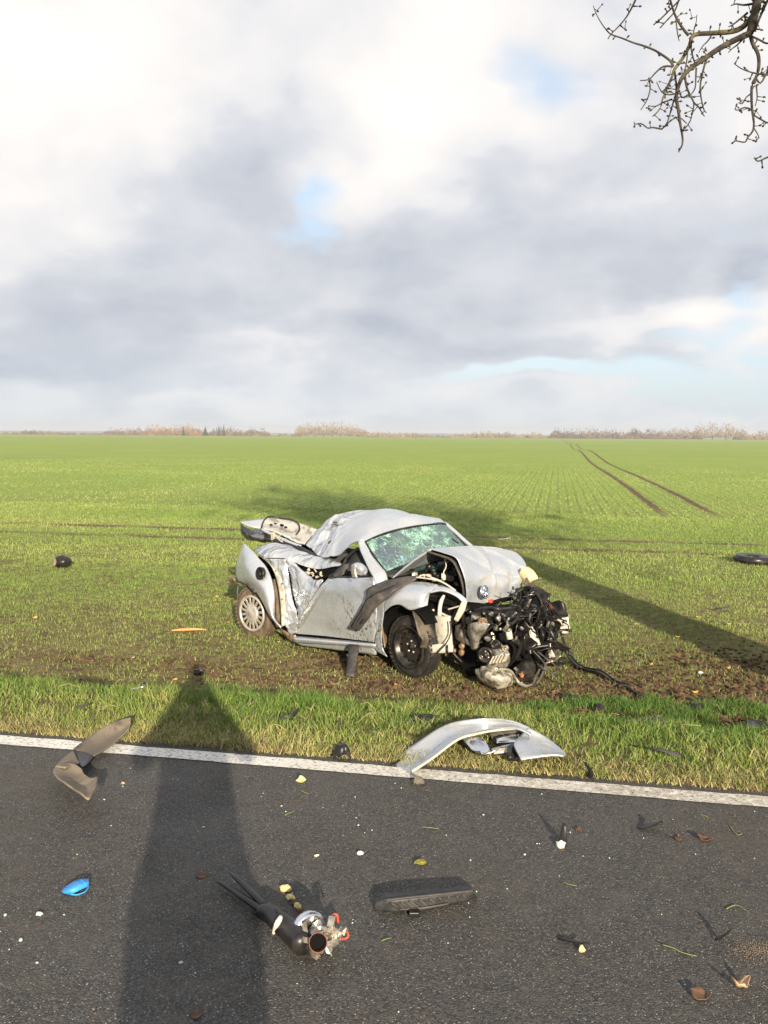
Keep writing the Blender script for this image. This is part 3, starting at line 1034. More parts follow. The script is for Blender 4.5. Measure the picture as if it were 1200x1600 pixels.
# shoulder and quarter panels, heavily creased
b = MB()
b.patch([[(-1.374, -0.660, 0.988), (-1.253, -0.620, 1.049), (-1.086, -0.580, 1.084), (-0.923, -0.540, 1.066), (-0.672, -0.520, 1.015), (-0.327, -0.550, 0.988), (0.087, -0.620, 0.983)],
         [(-1.127, -0.780, 0.963), (-0.973, -0.760, 1.006), (-0.791, -0.720, 1.021), (-0.613, -0.680, 0.992), (-0.417, -0.640, 0.958), (-0.170, -0.640, 0.943), (0.141, -0.660, 0.979)],
         [(-1.005, -0.800, 0.933), (-0.841, -0.790, 0.949), (-0.672, -0.760, 0.957), (-0.530, -0.720, 0.918), (-0.391, -0.680, 0.887), (-0.199, -0.660, 0.885), (0.174, -0.680, 0.974)]],
        8, 8, .016, 7, 11)
b.build('shoulder_panel', M_CRUMP, CAR, .008)
b = MB()
b.patch([[(-0.993, -0.800, 0.927), (-0.828, -0.800, 0.944), (-0.659, -0.770, 0.952)],
         [(-0.816, -0.810, 0.860), (-0.713, -0.800, 0.856), (-0.638, -0.760, 0.853)],
         [(-0.701, -0.810, 0.772), (-0.634, -0.800, 0.750), (-0.617, -0.750, 0.732)],
         [(-0.633, -0.810, 0.650), (-0.601, -0.790, 0.630), (-0.596, -0.740, 0.596)],
         [(-0.611, -0.810, 0.488), (-0.568, -0.790, 0.477), (-0.539, -0.750, 0.461)],
         [(-0.611, -0.810, 0.343), (-0.558, -0.780, 0.362), (-0.482, -0.760, 0.399)],
         [(-0.599, -0.820, 0.217), (-0.523, -0.800, 0.175), (-0.447, -0.780, 0.278)]], 7, 5, .014, 8, 4)
b.build('quarter_panel', M_CRUMP, CAR, .008)
b = MB()
b.patch([[(-0.661, -0.760, 0.951), (-0.583, -0.750, 0.944), (-0.529, -0.730, 0.905)],
         [(-0.652, -0.740, 0.864), (-0.481, -0.760, 0.871), (-0.387, -0.720, 0.835)],
         [(-0.631, -0.720, 0.734), (-0.380, -0.780, 0.785), (-0.191, -0.740, 0.776)],
         [(-0.610, -0.710, 0.605), (-0.291, -0.800, 0.686), (-0.008, -0.780, 0.802)],
         [(-0.553, -0.720, 0.470), (-0.279, -0.810, 0.562), (-0.079, -0.800, 0.693)],
         [(-0.472, -0.750, 0.406), (-0.301, -0.810, 0.447), (-0.216, -0.800, 0.521)],
         [(-0.447, -0.780, 0.278), (-0.389, -0.800, 0.318), (-0.334, -0.800, 0.369)]], 8, 6, .020, 8, 21)
b.build('quarter_panel', M_CRUMP, CAR, .008)
b = MB()
b.patch([[(-0.605, -0.815, 0.215), (-0.434, -0.790, 0.296), (-0.412, -0.790, 0.299)], [(-0.566, -0.810, 0.163), (-0.477, -0.810, 0.185), (-0.422, -0.800, 0.228)], [(-0.498, -0.820, 0.132), (-0.430, -0.830, 0.160), (-0.397, -0.830, 0.179)]], 5, 5, .012, 12, 2)
b.build('sill_end', M_BARE, CAR, .01)
# near-black sheet standing in for shade in the quarter window gap, glass crumbs on it
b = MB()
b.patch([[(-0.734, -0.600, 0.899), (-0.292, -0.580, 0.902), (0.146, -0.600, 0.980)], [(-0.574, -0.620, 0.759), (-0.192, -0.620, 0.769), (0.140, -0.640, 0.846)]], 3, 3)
qg = b.build('quarter_gap_shade', M_DARK, CAR, .01)
rng = random.Random(5)
b = MB()
for i in range(16):
    p = Vector((-0.306, -0.660, 0.831)) + Vector((rng.uniform(-.14, .10), rng.uniform(-.02, .03), rng.uniform(-.045, .045)))
    b.box(p, (rng.uniform(.012, .045), .02, rng.uniform(.006, .018)), Matrix.Rotation(rng.uniform(-1, 1), 3, 'Y'), .006, rng)
b.build('glass_crumbs', M_WHITEISH, qg)['kind'] = 'stuff'

# --- door
b = MB()
b.patch([[(0.074, -0.780, 0.826), (0.289, -0.820, 0.863), (0.542, -0.830, 0.902), (0.801, -0.820, 0.932)],
         [(0.056, -0.800, 0.792), (0.283, -0.850, 0.833), (0.574, -0.860, 0.876), (0.830, -0.840, 0.905)],
         [(-0.046, -0.810, 0.698), (0.246, -0.870, 0.730), (0.596, -0.880, 0.757), (0.860, -0.850, 0.795)],
         [(-0.195, -0.800, 0.524), (0.197, -0.870, 0.568), (0.608, -0.890, 0.604), (0.890, -0.860, 0.609)],
         [(-0.347, -0.790, 0.359), (0.104, -0.850, 0.409), (0.551, -0.880, 0.436), (0.883, -0.860, 0.428)],
         [(-0.400, -0.800, 0.245), (0.030, -0.830, 0.291), (0.511, -0.860, 0.328), (0.855, -0.850, 0.344)],
         [(-0.445, -0.800, 0.152), (-0.001, -0.830, 0.210), (0.472, -0.850, 0.260), (0.836, -0.840, 0.288)]], 9, 7, .006, 4.5, 9)
dr = b.build('door', M_DOOR, CAR, .012)
b = MB()
b.patch([[(0.075, -0.790, 0.814), (0.159, -0.820, 0.828)], [(-0.051, -0.815, 0.698), (0.072, -0.850, 0.711)], [(-0.204, -0.810, 0.524), (-0.068, -0.845, 0.541)], [(-0.356, -0.800, 0.359), (-0.223, -0.830, 0.377)], [(-0.421, -0.810, 0.229), (-0.342, -0.830, 0.238)]], 4, 7, .016, 14, 3)
b.build('door_edge', M_BARE, dr, .012)
b = MB()
b.tube([(0.095, -0.790, 0.837), (0.294, -0.825, 0.871), (0.556, -0.835, 0.907), (0.797, -0.825, 0.935)], .010, 6)
b.build('window_seal', M_BLACK, dr)
# window frame (dark seal) and what shows through the opening
b = MB()
b.tube([(0.072, -0.770, 0.839), (0.140, -0.740, 0.891), (0.215, -0.700, 0.984), (0.242, -0.670, 1.052), (0.298, -0.640, 1.115), (0.364, -0.620, 1.161), (0.423, -0.630, 1.127), (0.574, -0.700, 1.036), (0.762, -0.800, 0.938)], .016, 6)
b.build('window_frame', M_BLACK, CAR)
b = MB()
b.patch([[(0.055, -0.700, 0.856), (0.258, -0.520, 1.121)], [(0.055, -0.700, 0.829), (0.659, -0.700, 0.908)]], 2, 2)
b.build('door_lining', M_TRIMIN, CAR, .01)
b = MB()
b.patch([[(0.157, -0.800, 0.866), (0.183, -0.770, 0.913), (0.247, -0.720, 0.996)], [(0.258, -0.810, 0.865), (0.343, -0.780, 0.919), (0.326, -0.720, 1.005)]], 4, 3, .01, 9, 1)
b.build('window_trim', M_GREYPL, CAR, .008)

# mirror
b = MB()
b.patch([[(0.619, -0.930, 1.045), (0.750, -1.000, 1.079), (0.823, -1.000, 1.068), (0.795, -0.930, 1.019)],
         [(0.641, -0.950, 1.010), (0.792, -1.040, 1.049), (0.865, -1.040, 1.039), (0.816, -0.950, 0.999)],
         [(0.629, -0.930, 0.955), (0.781, -1.020, 0.983), (0.835, -1.020, 0.989), (0.777, -0.930, 0.973)]], 5, 5)
mi = b.build('wing_mirror', M_SILVER, CAR, .04)
MB().patch([[(0.685, -1.000, 1.059), (0.794, -1.050, 1.082)], [(0.676, -1.000, 0.994), (0.787, -1.060, 1.013)], [(0.695, -1.000, 0.932), (0.804, -1.050, 0.951)]], 3, 3).build('mirror_glass', M_CAP, mi, .02)
MB().tube([(0.771, -0.950, 0.968), (0.748, -0.840, 0.947)], .014, 6).build('mirror_arm', M_BLACK, mi)

def crease_(p, s, seed):
    """Sheet metal folded along straight ridges: flat facets between sharp edges."""
    v = 0.0
    r_ = random.Random(int(seed * 10))
    for i_ in range(7):
        n_ = Vector((r_.gauss(0, 1), r_.gauss(0, 1), r_.gauss(0, 1))).normalized()
        f = s * r_.uniform(.6, 1.7)
        t_ = (p.dot(n_) * f + r_.random() + .25 * mnoise.noise(p * 1.5 + n_ * 3)) % 1.0
        v += (abs(t_ - .5) * 4 - 1) * r_.uniform(.3, 1.0) / (f / s)
    return v * .30


# --- roof and pillars
b = MB()
b.patch([[(0.429, -0.600, 1.239), (0.445, -0.420, 1.294), (0.434, -0.100, 1.338), (0.476, 0.240, 1.364), (0.515, 0.580, 1.359)],
         [(0.385, -0.640, 1.245), (0.348, -0.420, 1.353), (0.306, -0.080, 1.445), (0.360, 0.260, 1.450), (0.364, 0.620, 1.399)],
         [(0.279, -0.650, 1.202), (0.211, -0.430, 1.357), (.12, -.02, 1.512), (.15, .32, 1.47), (.25, .60, 1.33)],
         [(0.211, -0.660, 1.142), (0.042, -0.450, 1.289), (-.13, -.02, 1.475), (-.13, .34, 1.44), (-.10, .60, 1.28)],
         [(0.068, -0.640, 1.058), (-0.240, -0.420, 1.192), (-0.424, -0.080, 1.415), (-.50, .30, 1.40), (-.5, .58, 1.2)],
         [(-0.228, -0.580, 1.001), (-0.534, -0.400, 1.091), (-0.711, -0.100, 1.321), (-.85, .28, 1.32), (-.9, .56, 1.1)],
         [(-0.795, -0.360, 1.063), (-0.821, -0.280, 1.122), (-0.894, -0.120, 1.209), (-1.15, .26, 1.20), (-1.2, .52, .98)]], 16, 16, .0, 4, 8)
rf = b.build('roof', M_ROOF, CAR, .010)
# crumpling grows towards the rear quarter
me = rf.data
for vtx in me.vertices:
    p = vtx.co
    k = max(0.0, min(1.0, (0.12 - p.x - 0.35 * (p.y + .4)) / .40)) * max(0.0, min(1.0, (0.45 - p.y) / .4))
    d = 0.25 * crease_(p, 4.6, 3.0)
    for x0, y0, ang_, amp_, wid_, ln_ in ((-.20, -.42, 2.2, .95, .05, .45), (-.45, -.40, 2.0, -1.0, .05, .40), (-.62, -.30, 1.7, .8, .04, .4), (-.30, -.20, .5, -.7, .04, .35), (-.75, -.15, 2.6, -.7, .05, .4), (-.5, .02, .2, .7, .05, .4)):
        a_, c_ = p.x - x0, p.y - y0
        across, along = -a_ * math.sin(ang_) + c_ * math.cos(ang_), a_ * math.cos(ang_) + c_ * math.sin(ang_)
        d += amp_ * math.exp(-abs(across) / wid_) * math.exp(-(along / ln_) ** 4)
    vtx.co += Vector((.2, -.5, .8)) * d * 0.045 * k
    # long buckle above the windscreen on the far half
    t = (p.x - .30 + .25 * p.y) / .05
    if p.y > -.15:
        vtx.co.z += -.012 * math.exp(-t * t) * max(0, min(1, (p.y + .15) / .3))
b = MB()
b.box((-0.377, -0.240, 1.319), (.10, .03, .018), Matrix.Rotation(.9, 3, 'Z') @ Matrix.Rotation(.3, 3, 'Y')).box((-0.454, -0.220, 1.348), (.05, .02, .012), Matrix.Rotation(.4, 3, 'Z'))
b.build_each('roof_tear', M_BLACK, rf)
b = MB()
b.patch([[(0.385, -0.640, 1.238), (0.429, -0.600, 1.239)], [(0.436, -0.660, 1.151), (0.518, -0.620, 1.169)], [(0.566, -0.720, 1.064), (0.634, -0.650, 1.084)], [(0.705, -0.790, 0.988), (0.758, -0.680, 1.016)],
         [(0.791, -0.820, 0.931), (0.851, -0.700, 0.963)], [(0.830, -0.830, 0.859), (0.908, -0.720, 0.869)]], 4, 6)
b.build('windscreen_pillar', M_SILVER, CAR, .02)
b = MB()
b.tube([(0.497, 0.590, 1.357), (0.623, 0.610, 1.275), (0.738, 0.630, 1.190), (0.852, 0.650, 1.113)], .022, 8)
b.build('windscreen_pillar', M_SILVER, CAR)

# windscreen
wsrows = [[(0.419, -0.585, 1.237), (0.435, -0.410, 1.278), (0.443, -0.100, 1.325), (0.476, 0.240, 1.353), (0.514, 0.570, 1.352)],
          [(0.600, -0.635, 1.112), (0.588, -0.410, 1.164), (0.587, -0.080, 1.212), (0.630, 0.260, 1.238), (0.647, 0.605, 1.241)],
          [(0.817, -0.675, 0.970), (0.776, -0.420, 1.005), (0.793, -0.080, 1.054), (0.800, 0.280, 1.091), (0.796, 0.640, 1.116)]]
b = MB().patch(wsrows, 8, 8, .006, 5, 2)
ws = b.build('windscreen', M_SCREEN, CAR)
b = MB()
b.tube([wsrows[0][0], *wsrows[0][1:], wsrows[1][4], wsrows[2][4]], .013, 6)
b.tube([wsrows[0][0], wsrows[1][0], wsrows[2][0]], .016, 6)
b.build('windscreen_seal', M_BLACK, ws)
b = MB()
b.patch([[(0.659, -0.300, 1.088), (0.678, -0.300, 1.042)], [(0.677, -0.280, 1.088), (0.696, -0.280, 1.042)]], 2, 2)
b.build('sticker', material('paper_white', (.75, .76, .76), .7), ws, .004)
b = MB()
b.tube([(0.834, -0.600, 0.912), (0.895, -0.450, 1.008), (0.892, -0.400, 1.048)], .008, 6).tube([(0.733, 0.450, 1.211), (0.859, 0.400, 1.177)], .008, 6)
b.build_each('wiper', M_BLACK, CAR)

# --- bonnet: buckled into a tent, front flap hanging over the engine
ridge = [(1.268, -0.500, 1.238), (1.205, -0.120, 1.216), (1.145, 0.280, 1.186), (1.142, 0.620, 1.147), (1.161, 0.800, 1.116)]
flap = [ridge,
        [(1.417, -0.470, 1.212), (1.350, -0.120, 1.168), (1.274, 0.260, 1.126), (1.249, 0.640, 1.097), (1.278, 0.840, 1.089)],
        [(1.547, -0.450, 1.180), (1.467, -0.130, 1.104), (1.409, 0.220, 1.051), (1.399, 0.580, 1.022), (1.411, 0.800, 1.037)],
        [(1.596, -0.430, 1.097), (1.551, -0.140, 0.999), (1.509, 0.180, 0.954), (1.511, 0.500, 0.927), (1.529, 0.720, 0.975)],
        [(1.637, -0.410, 0.969), (1.586, -0.140, 0.876), (1.567, 0.140, 0.841), (1.565, 0.420, 0.828), (1.572, 0.620, 0.861)],
        [(1.643, -0.390, 0.843), (1.589, -0.150, 0.762), (1.577, 0.100, 0.729), (1.572, 0.350, 0.717), (1.577, 0.540, 0.749)],
        [(1.625, -0.370, 0.744), (1.598, -0.160, 0.701), (1.585, 0.060, 0.664), (1.578, 0.290, 0.649), (1.582, 0.480, 0.683)]]
b = MB().patch(flap, 18, 13, .0)
hood = b.build('bonnet', M_HOOD, CAR, .010, off=1)
for vtx in hood.data.vertices:
    p = vtx.co
    dz_ = 0.0
    for y0, z0, ang_, amp_, wid_, ln_ in ((.42, 1.10, .55, -.030, .030, .30), (.62, 1.02, -.9, .026, .025, .22), (.20, 1.02, 1.25, .016, .03, .20),
                                          (.35, .93, -.25, -.016, .02, .22), (.05, .95, .15, .012, .03, .18), (.50, .90, .8, -.020, .03, .16), (.0, 1.10, -.5, -.018, .03, .2)):
        a_, c_ = p.y - y0, p.z - z0
        across, along = -a_ * math.sin(ang_) + c_ * math.cos(ang_), a_ * math.cos(ang_) + c_ * math.sin(ang_)
        dz_ += amp_ * math.exp(-abs(across) / wid_) * math.exp(-(along / ln_) ** 4)
    k = max(0, min(1, (p.y + .40) / .2)) * (1 - math.exp(-((p.y + .165) / .12) ** 2 - ((p.z - .80) / .12) ** 2))
    vtx.co += Vector((.75, 0, .65)) * (1.7 * dz_ + .012 * mnoise.noise(p * 4.0)) * k
b = MB()
b.patch([ridge, [(1.061, -0.570, 1.090), (1.08, -.2, 1.13), (1.08, .25, 1.12), (1.02, .5, 1.12), (.98, .72, 1.11)],
         [(0.865, -0.640, 0.913), (.97, -.22, 1.035), (1.0, .2, 1.04), (.93, .45, 1.06), (.84, .68, 1.08)]], 6, 6, .006, 5, 3)
b.build('bonnet_rear', M_SILVER, hood, .014, off=-1)
inner = [[(Vector(p) + Vector((-.055, .02, -.045))) for p in r] for r in flap]
b = MB().patch(inner[:6], 4, 4, .02, 7, 5)
b.build('bonnet_liner', M_GREYPL, hood, .02)
b = MB()
b.tube([Vector(p) + Vector((-.035, -.006, -.03)) for p in ((1.259, -0.490, 1.230), (1.413, -0.465, 1.205), (1.535, -0.445, 1.172), (1.596, -0.430, 1.090), (1.638, -0.410, 0.963), (1.643, -0.390, 0.837))], .024, 6, flat=(1.0, .5))
b.build('bonnet_flange', M_GREYPL, hood)
b = MB()
b.tube([(1.356, -0.400, 1.168), (1.366, -0.380, 1.060), (1.351, -0.400, 0.997), (1.386, -0.400, 0.937)], .006, 5)
b.build('bonnet_cable', M_WHITEISH, hood)

# round badge: V over W inside a ring
bc = Vector((1.632, -0.165, 0.808)) + Vector((.022, 0, .010))
nrm = (Vector((1.551, -0.140, 0.999)) - Vector((1.598, -0.160, 0.701))).normalized()
side = Vector((-.12, 1, .0)); side = (side - nrm * side.dot(nrm)).normalized()
fwd = side.cross(nrm).normalized()
if fwd.x < 0:
    fwd = -fwd
bc = bc + fwd * .026
b = MB().lathe([(.066, -.012), (.068, .006), (.060, .010), (.055, .004), (0, .004)], bc, fwd, 30)
badge = b.build('badge', M_CHROME, hood)
b = MB().lathe([(.055, .0), (.054, .0062), (0, .0062)], bc, fwd, 24)
b.build('badge_field', M_EMBLEM, badge)


def bp(a, c):
    return bc + fwd * .0085 + side * a + nrm * c


b = MB()
for seg in (((-.024, .050), (0, .006)), ((.024, .050), (0, .006)),
            ((-.048, .022), (-.022, -.048)), ((-.022, -.048), (0, .000)), ((0, .0), (.022, -.048)), ((.022, -.048), (.048, .022))):
    b.tube([bp(*seg[0]), bp(*seg[1])], .0062, 5)
b.build('badge_letters', M_CHROME, badge)
MB().box((1.584, 0.050, 0.691), (.05, .05, .03), Matrix.Rotation(.5, 3, 'Z')).build('red_latch', M_RED, hood)
b = MB().patch([[(1.600, 0.600, 0.981), (1.666, 0.600, 0.941), (1.724, 0.600, 0.868)], [(1.554, 0.620, 0.926), (1.605, 0.620, 0.865), (1.663, 0.620, 0.818)]], 4, 3, .02, 9, 2)
b.build('foam_block', M_FOAM, CAR, .10)

# --- front fender with the empty headlamp opening
b = MB()
b.patch([[(0.889, -0.700, 0.774), (0.994, -0.680, 0.856), (1.148, -0.660, 0.905), (1.291, -0.640, 0.921), (1.399, -0.630, 0.921), (1.472, -0.620, 0.917)],
         [(0.962, -0.800, 0.758), (1.075, -0.790, 0.835), (1.218, -0.770, 0.883), (1.368, -0.750, 0.906), (1.448, -0.720, 0.900), (1.476, -0.670, 0.892)],
         [(1.005, -0.860, 0.695), (1.119, -0.870, 0.782), (1.272, -0.870, 0.827), (1.420, -0.850, 0.839), (1.481, -0.810, 0.842), (1.475, -0.740, 0.851)],
         [(0.998, -0.870, 0.613), (1.109, -0.885, 0.692), (1.233, -0.890, 0.726), (1.351, -0.880, 0.692), (1.456, -0.860, 0.723), (1.506, -0.800, 0.747)]], 7, 6)
ff = b.build('front_fender', M_SILVER, CAR, .010)
b = MB()
b.patch([[(1.464, -0.620, 0.915), (1.576, -0.590, 0.898), (1.686, -0.550, 0.853), (1.748, -0.510, 0.798)],
         [(1.457, -0.720, 0.846), (1.557, -0.660, 0.874), (1.665, -0.590, 0.831), (1.719, -0.550, 0.775)]], 7, 3)
b.build('lamp_rim', M_SILVER, ff, .014)
b = MB()
b.patch([[(0.821, -0.830, 0.845), (0.902, -0.830, 0.830), (0.982, -0.820, 0.757)], [(0.875, -0.855, 0.670), (0.934, -0.860, 0.660), (0.998, -0.870, 0.613)],
         [(0.883, -0.860, 0.415), (0.919, -0.860, 0.421), (0.969, -0.870, 0.431)], [(0.846, -0.840, 0.244), (0.902, -0.850, 0.230), (0.974, -0.860, 0.257)],
         [(0.845, -0.830, 0.216), (0.919, -0.840, 0.193), (1.027, -0.850, 0.176)]], 5, 7)
b.build('fender_lower', M_DOOR, ff, .010)
# white edge of the lamp opening and the battered lamp carrier
b = MB()
b.patch([[(1.710, -0.540, 0.791), (1.740, -0.500, 0.783)], [(1.665, -0.540, 0.698), (1.710, -0.500, 0.687)], [(1.611, -0.540, 0.591), (1.625, -0.500, 0.563)]], 4, 5, .01, 20, 1)
b.build('lamp_edge', M_WHITEISH, ff, .012)
# wheel-arch liner: half barrel over the wheel
b = MB()
wc = Vector((1.255, -.70, .31))
rows = []
for k in range(13):
    t = math.radians(-8 + 205 * k / 12)
    r = .385
    rows.append([wc + Vector((math.cos(t) * r, yy, math.sin(t) * r)) for yy in (-.13, .0, .22, .40)])
b.patch(rows[3:], 3, 2, .012, 6, 4)
b.build('arch_liner', M_DARK, CAR, .008)
b = MB()
b.patch([[(0.911, -0.800, 0.559), (0.865, -0.700, 0.564)], [(0.903, -0.800, 0.409), (0.838, -0.680, 0.413)], [(0.941, -0.800, 0.241), (0.866, -0.680, 0.287)]], 3, 4, .008, 9, 1)
b.build('arch_lip', M_BROWN, CAR, .008)
b = MB()
b.patch([[(1.347, -0.840, 0.674), (1.350, -0.700, 0.667)], [(1.408, -0.860, 0.581), (1.436, -0.720, 0.590)], [(1.461, -0.870, 0.468), (1.503, -0.720, 0.495)], [(1.493, -0.860, 0.423), (1.519, -0.700, 0.415)], [(1.451, -0.840, 0.339), (1.489, -0.700, 0.310)]], 5, 5, .012, 9, 6)
b.build('splash_shield', M_MUDSH, CAR, .008)


# --- wheels
def wheel(name, c, kind, turn=0.0, mtyre=None, R=.300):
    w = empty(name, c)
    w.parent = CAR
    w.rotation_euler = (0, 0, turn)
    prof = [(R * .66, -.095), (R * .74, -.105), (R * .90, -.102), (R * .965, -.088), (R, -.06), (R, .03), (R * .965, .055), (R * .90, .068), (R * .66, .06)]
    t = MB().lathe([(r, -o) for r, o in prof], (0, 0, 0), (0, 1, 0), 56, close=False)
    # tread blocks
    rr = random.Random(3)
    for k in range(44):
        a = k / 44 * 2 * math.pi
        for oy in (-.055, -.015, .025):
            t.box((math.cos(a + oy) * R, oy, math.sin(a + oy) * R), (.010, .034, .032), Matrix.Rotation(-(a + oy), 3, 'Y'))
    t.build('tyre', mtyre or M_RUBBER, w)
    if kind == 'steel':
        d = MB().lathe([(.212, -.085), (.205, -.094), (.188, -.088), (.180, -.045), (.150, -.030), (.095, -.048), (.060, -.040), (.034, -.042), (.030, -.056), (0, -.056)], (0, 0, 0), (0, 1, 0), 40, close=False)
        rim = d.build('rim', M_STEEL, w, .004)
        hb = MB()
        for k in range(14):
            a = k / 14 * 2 * math.pi
            hb.lathe([(.013, 0), (.013, .004), (0, .004)], (math.cos(a) * .146, -.040, math.sin(a) * .146), (0, -1, 0), 8)
        hb.build('rim_hole_shade', M_DARK, rim)['kind'] = 'stuff'  # near-black discs painted as shaded holes on the steel
        for k in range(5):
            a = k / 5 * 2 * math.pi + .3
            MB().lathe([(.013, 0), (.012, .016), (0, .018)], (math.cos(a) * .056, -.040, math.sin(a) * .056), (0, -1, 0), 6).build('wheel_bolt', M_ALU, rim)
    else:
        MB().lathe([(.20, -.060), (0, -.055)], (0, 0, 0), (0, 1, 0), 32, close=False).build('rim', M_DARK, w)  # near-black backing disc stands in for shade between the spokes
        cap = MB().lathe([(.213, -.080), (.212, -.101), (.200, -.106), (.186, -.098), (.182, -.085)], (0, 0, 0), (0, 1, 0), 40, close=False)
        cap.lathe([(.108, -.080), (.106, -.094), (.075, -.104), (.034, -.106), (.030, -.111), (0, -.112)], (0, 0, 0), (0, 1, 0), 32, close=False)
        hc = cap.build('hubcap', M_CAP, w, .004)
        for k in range(16):
            a = (k + .5) / 16 * 2 * math.pi
            s = MB().box((.145, -.091, 0), (.090, .014, .030))
            o = s.build('spoke', M_CAP, hc, bevel=.005)
            o.rotation_euler = (0, -a, 0)
    return w


wheel('front_wheel', (1.255, -.70, .298), 'steel', math.radians(-3))
wheel('rear_wheel', (-1.27, -.70, .255), 'cap', math.radians(6), M_MUDTYRE, .305)
wheel('rear_wheel', (-1.30, .70, .28), 'cap', math.radians(180), M_MUDTYRE)

# --- sill
b = MB()
b.patch([[(-0.500, -0.800, 0.114), (0.192, -0.820, 0.200), (0.815, -0.810, 0.266)], [(-0.439, -0.850, 0.104), (0.254, -0.875, 0.193), (0.875, -0.860, 0.266)], [(-0.452, -0.830, 0.059), (0.226, -0.850, 0.156), (0.846, -0.840, 0.231)]], 6, 4, .003, 9, 2)
b.build('sill', M_SILVER, CAR, .012)
b = MB()
b.patch([[(-0.478, -0.800, 0.061), (0.192, -0.820, 0.152), (0.844, -0.820, 0.240)], [(-0.381, -0.780, 0.031), (0.170, -0.800, 0.090), (0.835, -0.810, 0.153)]], 6, 3, .006, 9, 7)
b.build('lower_sill', M_DOOR, CAR, .02)
b = MB()
b.patch([[(-0.655, -0.830, 0.180), (-0.532, -0.820, 0.141), (-0.420, -0.820, 0.145)], [(-0.688, -0.840, 0.191), (-0.554, -0.820, 0.080), (-0.442, -0.820, 0.063)]], 4, 3, .015, 15, 3)
b.build('torn_sill', M_RUST, CAR, .012)

# --- black fender moulding peeled across the door
b = MB()
b.patch([[(1.082, -0.600, 0.942), (1.211, -0.600, 0.970), (1.189, -0.640, 0.927)],
         [(0.883, -0.740, 0.894), (1.047, -0.700, 0.929), (1.164, -0.740, 0.891)],
         [(0.823, -0.920, 0.831), (0.970, -0.880, 0.839), (1.134, -0.860, 0.851)],
         [(0.836, -0.950, 0.766), (0.981, -0.960, 0.762), (1.079, -0.900, 0.774)],
         [(0.802, -0.960, 0.673), (0.904, -0.980, 0.678), (0.943, -0.930, 0.658)],
         [(0.712, -0.970, 0.539), (0.816, -0.990, 0.545), (0.837, -0.940, 0.522)],
         [(0.624, -0.970, 0.416), (0.716, -0.990, 0.420), (0.719, -0.940, 0.400)]], 5, 7, .004, 9, 3)
tr = b.build('fender_moulding', M_GREYPL, CAR, .014)
b = MB()
b.tube([(0.645, -0.985, 0.434), (0.790, -1.000, 0.600), (0.882, -0.985, 0.745), (0.968, -0.930, 0.813), (1.118, -0.800, 0.905)], .006, 5).box((0.793, -0.985, 0.522), (.07, .02, .05), Matrix.Rotation(-.9, 3, 'Y'))
b.build_each('moulding_rib', M_BLACK, tr)

# --- boot lid torn open and folded back
b = MB()
b.patch([[(-1.928, -0.460, 1.252), (-1.880, -0.340, 1.272), (-1.738, -0.220, 1.298)], [(-1.908, -0.470, 1.246), (-1.746, -0.420, 1.200), (-1.659, -0.340, 1.186)]], 6, 4, .006, 9, 2)
bl = b.build('boot_lid', M_SILVER, CAR, .014)
b = MB()
b.patch([[(-1.915, -0.470, 1.245), (-1.822, -0.470, 1.197), (-1.693, -0.440, 1.182), (-1.541, -0.400, 1.176)], [(-1.867, -0.500, 1.188), (-1.728, -0.520, 1.130), (-1.587, -0.500, 1.101), (-1.425, -0.460, 1.089)], [(-1.916, -0.460, 1.117), (-1.785, -0.460, 1.057), (-1.604, -0.450, 1.049), (-1.465, -0.420, 1.036)]], 6, 5, .012, 10, 6)
b.build('boot_skin', M_DARKREFL, bl, .012)
b = MB()
b.patch([[(-1.738, -0.220, 1.282), (-1.817, -0.100, 1.301), (-1.763, 0.020, 1.278), (-1.644, 0.100, 1.261), (-1.417, 0.140, 1.212), (-1.185, 0.140, 1.182)],
         [(-1.698, -0.300, 1.227), (-1.675, -0.180, 1.221), (-1.598, -0.080, 1.188), (-1.471, -0.000, 1.153), (-1.322, 0.040, 1.115), (-1.176, 0.040, 1.104)],
         [(-1.580, -0.380, 1.202), (-1.444, -0.320, 1.163), (-1.309, -0.260, 1.115), (-1.225, -0.180, 1.062), (-1.153, -0.140, 1.034), (-1.106, -0.120, 1.030)]], 7, 7, .022, 9, 6)
bi = b.build('boot_lining', M_LINING, bl, .02)
b = MB()
for px, w_, t_ in (((-1.662, -0.190, 1.207), .05, .012), ((-1.560, -0.100, 1.201), .10, .022), ((-1.522, -0.070, 1.178), .05, .018), ((-1.636, -0.140, 1.221), .03, .012)):
    b.box(Vector(px) + Vector((.012, -.014, .02)), (w_, .03, t_), Matrix.Rotation(-.5, 3, 'Z'))
b.build_each('lining_hole_shade', M_DARK, bi)  # dark blocks give the lining its look of shaded openings
b = MB()
b.tube([(-1.539, -0.440, 1.202), (-1.672, -0.300, 1.277), (-1.778, -0.140, 1.311), (-1.712, -0.020, 1.292), (-1.570, 0.060, 1.273), (-1.445, 0.060, 1.239), (-1.347, 0.000, 1.171), (-1.348, -0.060, 1.112)], .010, 6)
b.build('boot_seal', M_BLACK, bl)
b = MB()
b.tube([(-1.500, -0.460, 1.199), (-1.301, -0.460, 1.154), (-1.119, -0.460, 1.117), (-0.929, -0.460, 1.081), (-0.791, -0.440, 1.056)], .020, 6)
b.build('boot_edge', M_SILVER, bl)
b = MB()
b.tube([(-1.489, -0.440, 1.082), (-1.240, -0.460, 1.083), (-0.998, -0.480, 1.062), (-0.765, -0.480, 1.024), (-0.538, -0.500, 0.990), (-0.361, -0.530, 0.968)], .030, 8)
b.tube([(-1.194, -0.400, 1.136), (-0.767, -0.460, 1.045), (-0.338, -0.540, 0.979)], .018, 6)
b.box((-1.402, -0.420, 1.119), (.10, .08, .09), None, .02, rng).box((-1.194, -0.400, 1.075), (.10, .10, .05), None, .02, rng)
b.build_each('boot_hinge', M_BLACK, bl)
b = MB()
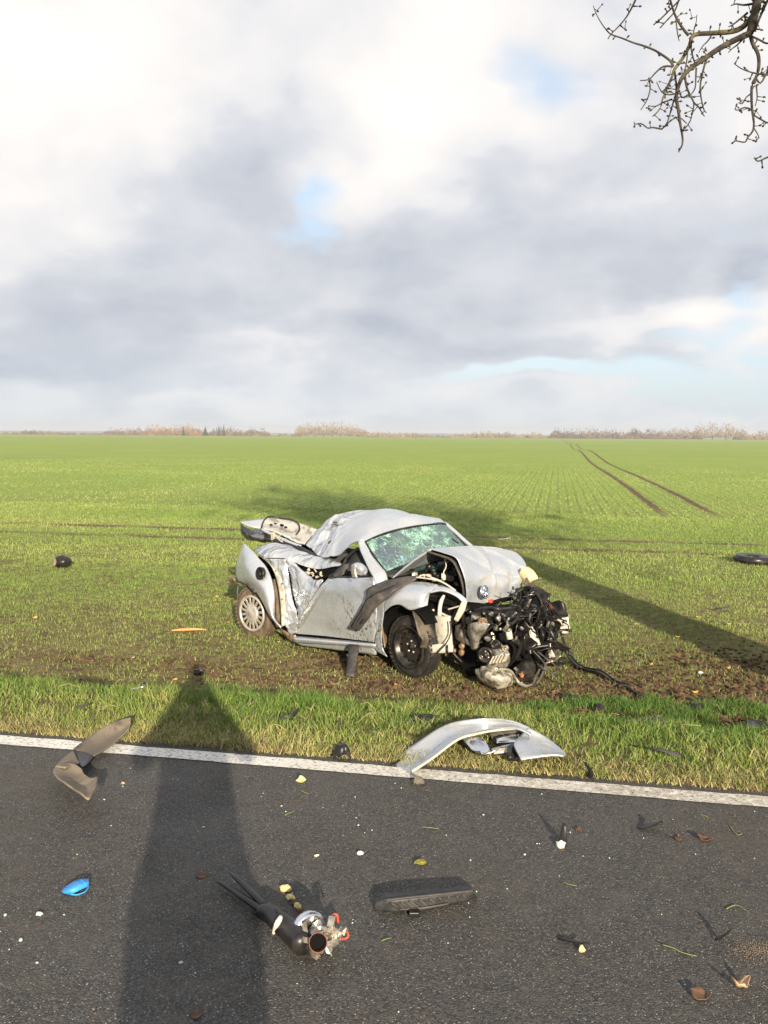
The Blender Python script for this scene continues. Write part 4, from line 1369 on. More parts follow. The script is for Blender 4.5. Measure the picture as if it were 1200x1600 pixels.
b.box((-1.264, -0.470, 1.120), (.05, .03, .10), Matrix.Rotation(.3, 3, 'Y'), .008, rng).tube([(-1.227, -0.470, 1.138), (-1.092, -0.500, 1.100), (-1.022, -0.480, 1.074)], .007, 5).tube([(-1.166, -0.480, 1.069), (-1.010, -0.480, 1.128)], .006, 5)
b.build_each('hinge_bracket', M_CREAM, bl)
# rear lamp stub and under-bumper bracket
b = MB().patch([[(-2.011, -0.560, 0.573), (-1.901, -0.600, 0.583), (-1.750, -0.660, 0.599)], [(-2.012, -0.560, 0.517), (-1.888, -0.600, 0.528), (-1.737, -0.660, 0.554)]], 3, 2, .01, 15, 1)
b.build('lamp_stub', M_RUST, CAR, .05)
b = MB().tube([(-1.569, -0.780, 0.596), (-1.413, -0.800, 0.602), (-1.259, -0.830, 0.587), (-1.083, -0.870, 0.540)], .018, 6).tube([(-1.627, -0.720, 0.528), (-1.613, -0.740, 0.447), (-1.573, -0.760, 0.385)], .012, 6)
b.build_each('bumper_bracket', M_GREYPL, CAR)

# --- engine bay left open under the buckled bonnet
b = MB()
b.patch([[(.98, -.58, .78), (1.25, -.56, .76), (1.6, -.50, .70)], [(.98, 0, .80), (1.25, 0, .72), (1.62, -.1, .66)], [(.98, .6, .82), (1.25, .6, .74), (1.6, .5, .66)]], 4, 4, .05, 5, 3)
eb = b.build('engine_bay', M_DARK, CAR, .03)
b = MB()
b.tube([(0.874, -0.640, 0.888), (1.101, -0.620, 0.946), (1.339, -0.620, 0.962), (1.503, -0.600, 0.949), (1.646, -0.560, 0.876)], .009, 6)
b.tube([(1.169, -0.600, 0.939), (1.234, -0.560, 0.981), (1.352, -0.560, 0.963), (1.450, -0.540, 0.942)], .008, 6)
b.build_each('inner_wing', M_WHITEISH, eb)
b = MB()
rng = random.Random(21)
for i in range(22):
    p = Vector((1.192, -0.420, 0.948)) + Vector((rng.uniform(-.28, .30), rng.uniform(-.10, .30), rng.uniform(-.05, .06)))
    s = rng.uniform(.03, .09)
    if rng.random() < .5:
        b.lathe([(s * .5, 0), (s * .5, s), (s * .3, s * 1.1), (0, s * 1.1)], p, (rng.uniform(-.5, .5), rng.uniform(-.5, .2), 1), 10)
    else:
        b.box(p, (s, s * .8, s * .7), Matrix.Rotation(rng.uniform(0, 3), 3, 'Z'), .004, rng)
b.build_each('bay_fittings', M_BLACK, eb)
b = MB()
for i in range(9):
    p = Vector((1.281, -0.500, 0.948)) + Vector((rng.uniform(-.24, .24), rng.uniform(-.06, .06), rng.uniform(-.03, .05)))
    b.box(p, (rng.uniform(.02, .06), .03, rng.uniform(.02, .045)), Matrix.Rotation(rng.uniform(0, 3), 3, 'Z'), .005, rng)
b.build('bay_bolts', M_WHITEISH, eb)['kind'] = 'stuff'
b = MB().patch([[(0.798, -0.300, 1.008), (0.992, -0.200, 1.033), (1.132, -0.100, 1.012)], [(0.799, -0.300, 0.935), (0.993, -0.200, 0.967), (1.116, -0.100, 0.944)]], 5, 4, .02, 7, 1)
b.build('bay_cover', material('dark_teal_plastic', (.02, .05, .05), .25), eb, .03)

# lamp carrier: pale upright, foot and torn arms
b = MB()
b.patch([[(1.488, -0.660, 0.627), (1.586, -0.670, 0.637), (1.665, -0.660, 0.653)], [(1.491, -0.660, 0.484), (1.605, -0.680, 0.506), (1.683, -0.660, 0.516)], [(1.501, -0.660, 0.355), (1.624, -0.680, 0.380), (1.702, -0.660, 0.390)], [(1.494, -0.660, 0.279), (1.635, -0.700, 0.299), (1.711, -0.660, 0.319)]], 4, 5, .008, 12, 3)
cr_ = b.build('lamp_carrier', M_WHITEISH, CAR, .03)
b = MB().patch([[(1.509, -0.760, 0.361), (1.636, -0.740, 0.392), (1.744, -0.700, 0.392)], [(1.518, -0.760, 0.294), (1.638, -0.740, 0.307), (1.745, -0.700, 0.332)]], 4, 3, .006, 14, 2)
b.build('carrier_foot', M_WHITEISH, cr_, .04)
b = MB()
b.tube([(1.485, -0.600, 0.593), (1.483, -0.600, 0.680), (1.481, -0.580, 0.751), (1.494, -0.550, 0.812)], [.026, .020, .022, .012], 8)
b.tube([(1.500, -0.600, 0.645), (1.565, -0.600, 0.630), (1.622, -0.600, 0.620)], .012, 8)
b.tube([(1.537, -0.540, 0.679), (1.592, -0.530, 0.699), (1.663, -0.520, 0.726)], .008, 6)
b.tube([(1.341, -0.780, 0.677), (1.386, -0.720, 0.632), (1.448, -0.660, 0.571), (1.436, -0.600, 0.548)], .010, 6)
b.tube([(1.411, -0.620, 0.672), (1.435, -0.600, 0.598), (1.412, -0.600, 0.525)], .013, 6)
b.build_each('torn_arm', M_WHITEISH, cr_)
b = MB().tube([(1.717, -0.720, 0.621), (1.736, -0.730, 0.505), (1.717, -0.770, 0.417), (1.665, -0.790, 0.351), (1.626, -0.790, 0.313)], .007, 6).tube([(1.725, -0.760, 0.399), (1.727, -0.760, 0.290)], .009, 6)
b.build_each('carrier_cable', M_BLACK, cr_)
b = MB().patch([[(1.234, -0.500, 0.770), (1.382, -0.460, 0.811), (1.577, -0.420, 0.782)], [(1.235, -0.480, 0.640), (1.401, -0.440, 0.646), (1.564, -0.420, 0.648)], [(1.269, -0.460, 0.540), (1.420, -0.440, 0.534), (1.550, -0.420, 0.520)]], 4, 4, .03, 9, 8)
b.build('lamp_pocket', M_IRON, CAR, .02)

# --- engine: belt side turned to the road
eng = empty('engine', (0, 0, 0)); eng.parent = CAR
MB().patch([[(1.329, -0.300, 0.642), (1.615, -0.200, 0.683), (1.817, 0.100, 0.685), (1.872, 0.400, 0.680)], [(1.376, -0.300, 0.410), (1.636, -0.220, 0.441), (1.861, 0.050, 0.436), (1.995, 0.400, 0.438)], [(1.505, -0.300, 0.175), (1.777, -0.240, 0.183), (1.905, 0.000, 0.165), (2.002, 0.400, 0.178)], [(1.613, -0.280, 0.064), (1.803, -0.220, 0.071), (1.893, 0.020, 0.044), (1.929, 0.400, 0.000)]], 6, 5, .05, 7, 9).build('engine_block', M_DARK, eng, .10, off=-1)
MB().patch([[(1.768, -0.500, 0.561), (1.915, -0.540, 0.614), (2.019, -0.500, 0.607)], [(1.754, -0.500, 0.497), (1.902, -0.550, 0.535), (1.983, -0.510, 0.554)], [(1.786, -0.500, 0.428), (1.873, -0.540, 0.449), (1.902, -0.500, 0.460)], [(1.812, -0.500, 0.340), (1.851, -0.520, 0.339), (1.866, -0.500, 0.344)]], 5, 5, .006, 12, 2).build('timing_cover', M_ALU, eng, .03)
MB().patch([[(1.518, -0.400, 0.493), (1.615, -0.420, 0.537), (1.678, -0.400, 0.519)], [(1.520, -0.400, 0.386), (1.617, -0.430, 0.413), (1.673, -0.400, 0.405)], [(1.569, -0.400, 0.350), (1.651, -0.420, 0.342), (1.714, -0.400, 0.325)]], 5, 5, .012, 12, 2).build('heat_shield', M_ALU, eng, .02)
MB().patch([[(1.853, -0.420, 0.445), (1.959, -0.420, 0.476)], [(1.817, -0.420, 0.334), (1.985, -0.430, 0.378)], [(1.812, -0.420, 0.197), (2.010, -0.420, 0.234)]], 4, 4).build('belt_cover', M_BLACK, eng, .03)
MB().patch([[(2.010, -0.500, 0.358), (2.152, -0.540, 0.402), (2.208, -0.480, 0.390)], [(2.004, -0.500, 0.278), (2.176, -0.560, 0.327), (2.232, -0.480, 0.317)], [(1.990, -0.480, 0.205), (2.133, -0.520, 0.222), (2.197, -0.470, 0.237)]], 5, 5, .012, 14, 2).build('gearbox_case', M_ALU, eng, .03)
for fin_at in ((2.127, -0.590, 0.305), (2.163, -0.590, 0.318), (2.199, -0.590, 0.327), (2.235, -0.590, 0.337), (2.271, -0.590, 0.350)):
    MB().box(fin_at, (.012, .05, .085), Matrix.Rotation(.5, 3, 'Y')).build('casing_fin', M_WHITEISH, eng, bevel=.003)
for px_, s_ in (((2.090, -0.560, 0.239), (.06, .05, .03)), ((2.192, -0.540, 0.255), (.05, .05, .04)), ((2.247, -0.540, 0.360), (.03, .05, .05)), ((2.024, -0.540, 0.475), (.05, .05, .03)), ((1.820, -0.480, 0.639), (.06, .05, .03))):
    MB().box(px_, s_, Matrix.Rotation(.4, 3, 'Y')).build('casting_boss', M_ALU, eng, bevel=.008)
pax = Vector((.42, -.90, .0)).normalized()


def pulley(c, r, mt, name='pulley'):
    c = Vector(c)
    p = MB().lathe([(r * .9, -.03), (r, -.012), (r * .86, .0), (r, .012), (r * .98, .024), (r * .72, .020), (r * .66, .006), (r * .30, .008), (r * .28, .026), (0, .028)], c, pax, 24)
    o = p.build(name, mt, eng)
    a = pax.cross(Vector((0, 0, 1))).normalized(); bb = pax.cross(a)
    if r > .055:
        for k in range(3):
            t = k / 3 * 6.283 + .5
            MB().lathe([(r * .13, 0), (r * .13, .012), (0, .013)], c + pax * .010 + (a * math.cos(t) + bb * math.sin(t)) * r * .48, pax, 8).build('pulley_bolt', M_ALU, eng)


pulley((2.052, -0.600, 0.340), .072, M_STEEL)
pulley((1.948, -0.520, 0.616), .042, M_RUST)
pulley((2.152, -0.580, 0.450), .042, M_STEEL)
pulley((1.940, -0.400, 0.646), .042, M_IRON)
pulley((2.216, -0.520, 0.416), .028, M_ALU)
pulley((1.523, -0.360, 0.157), .036, M_RUST)
b = MB()
b.tube([(1.873, -0.490, 0.331), (1.894, -0.480, 0.431), (1.952, -0.470, 0.531), (2.025, -0.460, 0.608)], .012, 6, flat=(1.0, .35))
b.tube([(2.049, -0.490, 0.303), (2.113, -0.470, 0.395), (2.111, -0.460, 0.447)], .011, 6, flat=(1.0, .35))
b.build_each('drive_belt', M_BLACK, eng)
MB().tube([(2.121, -0.360, 0.548), (2.145, -0.360, 0.461)], .030, 12, sub=1).build('canister', M_WHITEISH, eng)
MB().tube([(2.104, -0.360, 0.618), (2.121, -0.360, 0.560)], .010, 6, sub=1).build('canister_rod', M_CHROME, eng)
b = MB()
rng = random.Random(8)
for i in range(44):
    p = Vector((1.818, -0.420, 0.606)) + Vector((rng.gauss(.02, .22), rng.uniform(-.06, .10), rng.gauss(.01, .11)))
    if i % 3 == 0:
        p = Vector((2.027, -0.420, 0.475)) + Vector((rng.gauss(0, .16), rng.uniform(-.05, .10), rng.gauss(0, .14)))
    if p.z > (1.816, -0.420, 0.698)[2]:
        p.z = (1.816, -0.420, 0.698)[2] - rng.uniform(0, .10)
    s = rng.uniform(.012, .045)
    if rng.random() < .22:
        b.lathe([(s * .5, 0), (s * .5, s * .8), (s * .3, s), (0, s)], p, (rng.uniform(-.2, .8), -1, rng.uniform(-.4, .4)), 9)
    else:
        b.box(p, (s * rng.uniform(.8, 2.6), s * .8, s * rng.uniform(.4, 1.1)), Matrix.Rotation(rng.uniform(0, 3), 3, 'Y') @ Matrix.Rotation(rng.uniform(-.6, .6), 3, 'X'), s * .18, rng)
b.build('engine_fittings', M_ALU, eng)['kind'] = 'stuff'
b = MB()
for i in range(26):
    p = Vector((1.832, -0.400, 0.642)) + Vector((rng.gauss(.02, .22), rng.uniform(-.06, .10), rng.gauss(.01, .10)))
    if p.z > (1.817, -0.420, 0.686)[2]:
        p.z = (1.817, -0.420, 0.686)[2] - rng.uniform(0, .10)
    s = rng.uniform(.02, .07)
    b.box(p, (s * 1.4, s, s * .8), Matrix.Rotation(rng.uniform(0, 3), 3, 'Y') @ Matrix.Rotation(rng.uniform(0, 3), 3, 'Z'), .006, rng)
b.build_each('engine_covers', M_BLACK, eng)
b = MB()
for i in range(14):
    p = Vector((1.537, -0.360, 0.274)) + Vector((rng.gauss(0, .07), rng.uniform(-.04, .08), rng.gauss(0, .07)))
    s = rng.uniform(.02, .06)
    b.lathe([(s * .5, 0), (s * .55, s), (s * .3, s * 1.1), (0, s * 1.1)], p, (rng.uniform(-.6, .6), -1, rng.uniform(-.6, .6)), 10)
b.build('exhaust_fittings', M_RUST, eng)['kind'] = 'stuff'
# hoses
b = MB()
for pts, r in (([(1.935, -0.300, 0.748), (2.059, -0.360, 0.653), (2.119, -0.300, 0.593), (2.058, -0.100, 0.647)], .014), ([(1.771, -0.440, 0.682), (1.955, -0.460, 0.742), (2.073, -0.400, 0.739), (2.012, -0.100, 0.702)], .016),
               ([(1.887, -0.500, 0.409), (1.991, -0.500, 0.542), (2.063, -0.460, 0.608)], .008), ([(1.554, -0.500, 0.533), (1.599, -0.500, 0.664), (1.660, -0.440, 0.709)], .014),
               ([(2.153, -0.340, 0.453), (2.139, -0.200, 0.367), (2.098, -0.200, 0.237)], .018), ([(1.525, -0.520, 0.374), (1.558, -0.480, 0.248), (1.639, -0.440, 0.161)], .012)):
    b.tube(pts, r, 8)
b.build_each('hose', M_BLACK, eng)
# mud-caked undershield and exhaust loop below
MB().patch([[(1.871, -0.520, 0.152), (2.032, -0.580, 0.207), (2.133, -0.500, 0.188), (2.145, -0.340, 0.155)], [(1.919, -0.560, 0.120), (2.126, -0.660, 0.169), (2.226, -0.600, 0.166), (2.199, -0.380, 0.106)], [(1.958, -0.540, 0.070), (2.140, -0.620, 0.105), (2.225, -0.560, 0.105), (2.178, -0.360, 0.049)], [(2.033, -0.500, 0.035), (2.138, -0.540, 0.035), (2.196, -0.500, 0.039), (2.163, -0.360, 0.034)]], 6, 6, .018, 9, 3).build('undershield', M_MUDFOIL, CAR, .02)
MB().tube([(1.971, -0.560, 0.197), (2.111, -0.520, 0.211), (2.175, -0.400, 0.178), (2.191, -0.340, 0.109), (2.221, -0.300, 0.047), (2.237, -0.220, 0.010), (2.238, -0.120, 0.002)], .016, 8).build('pipe_loop', M_ALU, CAR)
MB().patch([[(2.107, -0.200, 0.177), (2.145, -0.100, 0.203), (2.178, -0.000, 0.166)], [(2.138, -0.260, 0.120), (2.219, -0.220, 0.141), (2.195, -0.020, 0.073)], [(2.162, -0.220, 0.043), (2.193, -0.160, 0.019), (2.181, -0.040, 0.012)]], 5, 5, .05, 9, 5).build('catalyst_box', M_IRON, CAR, .02)
MB().box((2.219, -0.270, 0.126), (.035, .02, .018), Matrix.Rotation(.6, 3, 'Y'), .012, rng).build('orange_lens', M_SMOKE, CAR)

# --- torn left front corner: black tangle
b = MB()
b.patch([[(1.863, 0.100, 0.730), (1.703, 0.520, 0.808), (1.659, 0.780, 0.669), (1.657, 1.000, 0.537)], [(1.905, 0.050, 0.507), (1.837, 0.400, 0.511), (1.717, 0.800, 0.401), (1.760, 1.000, 0.344)], [(1.948, 0.000, 0.300), (1.916, 0.300, 0.245), (1.878, 0.600, 0.188), (1.852, 0.800, 0.184)], [(1.985, 0.050, 0.108), (1.960, 0.300, 0.057), (1.936, 0.500, 0.049), (1.876, 0.700, 0.070)]], 6, 6, .13, 5, 2)
b.build('crushed_corner', M_DARK, CAR, .03)
rng = random.Random(14)
wires = MB()
poly = [(800, 945), (822, 900), (850, 940), (884, 955), (880, 1010), (860, 1040), (815, 1040)]
anchor = [((1.998, -0.020, 0.689), .0), ((1.847, 0.400, 0.742), .0), ((1.838, 0.620, 0.547), .0), ((1.826, 0.850, 0.445), .0), ((1.980, 0.700, 0.257), .0), ((2.028, 0.360, 0.254), .0), ((2.049, 0.060, 0.308), .0), ((2.007, 0.250, 0.462), .0), ((2.050, 0.400, 0.122), .0), ((2.086, -0.050, 0.489), .0)]
A = [Vector(a[0]) for a in anchor]
for i in range(22):
    p = rng.choice(A[:4] + A[5:]) + Vector((rng.gauss(.0, .05), rng.gauss(-.02, .04), rng.gauss(0, .06)))
    a_, b_ = rng.uniform(.05, .13), rng.uniform(.04, .10)
    R_ = Matrix.Rotation(rng.uniform(0, 3), 3, 'X') @ Matrix.Rotation(rng.uniform(0, 3), 3, 'Z')
    rows = [[p + R_ @ Vector((a_ * (x_ - 1), b_ * (y_ - 1), rng.uniform(-.03, .03))) for x_ in range(3)] for y_ in range(3)]
    MB().patch(rows, 3, 3, .02, 12, i).build('torn_plate', (M_BLACK, M_BLACK, M_IRON, M_BLACK, M_ALU, M_BLACK, M_BLACK, M_WHITEISH)[i % 8] if i % 8 not in (4, 7) or i < 17 else M_BLACK, CAR, .008)
for i in range(105):
    p, q = rng.choice(A), rng.choice(A)
    p = p + Vector((rng.gauss(0, .09), rng.gauss(-.03, .06), rng.gauss(0, .07)))
    q = p.lerp(q, rng.uniform(.25, .8)) + Vector((rng.gauss(0, .08), rng.gauss(-.03, .06), rng.gauss(0, .07)))
    mid = (p + q) / 2 + Vector((rng.gauss(.02, .06), rng.gauss(-.04, .05), rng.gauss(-.02, .07)))
    wires.tube([p, mid, q], rng.choice((.003, .004, .005, .007, .010, .016)), 5, sub=5)
wt_ = wires.build('wire_tangle', M_BLACK, CAR)
wt_['kind'] = 'stuff'
b = MB()
for i in range(46):
    p = rng.choice(A) + Vector((rng.gauss(0, .09), rng.gauss(-.02, .07), rng.gauss(0, .08)))
    s = rng.uniform(.02, .10)
    b.box(p, (s * 1.4, s * .18, s * .6), Matrix.Rotation(rng.uniform(0, 3), 3, 'Y') @ Matrix.Rotation(rng.uniform(0, 3), 3, 'Z'), .012, rng)
b.build_each('broken_plastic', M_BLACK, CAR)
b = MB()
for i in range(30):
    p = rng.choice(A) + Vector((rng.gauss(.03, .08), rng.gauss(-.06, .06), rng.gauss(0, .08)))
    s = rng.uniform(.010, .034)
    b.box(p, (s * rng.uniform(1, 3.2), s * .4, s * rng.uniform(.4, 1)), Matrix.Rotation(rng.uniform(0, 3), 3, 'Y') @ Matrix.Rotation(rng.uniform(0, 3), 3, 'X'), s * .2, rng)
b.build('bright_fragments', M_ALU, CAR)['kind'] = 'stuff'
MB().patch([[(2.023, 0.100, 0.487), (2.046, 0.120, 0.500)], [(2.054, 0.080, 0.400), (2.102, 0.140, 0.393)], [(2.117, 0.100, 0.345), (2.150, 0.140, 0.300)]], 3, 4, .02, 10, 2).build('pale_bracket', M_WHITEISH, CAR, .02)
MB().patch([[(1.756, 0.980, 0.402), (1.788, 1.040, 0.419), (1.846, 1.060, 0.446)], [(1.787, 0.960, 0.334), (1.813, 1.030, 0.341), (1.856, 1.060, 0.371)], [(1.839, 0.970, 0.272), (1.859, 1.000, 0.257), (1.877, 1.020, 0.298)]], 4, 4, .015, 12, 2).build('bent_side_member', M_WHITEISH, CAR, .05)
MB().patch([[(1.749, 0.900, 0.564), (1.834, 1.000, 0.576)], [(1.759, 0.900, 0.490), (1.877, 1.000, 0.466)], [(1.782, 0.940, 0.419), (1.859, 1.040, 0.444)]], 4, 4, .02, 9, 3).build('corner_cap', M_BLACK, CAR, .03)
MB().tube([(1.824, 0.660, 0.633), (1.831, 0.720, 0.613), (1.823, 0.780, 0.556)], .014, 6).build('red_wire', M_RED, CAR)
MB().patch([[(1.648, 0.560, 0.876), (1.680, 0.700, 0.777), (1.694, 0.800, 0.658)], [(1.677, 0.500, 0.827), (1.690, 0.620, 0.727), (1.710, 0.720, 0.629)]], 4, 3, .02, 9, 1).build('bent_panel', M_GREYPL, CAR, .015)
MB().patch([[(1.697, 0.280, 0.736), (1.688, 0.400, 0.734)], [(1.762, 0.260, 0.650), (1.768, 0.360, 0.644)]], 3, 3, .01, 9, 1).build('radiator_end', M_CREAM, CAR, .03)
b = MB()
for pts in ([(2.081, 0.100, 0.294), (2.209, 0.100, 0.230), (2.302, 0.160, 0.149), (2.352, 0.120, 0.116), (2.315, 0.080, 0.091)], [(2.217, 0.050, 0.152), (2.224, -0.060, 0.050), (2.238, -0.100, 0.011)], [(2.164, 0.040, 0.169), (2.281, 0.000, 0.137), (2.328, 0.060, 0.098), (2.376, 0.100, 0.013)],
            [(2.254, 0.060, 0.158), (2.254, -0.000, 0.069), (2.240, -0.060, 0.003)], [(2.099, 0.000, 0.327), (2.208, 0.060, 0.211), (2.299, 0.060, 0.117)]):
    b.tube(pts, .013, 6, flat=(1, .5), sub=3)
b.build_each('grille_frame', M_GREYPL, CAR)
b = MB()
b.tube([(1.952, 0.750, 0.345), (1.977, 0.800, 0.206), (2.019, 0.860, 0.089), (2.084, 0.860, 0.013)], [.012, .014, .012, .008], 6).tube([(1.951, 0.600, 0.367), (2.051, 0.620, 0.215), (2.108, 0.700, 0.113)], .007, 5)
b.build_each('hanging_loom', M_BLACK, CAR)

# ------------------------------------------------------------------ horizon: hedges, woods, single trees, hills
def twig_mass(mb, r, cx, cy, z0, w, h, n, s):
    """A crown as many small upright twig flakes inside an uneven dome."""
    for _ in range(n):
        a, rr = r.uniform(0, 6.283), math.sqrt(r.random())
        px, py = cx + math.cos(a) * rr * w / 2, cy + math.sin(a) * rr * w / 2
        top = h * (1 - 0.75 * rr * rr) * r.uniform(0.55, 1.08)
        zz = z0 + r.uniform(0.02, 1) * top
        q = r.uniform(0, 3.14)
        ln, wd = s * r.uniform(.7, 1.9), s * r.uniform(.18, .6)
        ex, ey = math.cos(q) * wd, math.sin(q) * wd
        tx, ty = r.uniform(-.4, .4) * ln, r.uniform(-.4, .4) * ln
        mb.add([(px - ex, py - ey, zz - ln * .4), (px + ex, py + ey, zz - ln * .4), (px + tx + ex * .3, py + ty + ey * .3, zz + ln * .6), (px + tx - ex * .3, py + ty - ey * .3, zz + ln * .6)], [(0, 1, 2, 3)], False)


M_HEDGE = material('bare_hedge_twigs', (0.125, 0.090, 0.068), 0.9, var=(0.21, 0.155, 0.11), vscale=0.05, spec=0.1)
M_LARCH = material('autumn_leaves', (0.28, 0.17, 0.08), 0.9, var=(0.19, 0.125, 0.08), vscale=0.06, spec=0.1)
M_BARETW = material('pale_bare_twigs', (0.27, 0.210, 0.145), 0.9, var=(0.19, 0.145, 0.105), vscale=0.07, spec=0.1)
M_FIR = material('fir_needles', (0.028, 0.050, 0.026), 0.9, spec=0.1)
M_FARHILL = material('far_hills', (0.10, 0.13, 0.13), 0.95, var=(0.14, 0.16, 0.13), vscale=0.004, spec=0.05)
R = random.Random(31)
FAR = 820.0
ORD = ('first', 'second', 'third', 'fourth', 'fifth', 'sixth', 'seventh', 'eighth', 'ninth')


def hx(px, d=FAR):
    return (px - 600) / 1383.0 * d


def hedge(name, m, px0, px1, h0, h1, d=FAR, step=5.0, n=120, s=0.85):
    mb = MB()
    x = hx(px0, d)
    while x < hx(px1, d):
        k = (x - hx(px0, d)) / (hx(px1, d) - hx(px0, d))
        hh = (h0 + (h1 - h0) * k) * R.uniform(.75, 1.2) * min(1, .45 + 6 * k, .45 + 6 * (1 - k))
        w = max(step * 1.5, hh * 1.2)
        yy = d + R.uniform(-6, 6)
        twig_mass(mb, R, x, yy, zg(x, yy) - .3, w, hh, int(n * (1 + hh / 8)), s)
        x += step * R.uniform(.7, 1.3)
    return tag(mb.build(name, m), kind='stuff')


hedge('hedgerow', M_HEDGE, -420, 12, 5.0, 5.0)
hedge('hedgerow', M_HEDGE, 26, 100, 4.6, 3.6)
hedge('hedgerow', M_HEDGE, 100, 168, 1.6, 1.6)
hedge('woodland', M_HEDGE, 168, 222, 7.6, 8.0, s=.9)
hedge('woodland', M_LARCH, 222, 322, 10.2, 10.6, step=4, s=.95)
hedge('woodland', M_HEDGE, 330, 424, 9.2, 7.6, step=4, s=.95)
hedge('hedgerow', M_HEDGE, 430, 470, 2.2, 4.4)
hedge('hedgerow', M_BARETW, 565, 675, 6.6, 4.2, s=.9)
hedge('hedgerow', M_HEDGE, 675, 706, 3.0, 2.0)
hedge('hedgerow', M_BARETW, 704, 855, 6.4, 7.0, s=.9)
hedge('hedgerow', M_HEDGE, 858, 1092, 10.4, 10.4, step=4, s=.9)
hedge('hedgerow', M_BARETW, 1150, 1600, 11.2, 11.2, step=4, s=.9)


def far_tree(px, w, h, m, label, kind='bare_tree', d=FAR, group=None, n=520):
    x = hx(px, d)
    y = d + R.uniform(-14, 14)
    z = zg(x, y)
    t = empty(kind, (x, y, z - .2))
    tag(t, label, 'tree', group)
    mb = MB()
    if kind == 'fir_tree':
        for k in range(7):
            f = k / 6
            rr = w / 2 * (1 - f) + .25
            mb.lathe([(rr, h * (.08 + .80 * f)), (rr * .25, h * (.24 + .80 * f * .95))], (0, 0, 0), (0, 0, 1), 9, smooth=False, close=False)
        mb.build('crown', M_FIR, t)
    else:
        twig_mass(mb, R, 0, 0, h * .10, w, h * .95, n, .85)
        mb.build('crown', m, t)
    MB().tube([(0, 0, 0), (.2, 0, h * .4), (0, .1, h * .8)], [h * .03, h * .02, h * .006], 6).build('trunk', M_HEDGE, t)


for i, (px, w, h) in enumerate(((468, 13, 11.5), (480, 16, 14.8), (492, 15, 13.6), (505, 17, 14.2), (519, 17, 15.2), (532, 18, 15.6), (545, 15, 13.0), (556, 13, 10.5), (567, 11, 8.0))):
    far_tree(px, w, h, M_BARETW, ORD[i] + ' pale bare tree from the left in the rounded horizon clump', group='trees of the pale clump on the horizon')
for i, (px, w, h) in enumerate(((1088, 13, 12.5), (1099, 16, 16.5), (1113, 18, 18.6), (1128, 18, 17.6), (1142, 15, 15.0), (1156, 12, 12.5))):
    far_tree(px, w, h, M_BARETW, ORD[i] + ' bare tree from the left in the tall right clump', group='trees of the tall clump at the right')
far_tree(324, 6.5, 9.5, M_FIR, 'broad dark fir between the orange wood and the brown wood on the horizon', 'fir_tree')
for px, h, lab_ in ((292, 9.8, 'small pointed dark fir rising out of the orange wood on the left horizon'), (345, 10.6, 'left one of three pointed dark firs rising out of the brown wood'),
                    (351, 11.4, 'middle and tallest of three pointed dark firs in the brown wood'), (357, 10.2, 'right one of three pointed dark firs rising out of the brown wood')):
    far_tree(px, 3.6, h, M_FIR, lab_, 'fir_tree', group='pointed firs in the left wood')
far_tree(868, 12, 10.5, M_HEDGE, 'dark brown rounded tree where the tramlines meet the hedge', 'bare_tree')
far_tree(990, 11, 10.8, M_HEDGE, 'dark rounded tree standing out of the long brown hedge right of the tramlines', 'bare_tree')

hv, hf = [], []
NH = 160
for i in range(NH + 1):
    px = -900 + 3000 * i / NH
    x = hx(px, 2400)
    hgt = 4.5 + 4 * mnoise.noise(Vector((px * .0035, 3, 1))) + 1.5 * mnoise.noise(Vector((px * .02, 8, 1)))
    hv += [(x, 2350, -6), (x, 2400, hgt), (x, 2900, hgt * .8), (x, 3000, -6)]
for i in range(NH):
    for k in range(3):
        a = i * 4 + k
        hf.append((a, a + 4, a + 5, a + 1))
hm = MB().add(hv, hf)
tag(hm.build('hills', M_FARHILL), kind='structure')

# ------------------------------------------------------------------ roadside apple tree (mostly outside the picture)
M_BARK = material('grey_bark', (0.032, 0.027, 0.024), 0.85, var=(0.075, 0.066, 0.045), vscale=18, bump=0.6, bscale=70, spec=0.2)
M_LICHEN = material('lichen_bark', (0.11, 0.10, 0.045), 0.9, var=(0.040, 0.034, 0.028), vscale=26, vlo=.45, vhi=.6, bump=0.6, bscale=60, spec=0.2)
TREE_XY = (5.0, 5.05)
tree = empty('roadside_tree', (*TREE_XY, zg(*TREE_XY) - .05))
tag(tree, 'bare roadside tree whose knobbly twigs hang into the top right corner', 'tree')
TO = Vector(tree.location)
tr_ = random.Random(12)


def in_view(p, pad=0.25):
    p = Vector(p) + TO
    return abs(p.x) < .452 * p.y + pad and p.z < 1.65 + p.y * .485 + pad and p.y > 0


MB().tube([(0, 0, 0), (-.05, .02, 1.2), (-.02, .10, 2.7), (.05, .08, 4.1)], [.52, .40, .34, .26], 14).build('trunk', M_BARK, tree)
limb_mb = []


def grow(mb, p, d, length, rad, lvl):
    pts, rads = [p], [rad]
    seg = 5
    for k in range(seg):
        d = (d + Vector((tr_.gauss(0, .22), tr_.gauss(0, .22), tr_.gauss(.02, .16)))).normalized()
        p = p + d * length / seg
        if in_view(p):
            break
        pts.append(p)
        rads.append(rad * (1 - .7 * (k + 1) / seg))
    if len(pts) < 2:
        return
    mb.tube(pts, rads, 6 if lvl < 2 else 4, sub=2 if lvl < 2 else 1)
    if lvl < 4:
        for k in range((5, 6, 6, 5)[lvl]):
            i = tr_.randrange(1, len(pts))
            ax_ = Vector((tr_.gauss(0, 1), tr_.gauss(0, 1), tr_.gauss(.1, .7))).normalized()
            grow(mb, pts[i], (d * .6 + ax_).normalized(), length * tr_.uniform(.45, .72), max(.010, rads[i] * .62), lvl + 1)


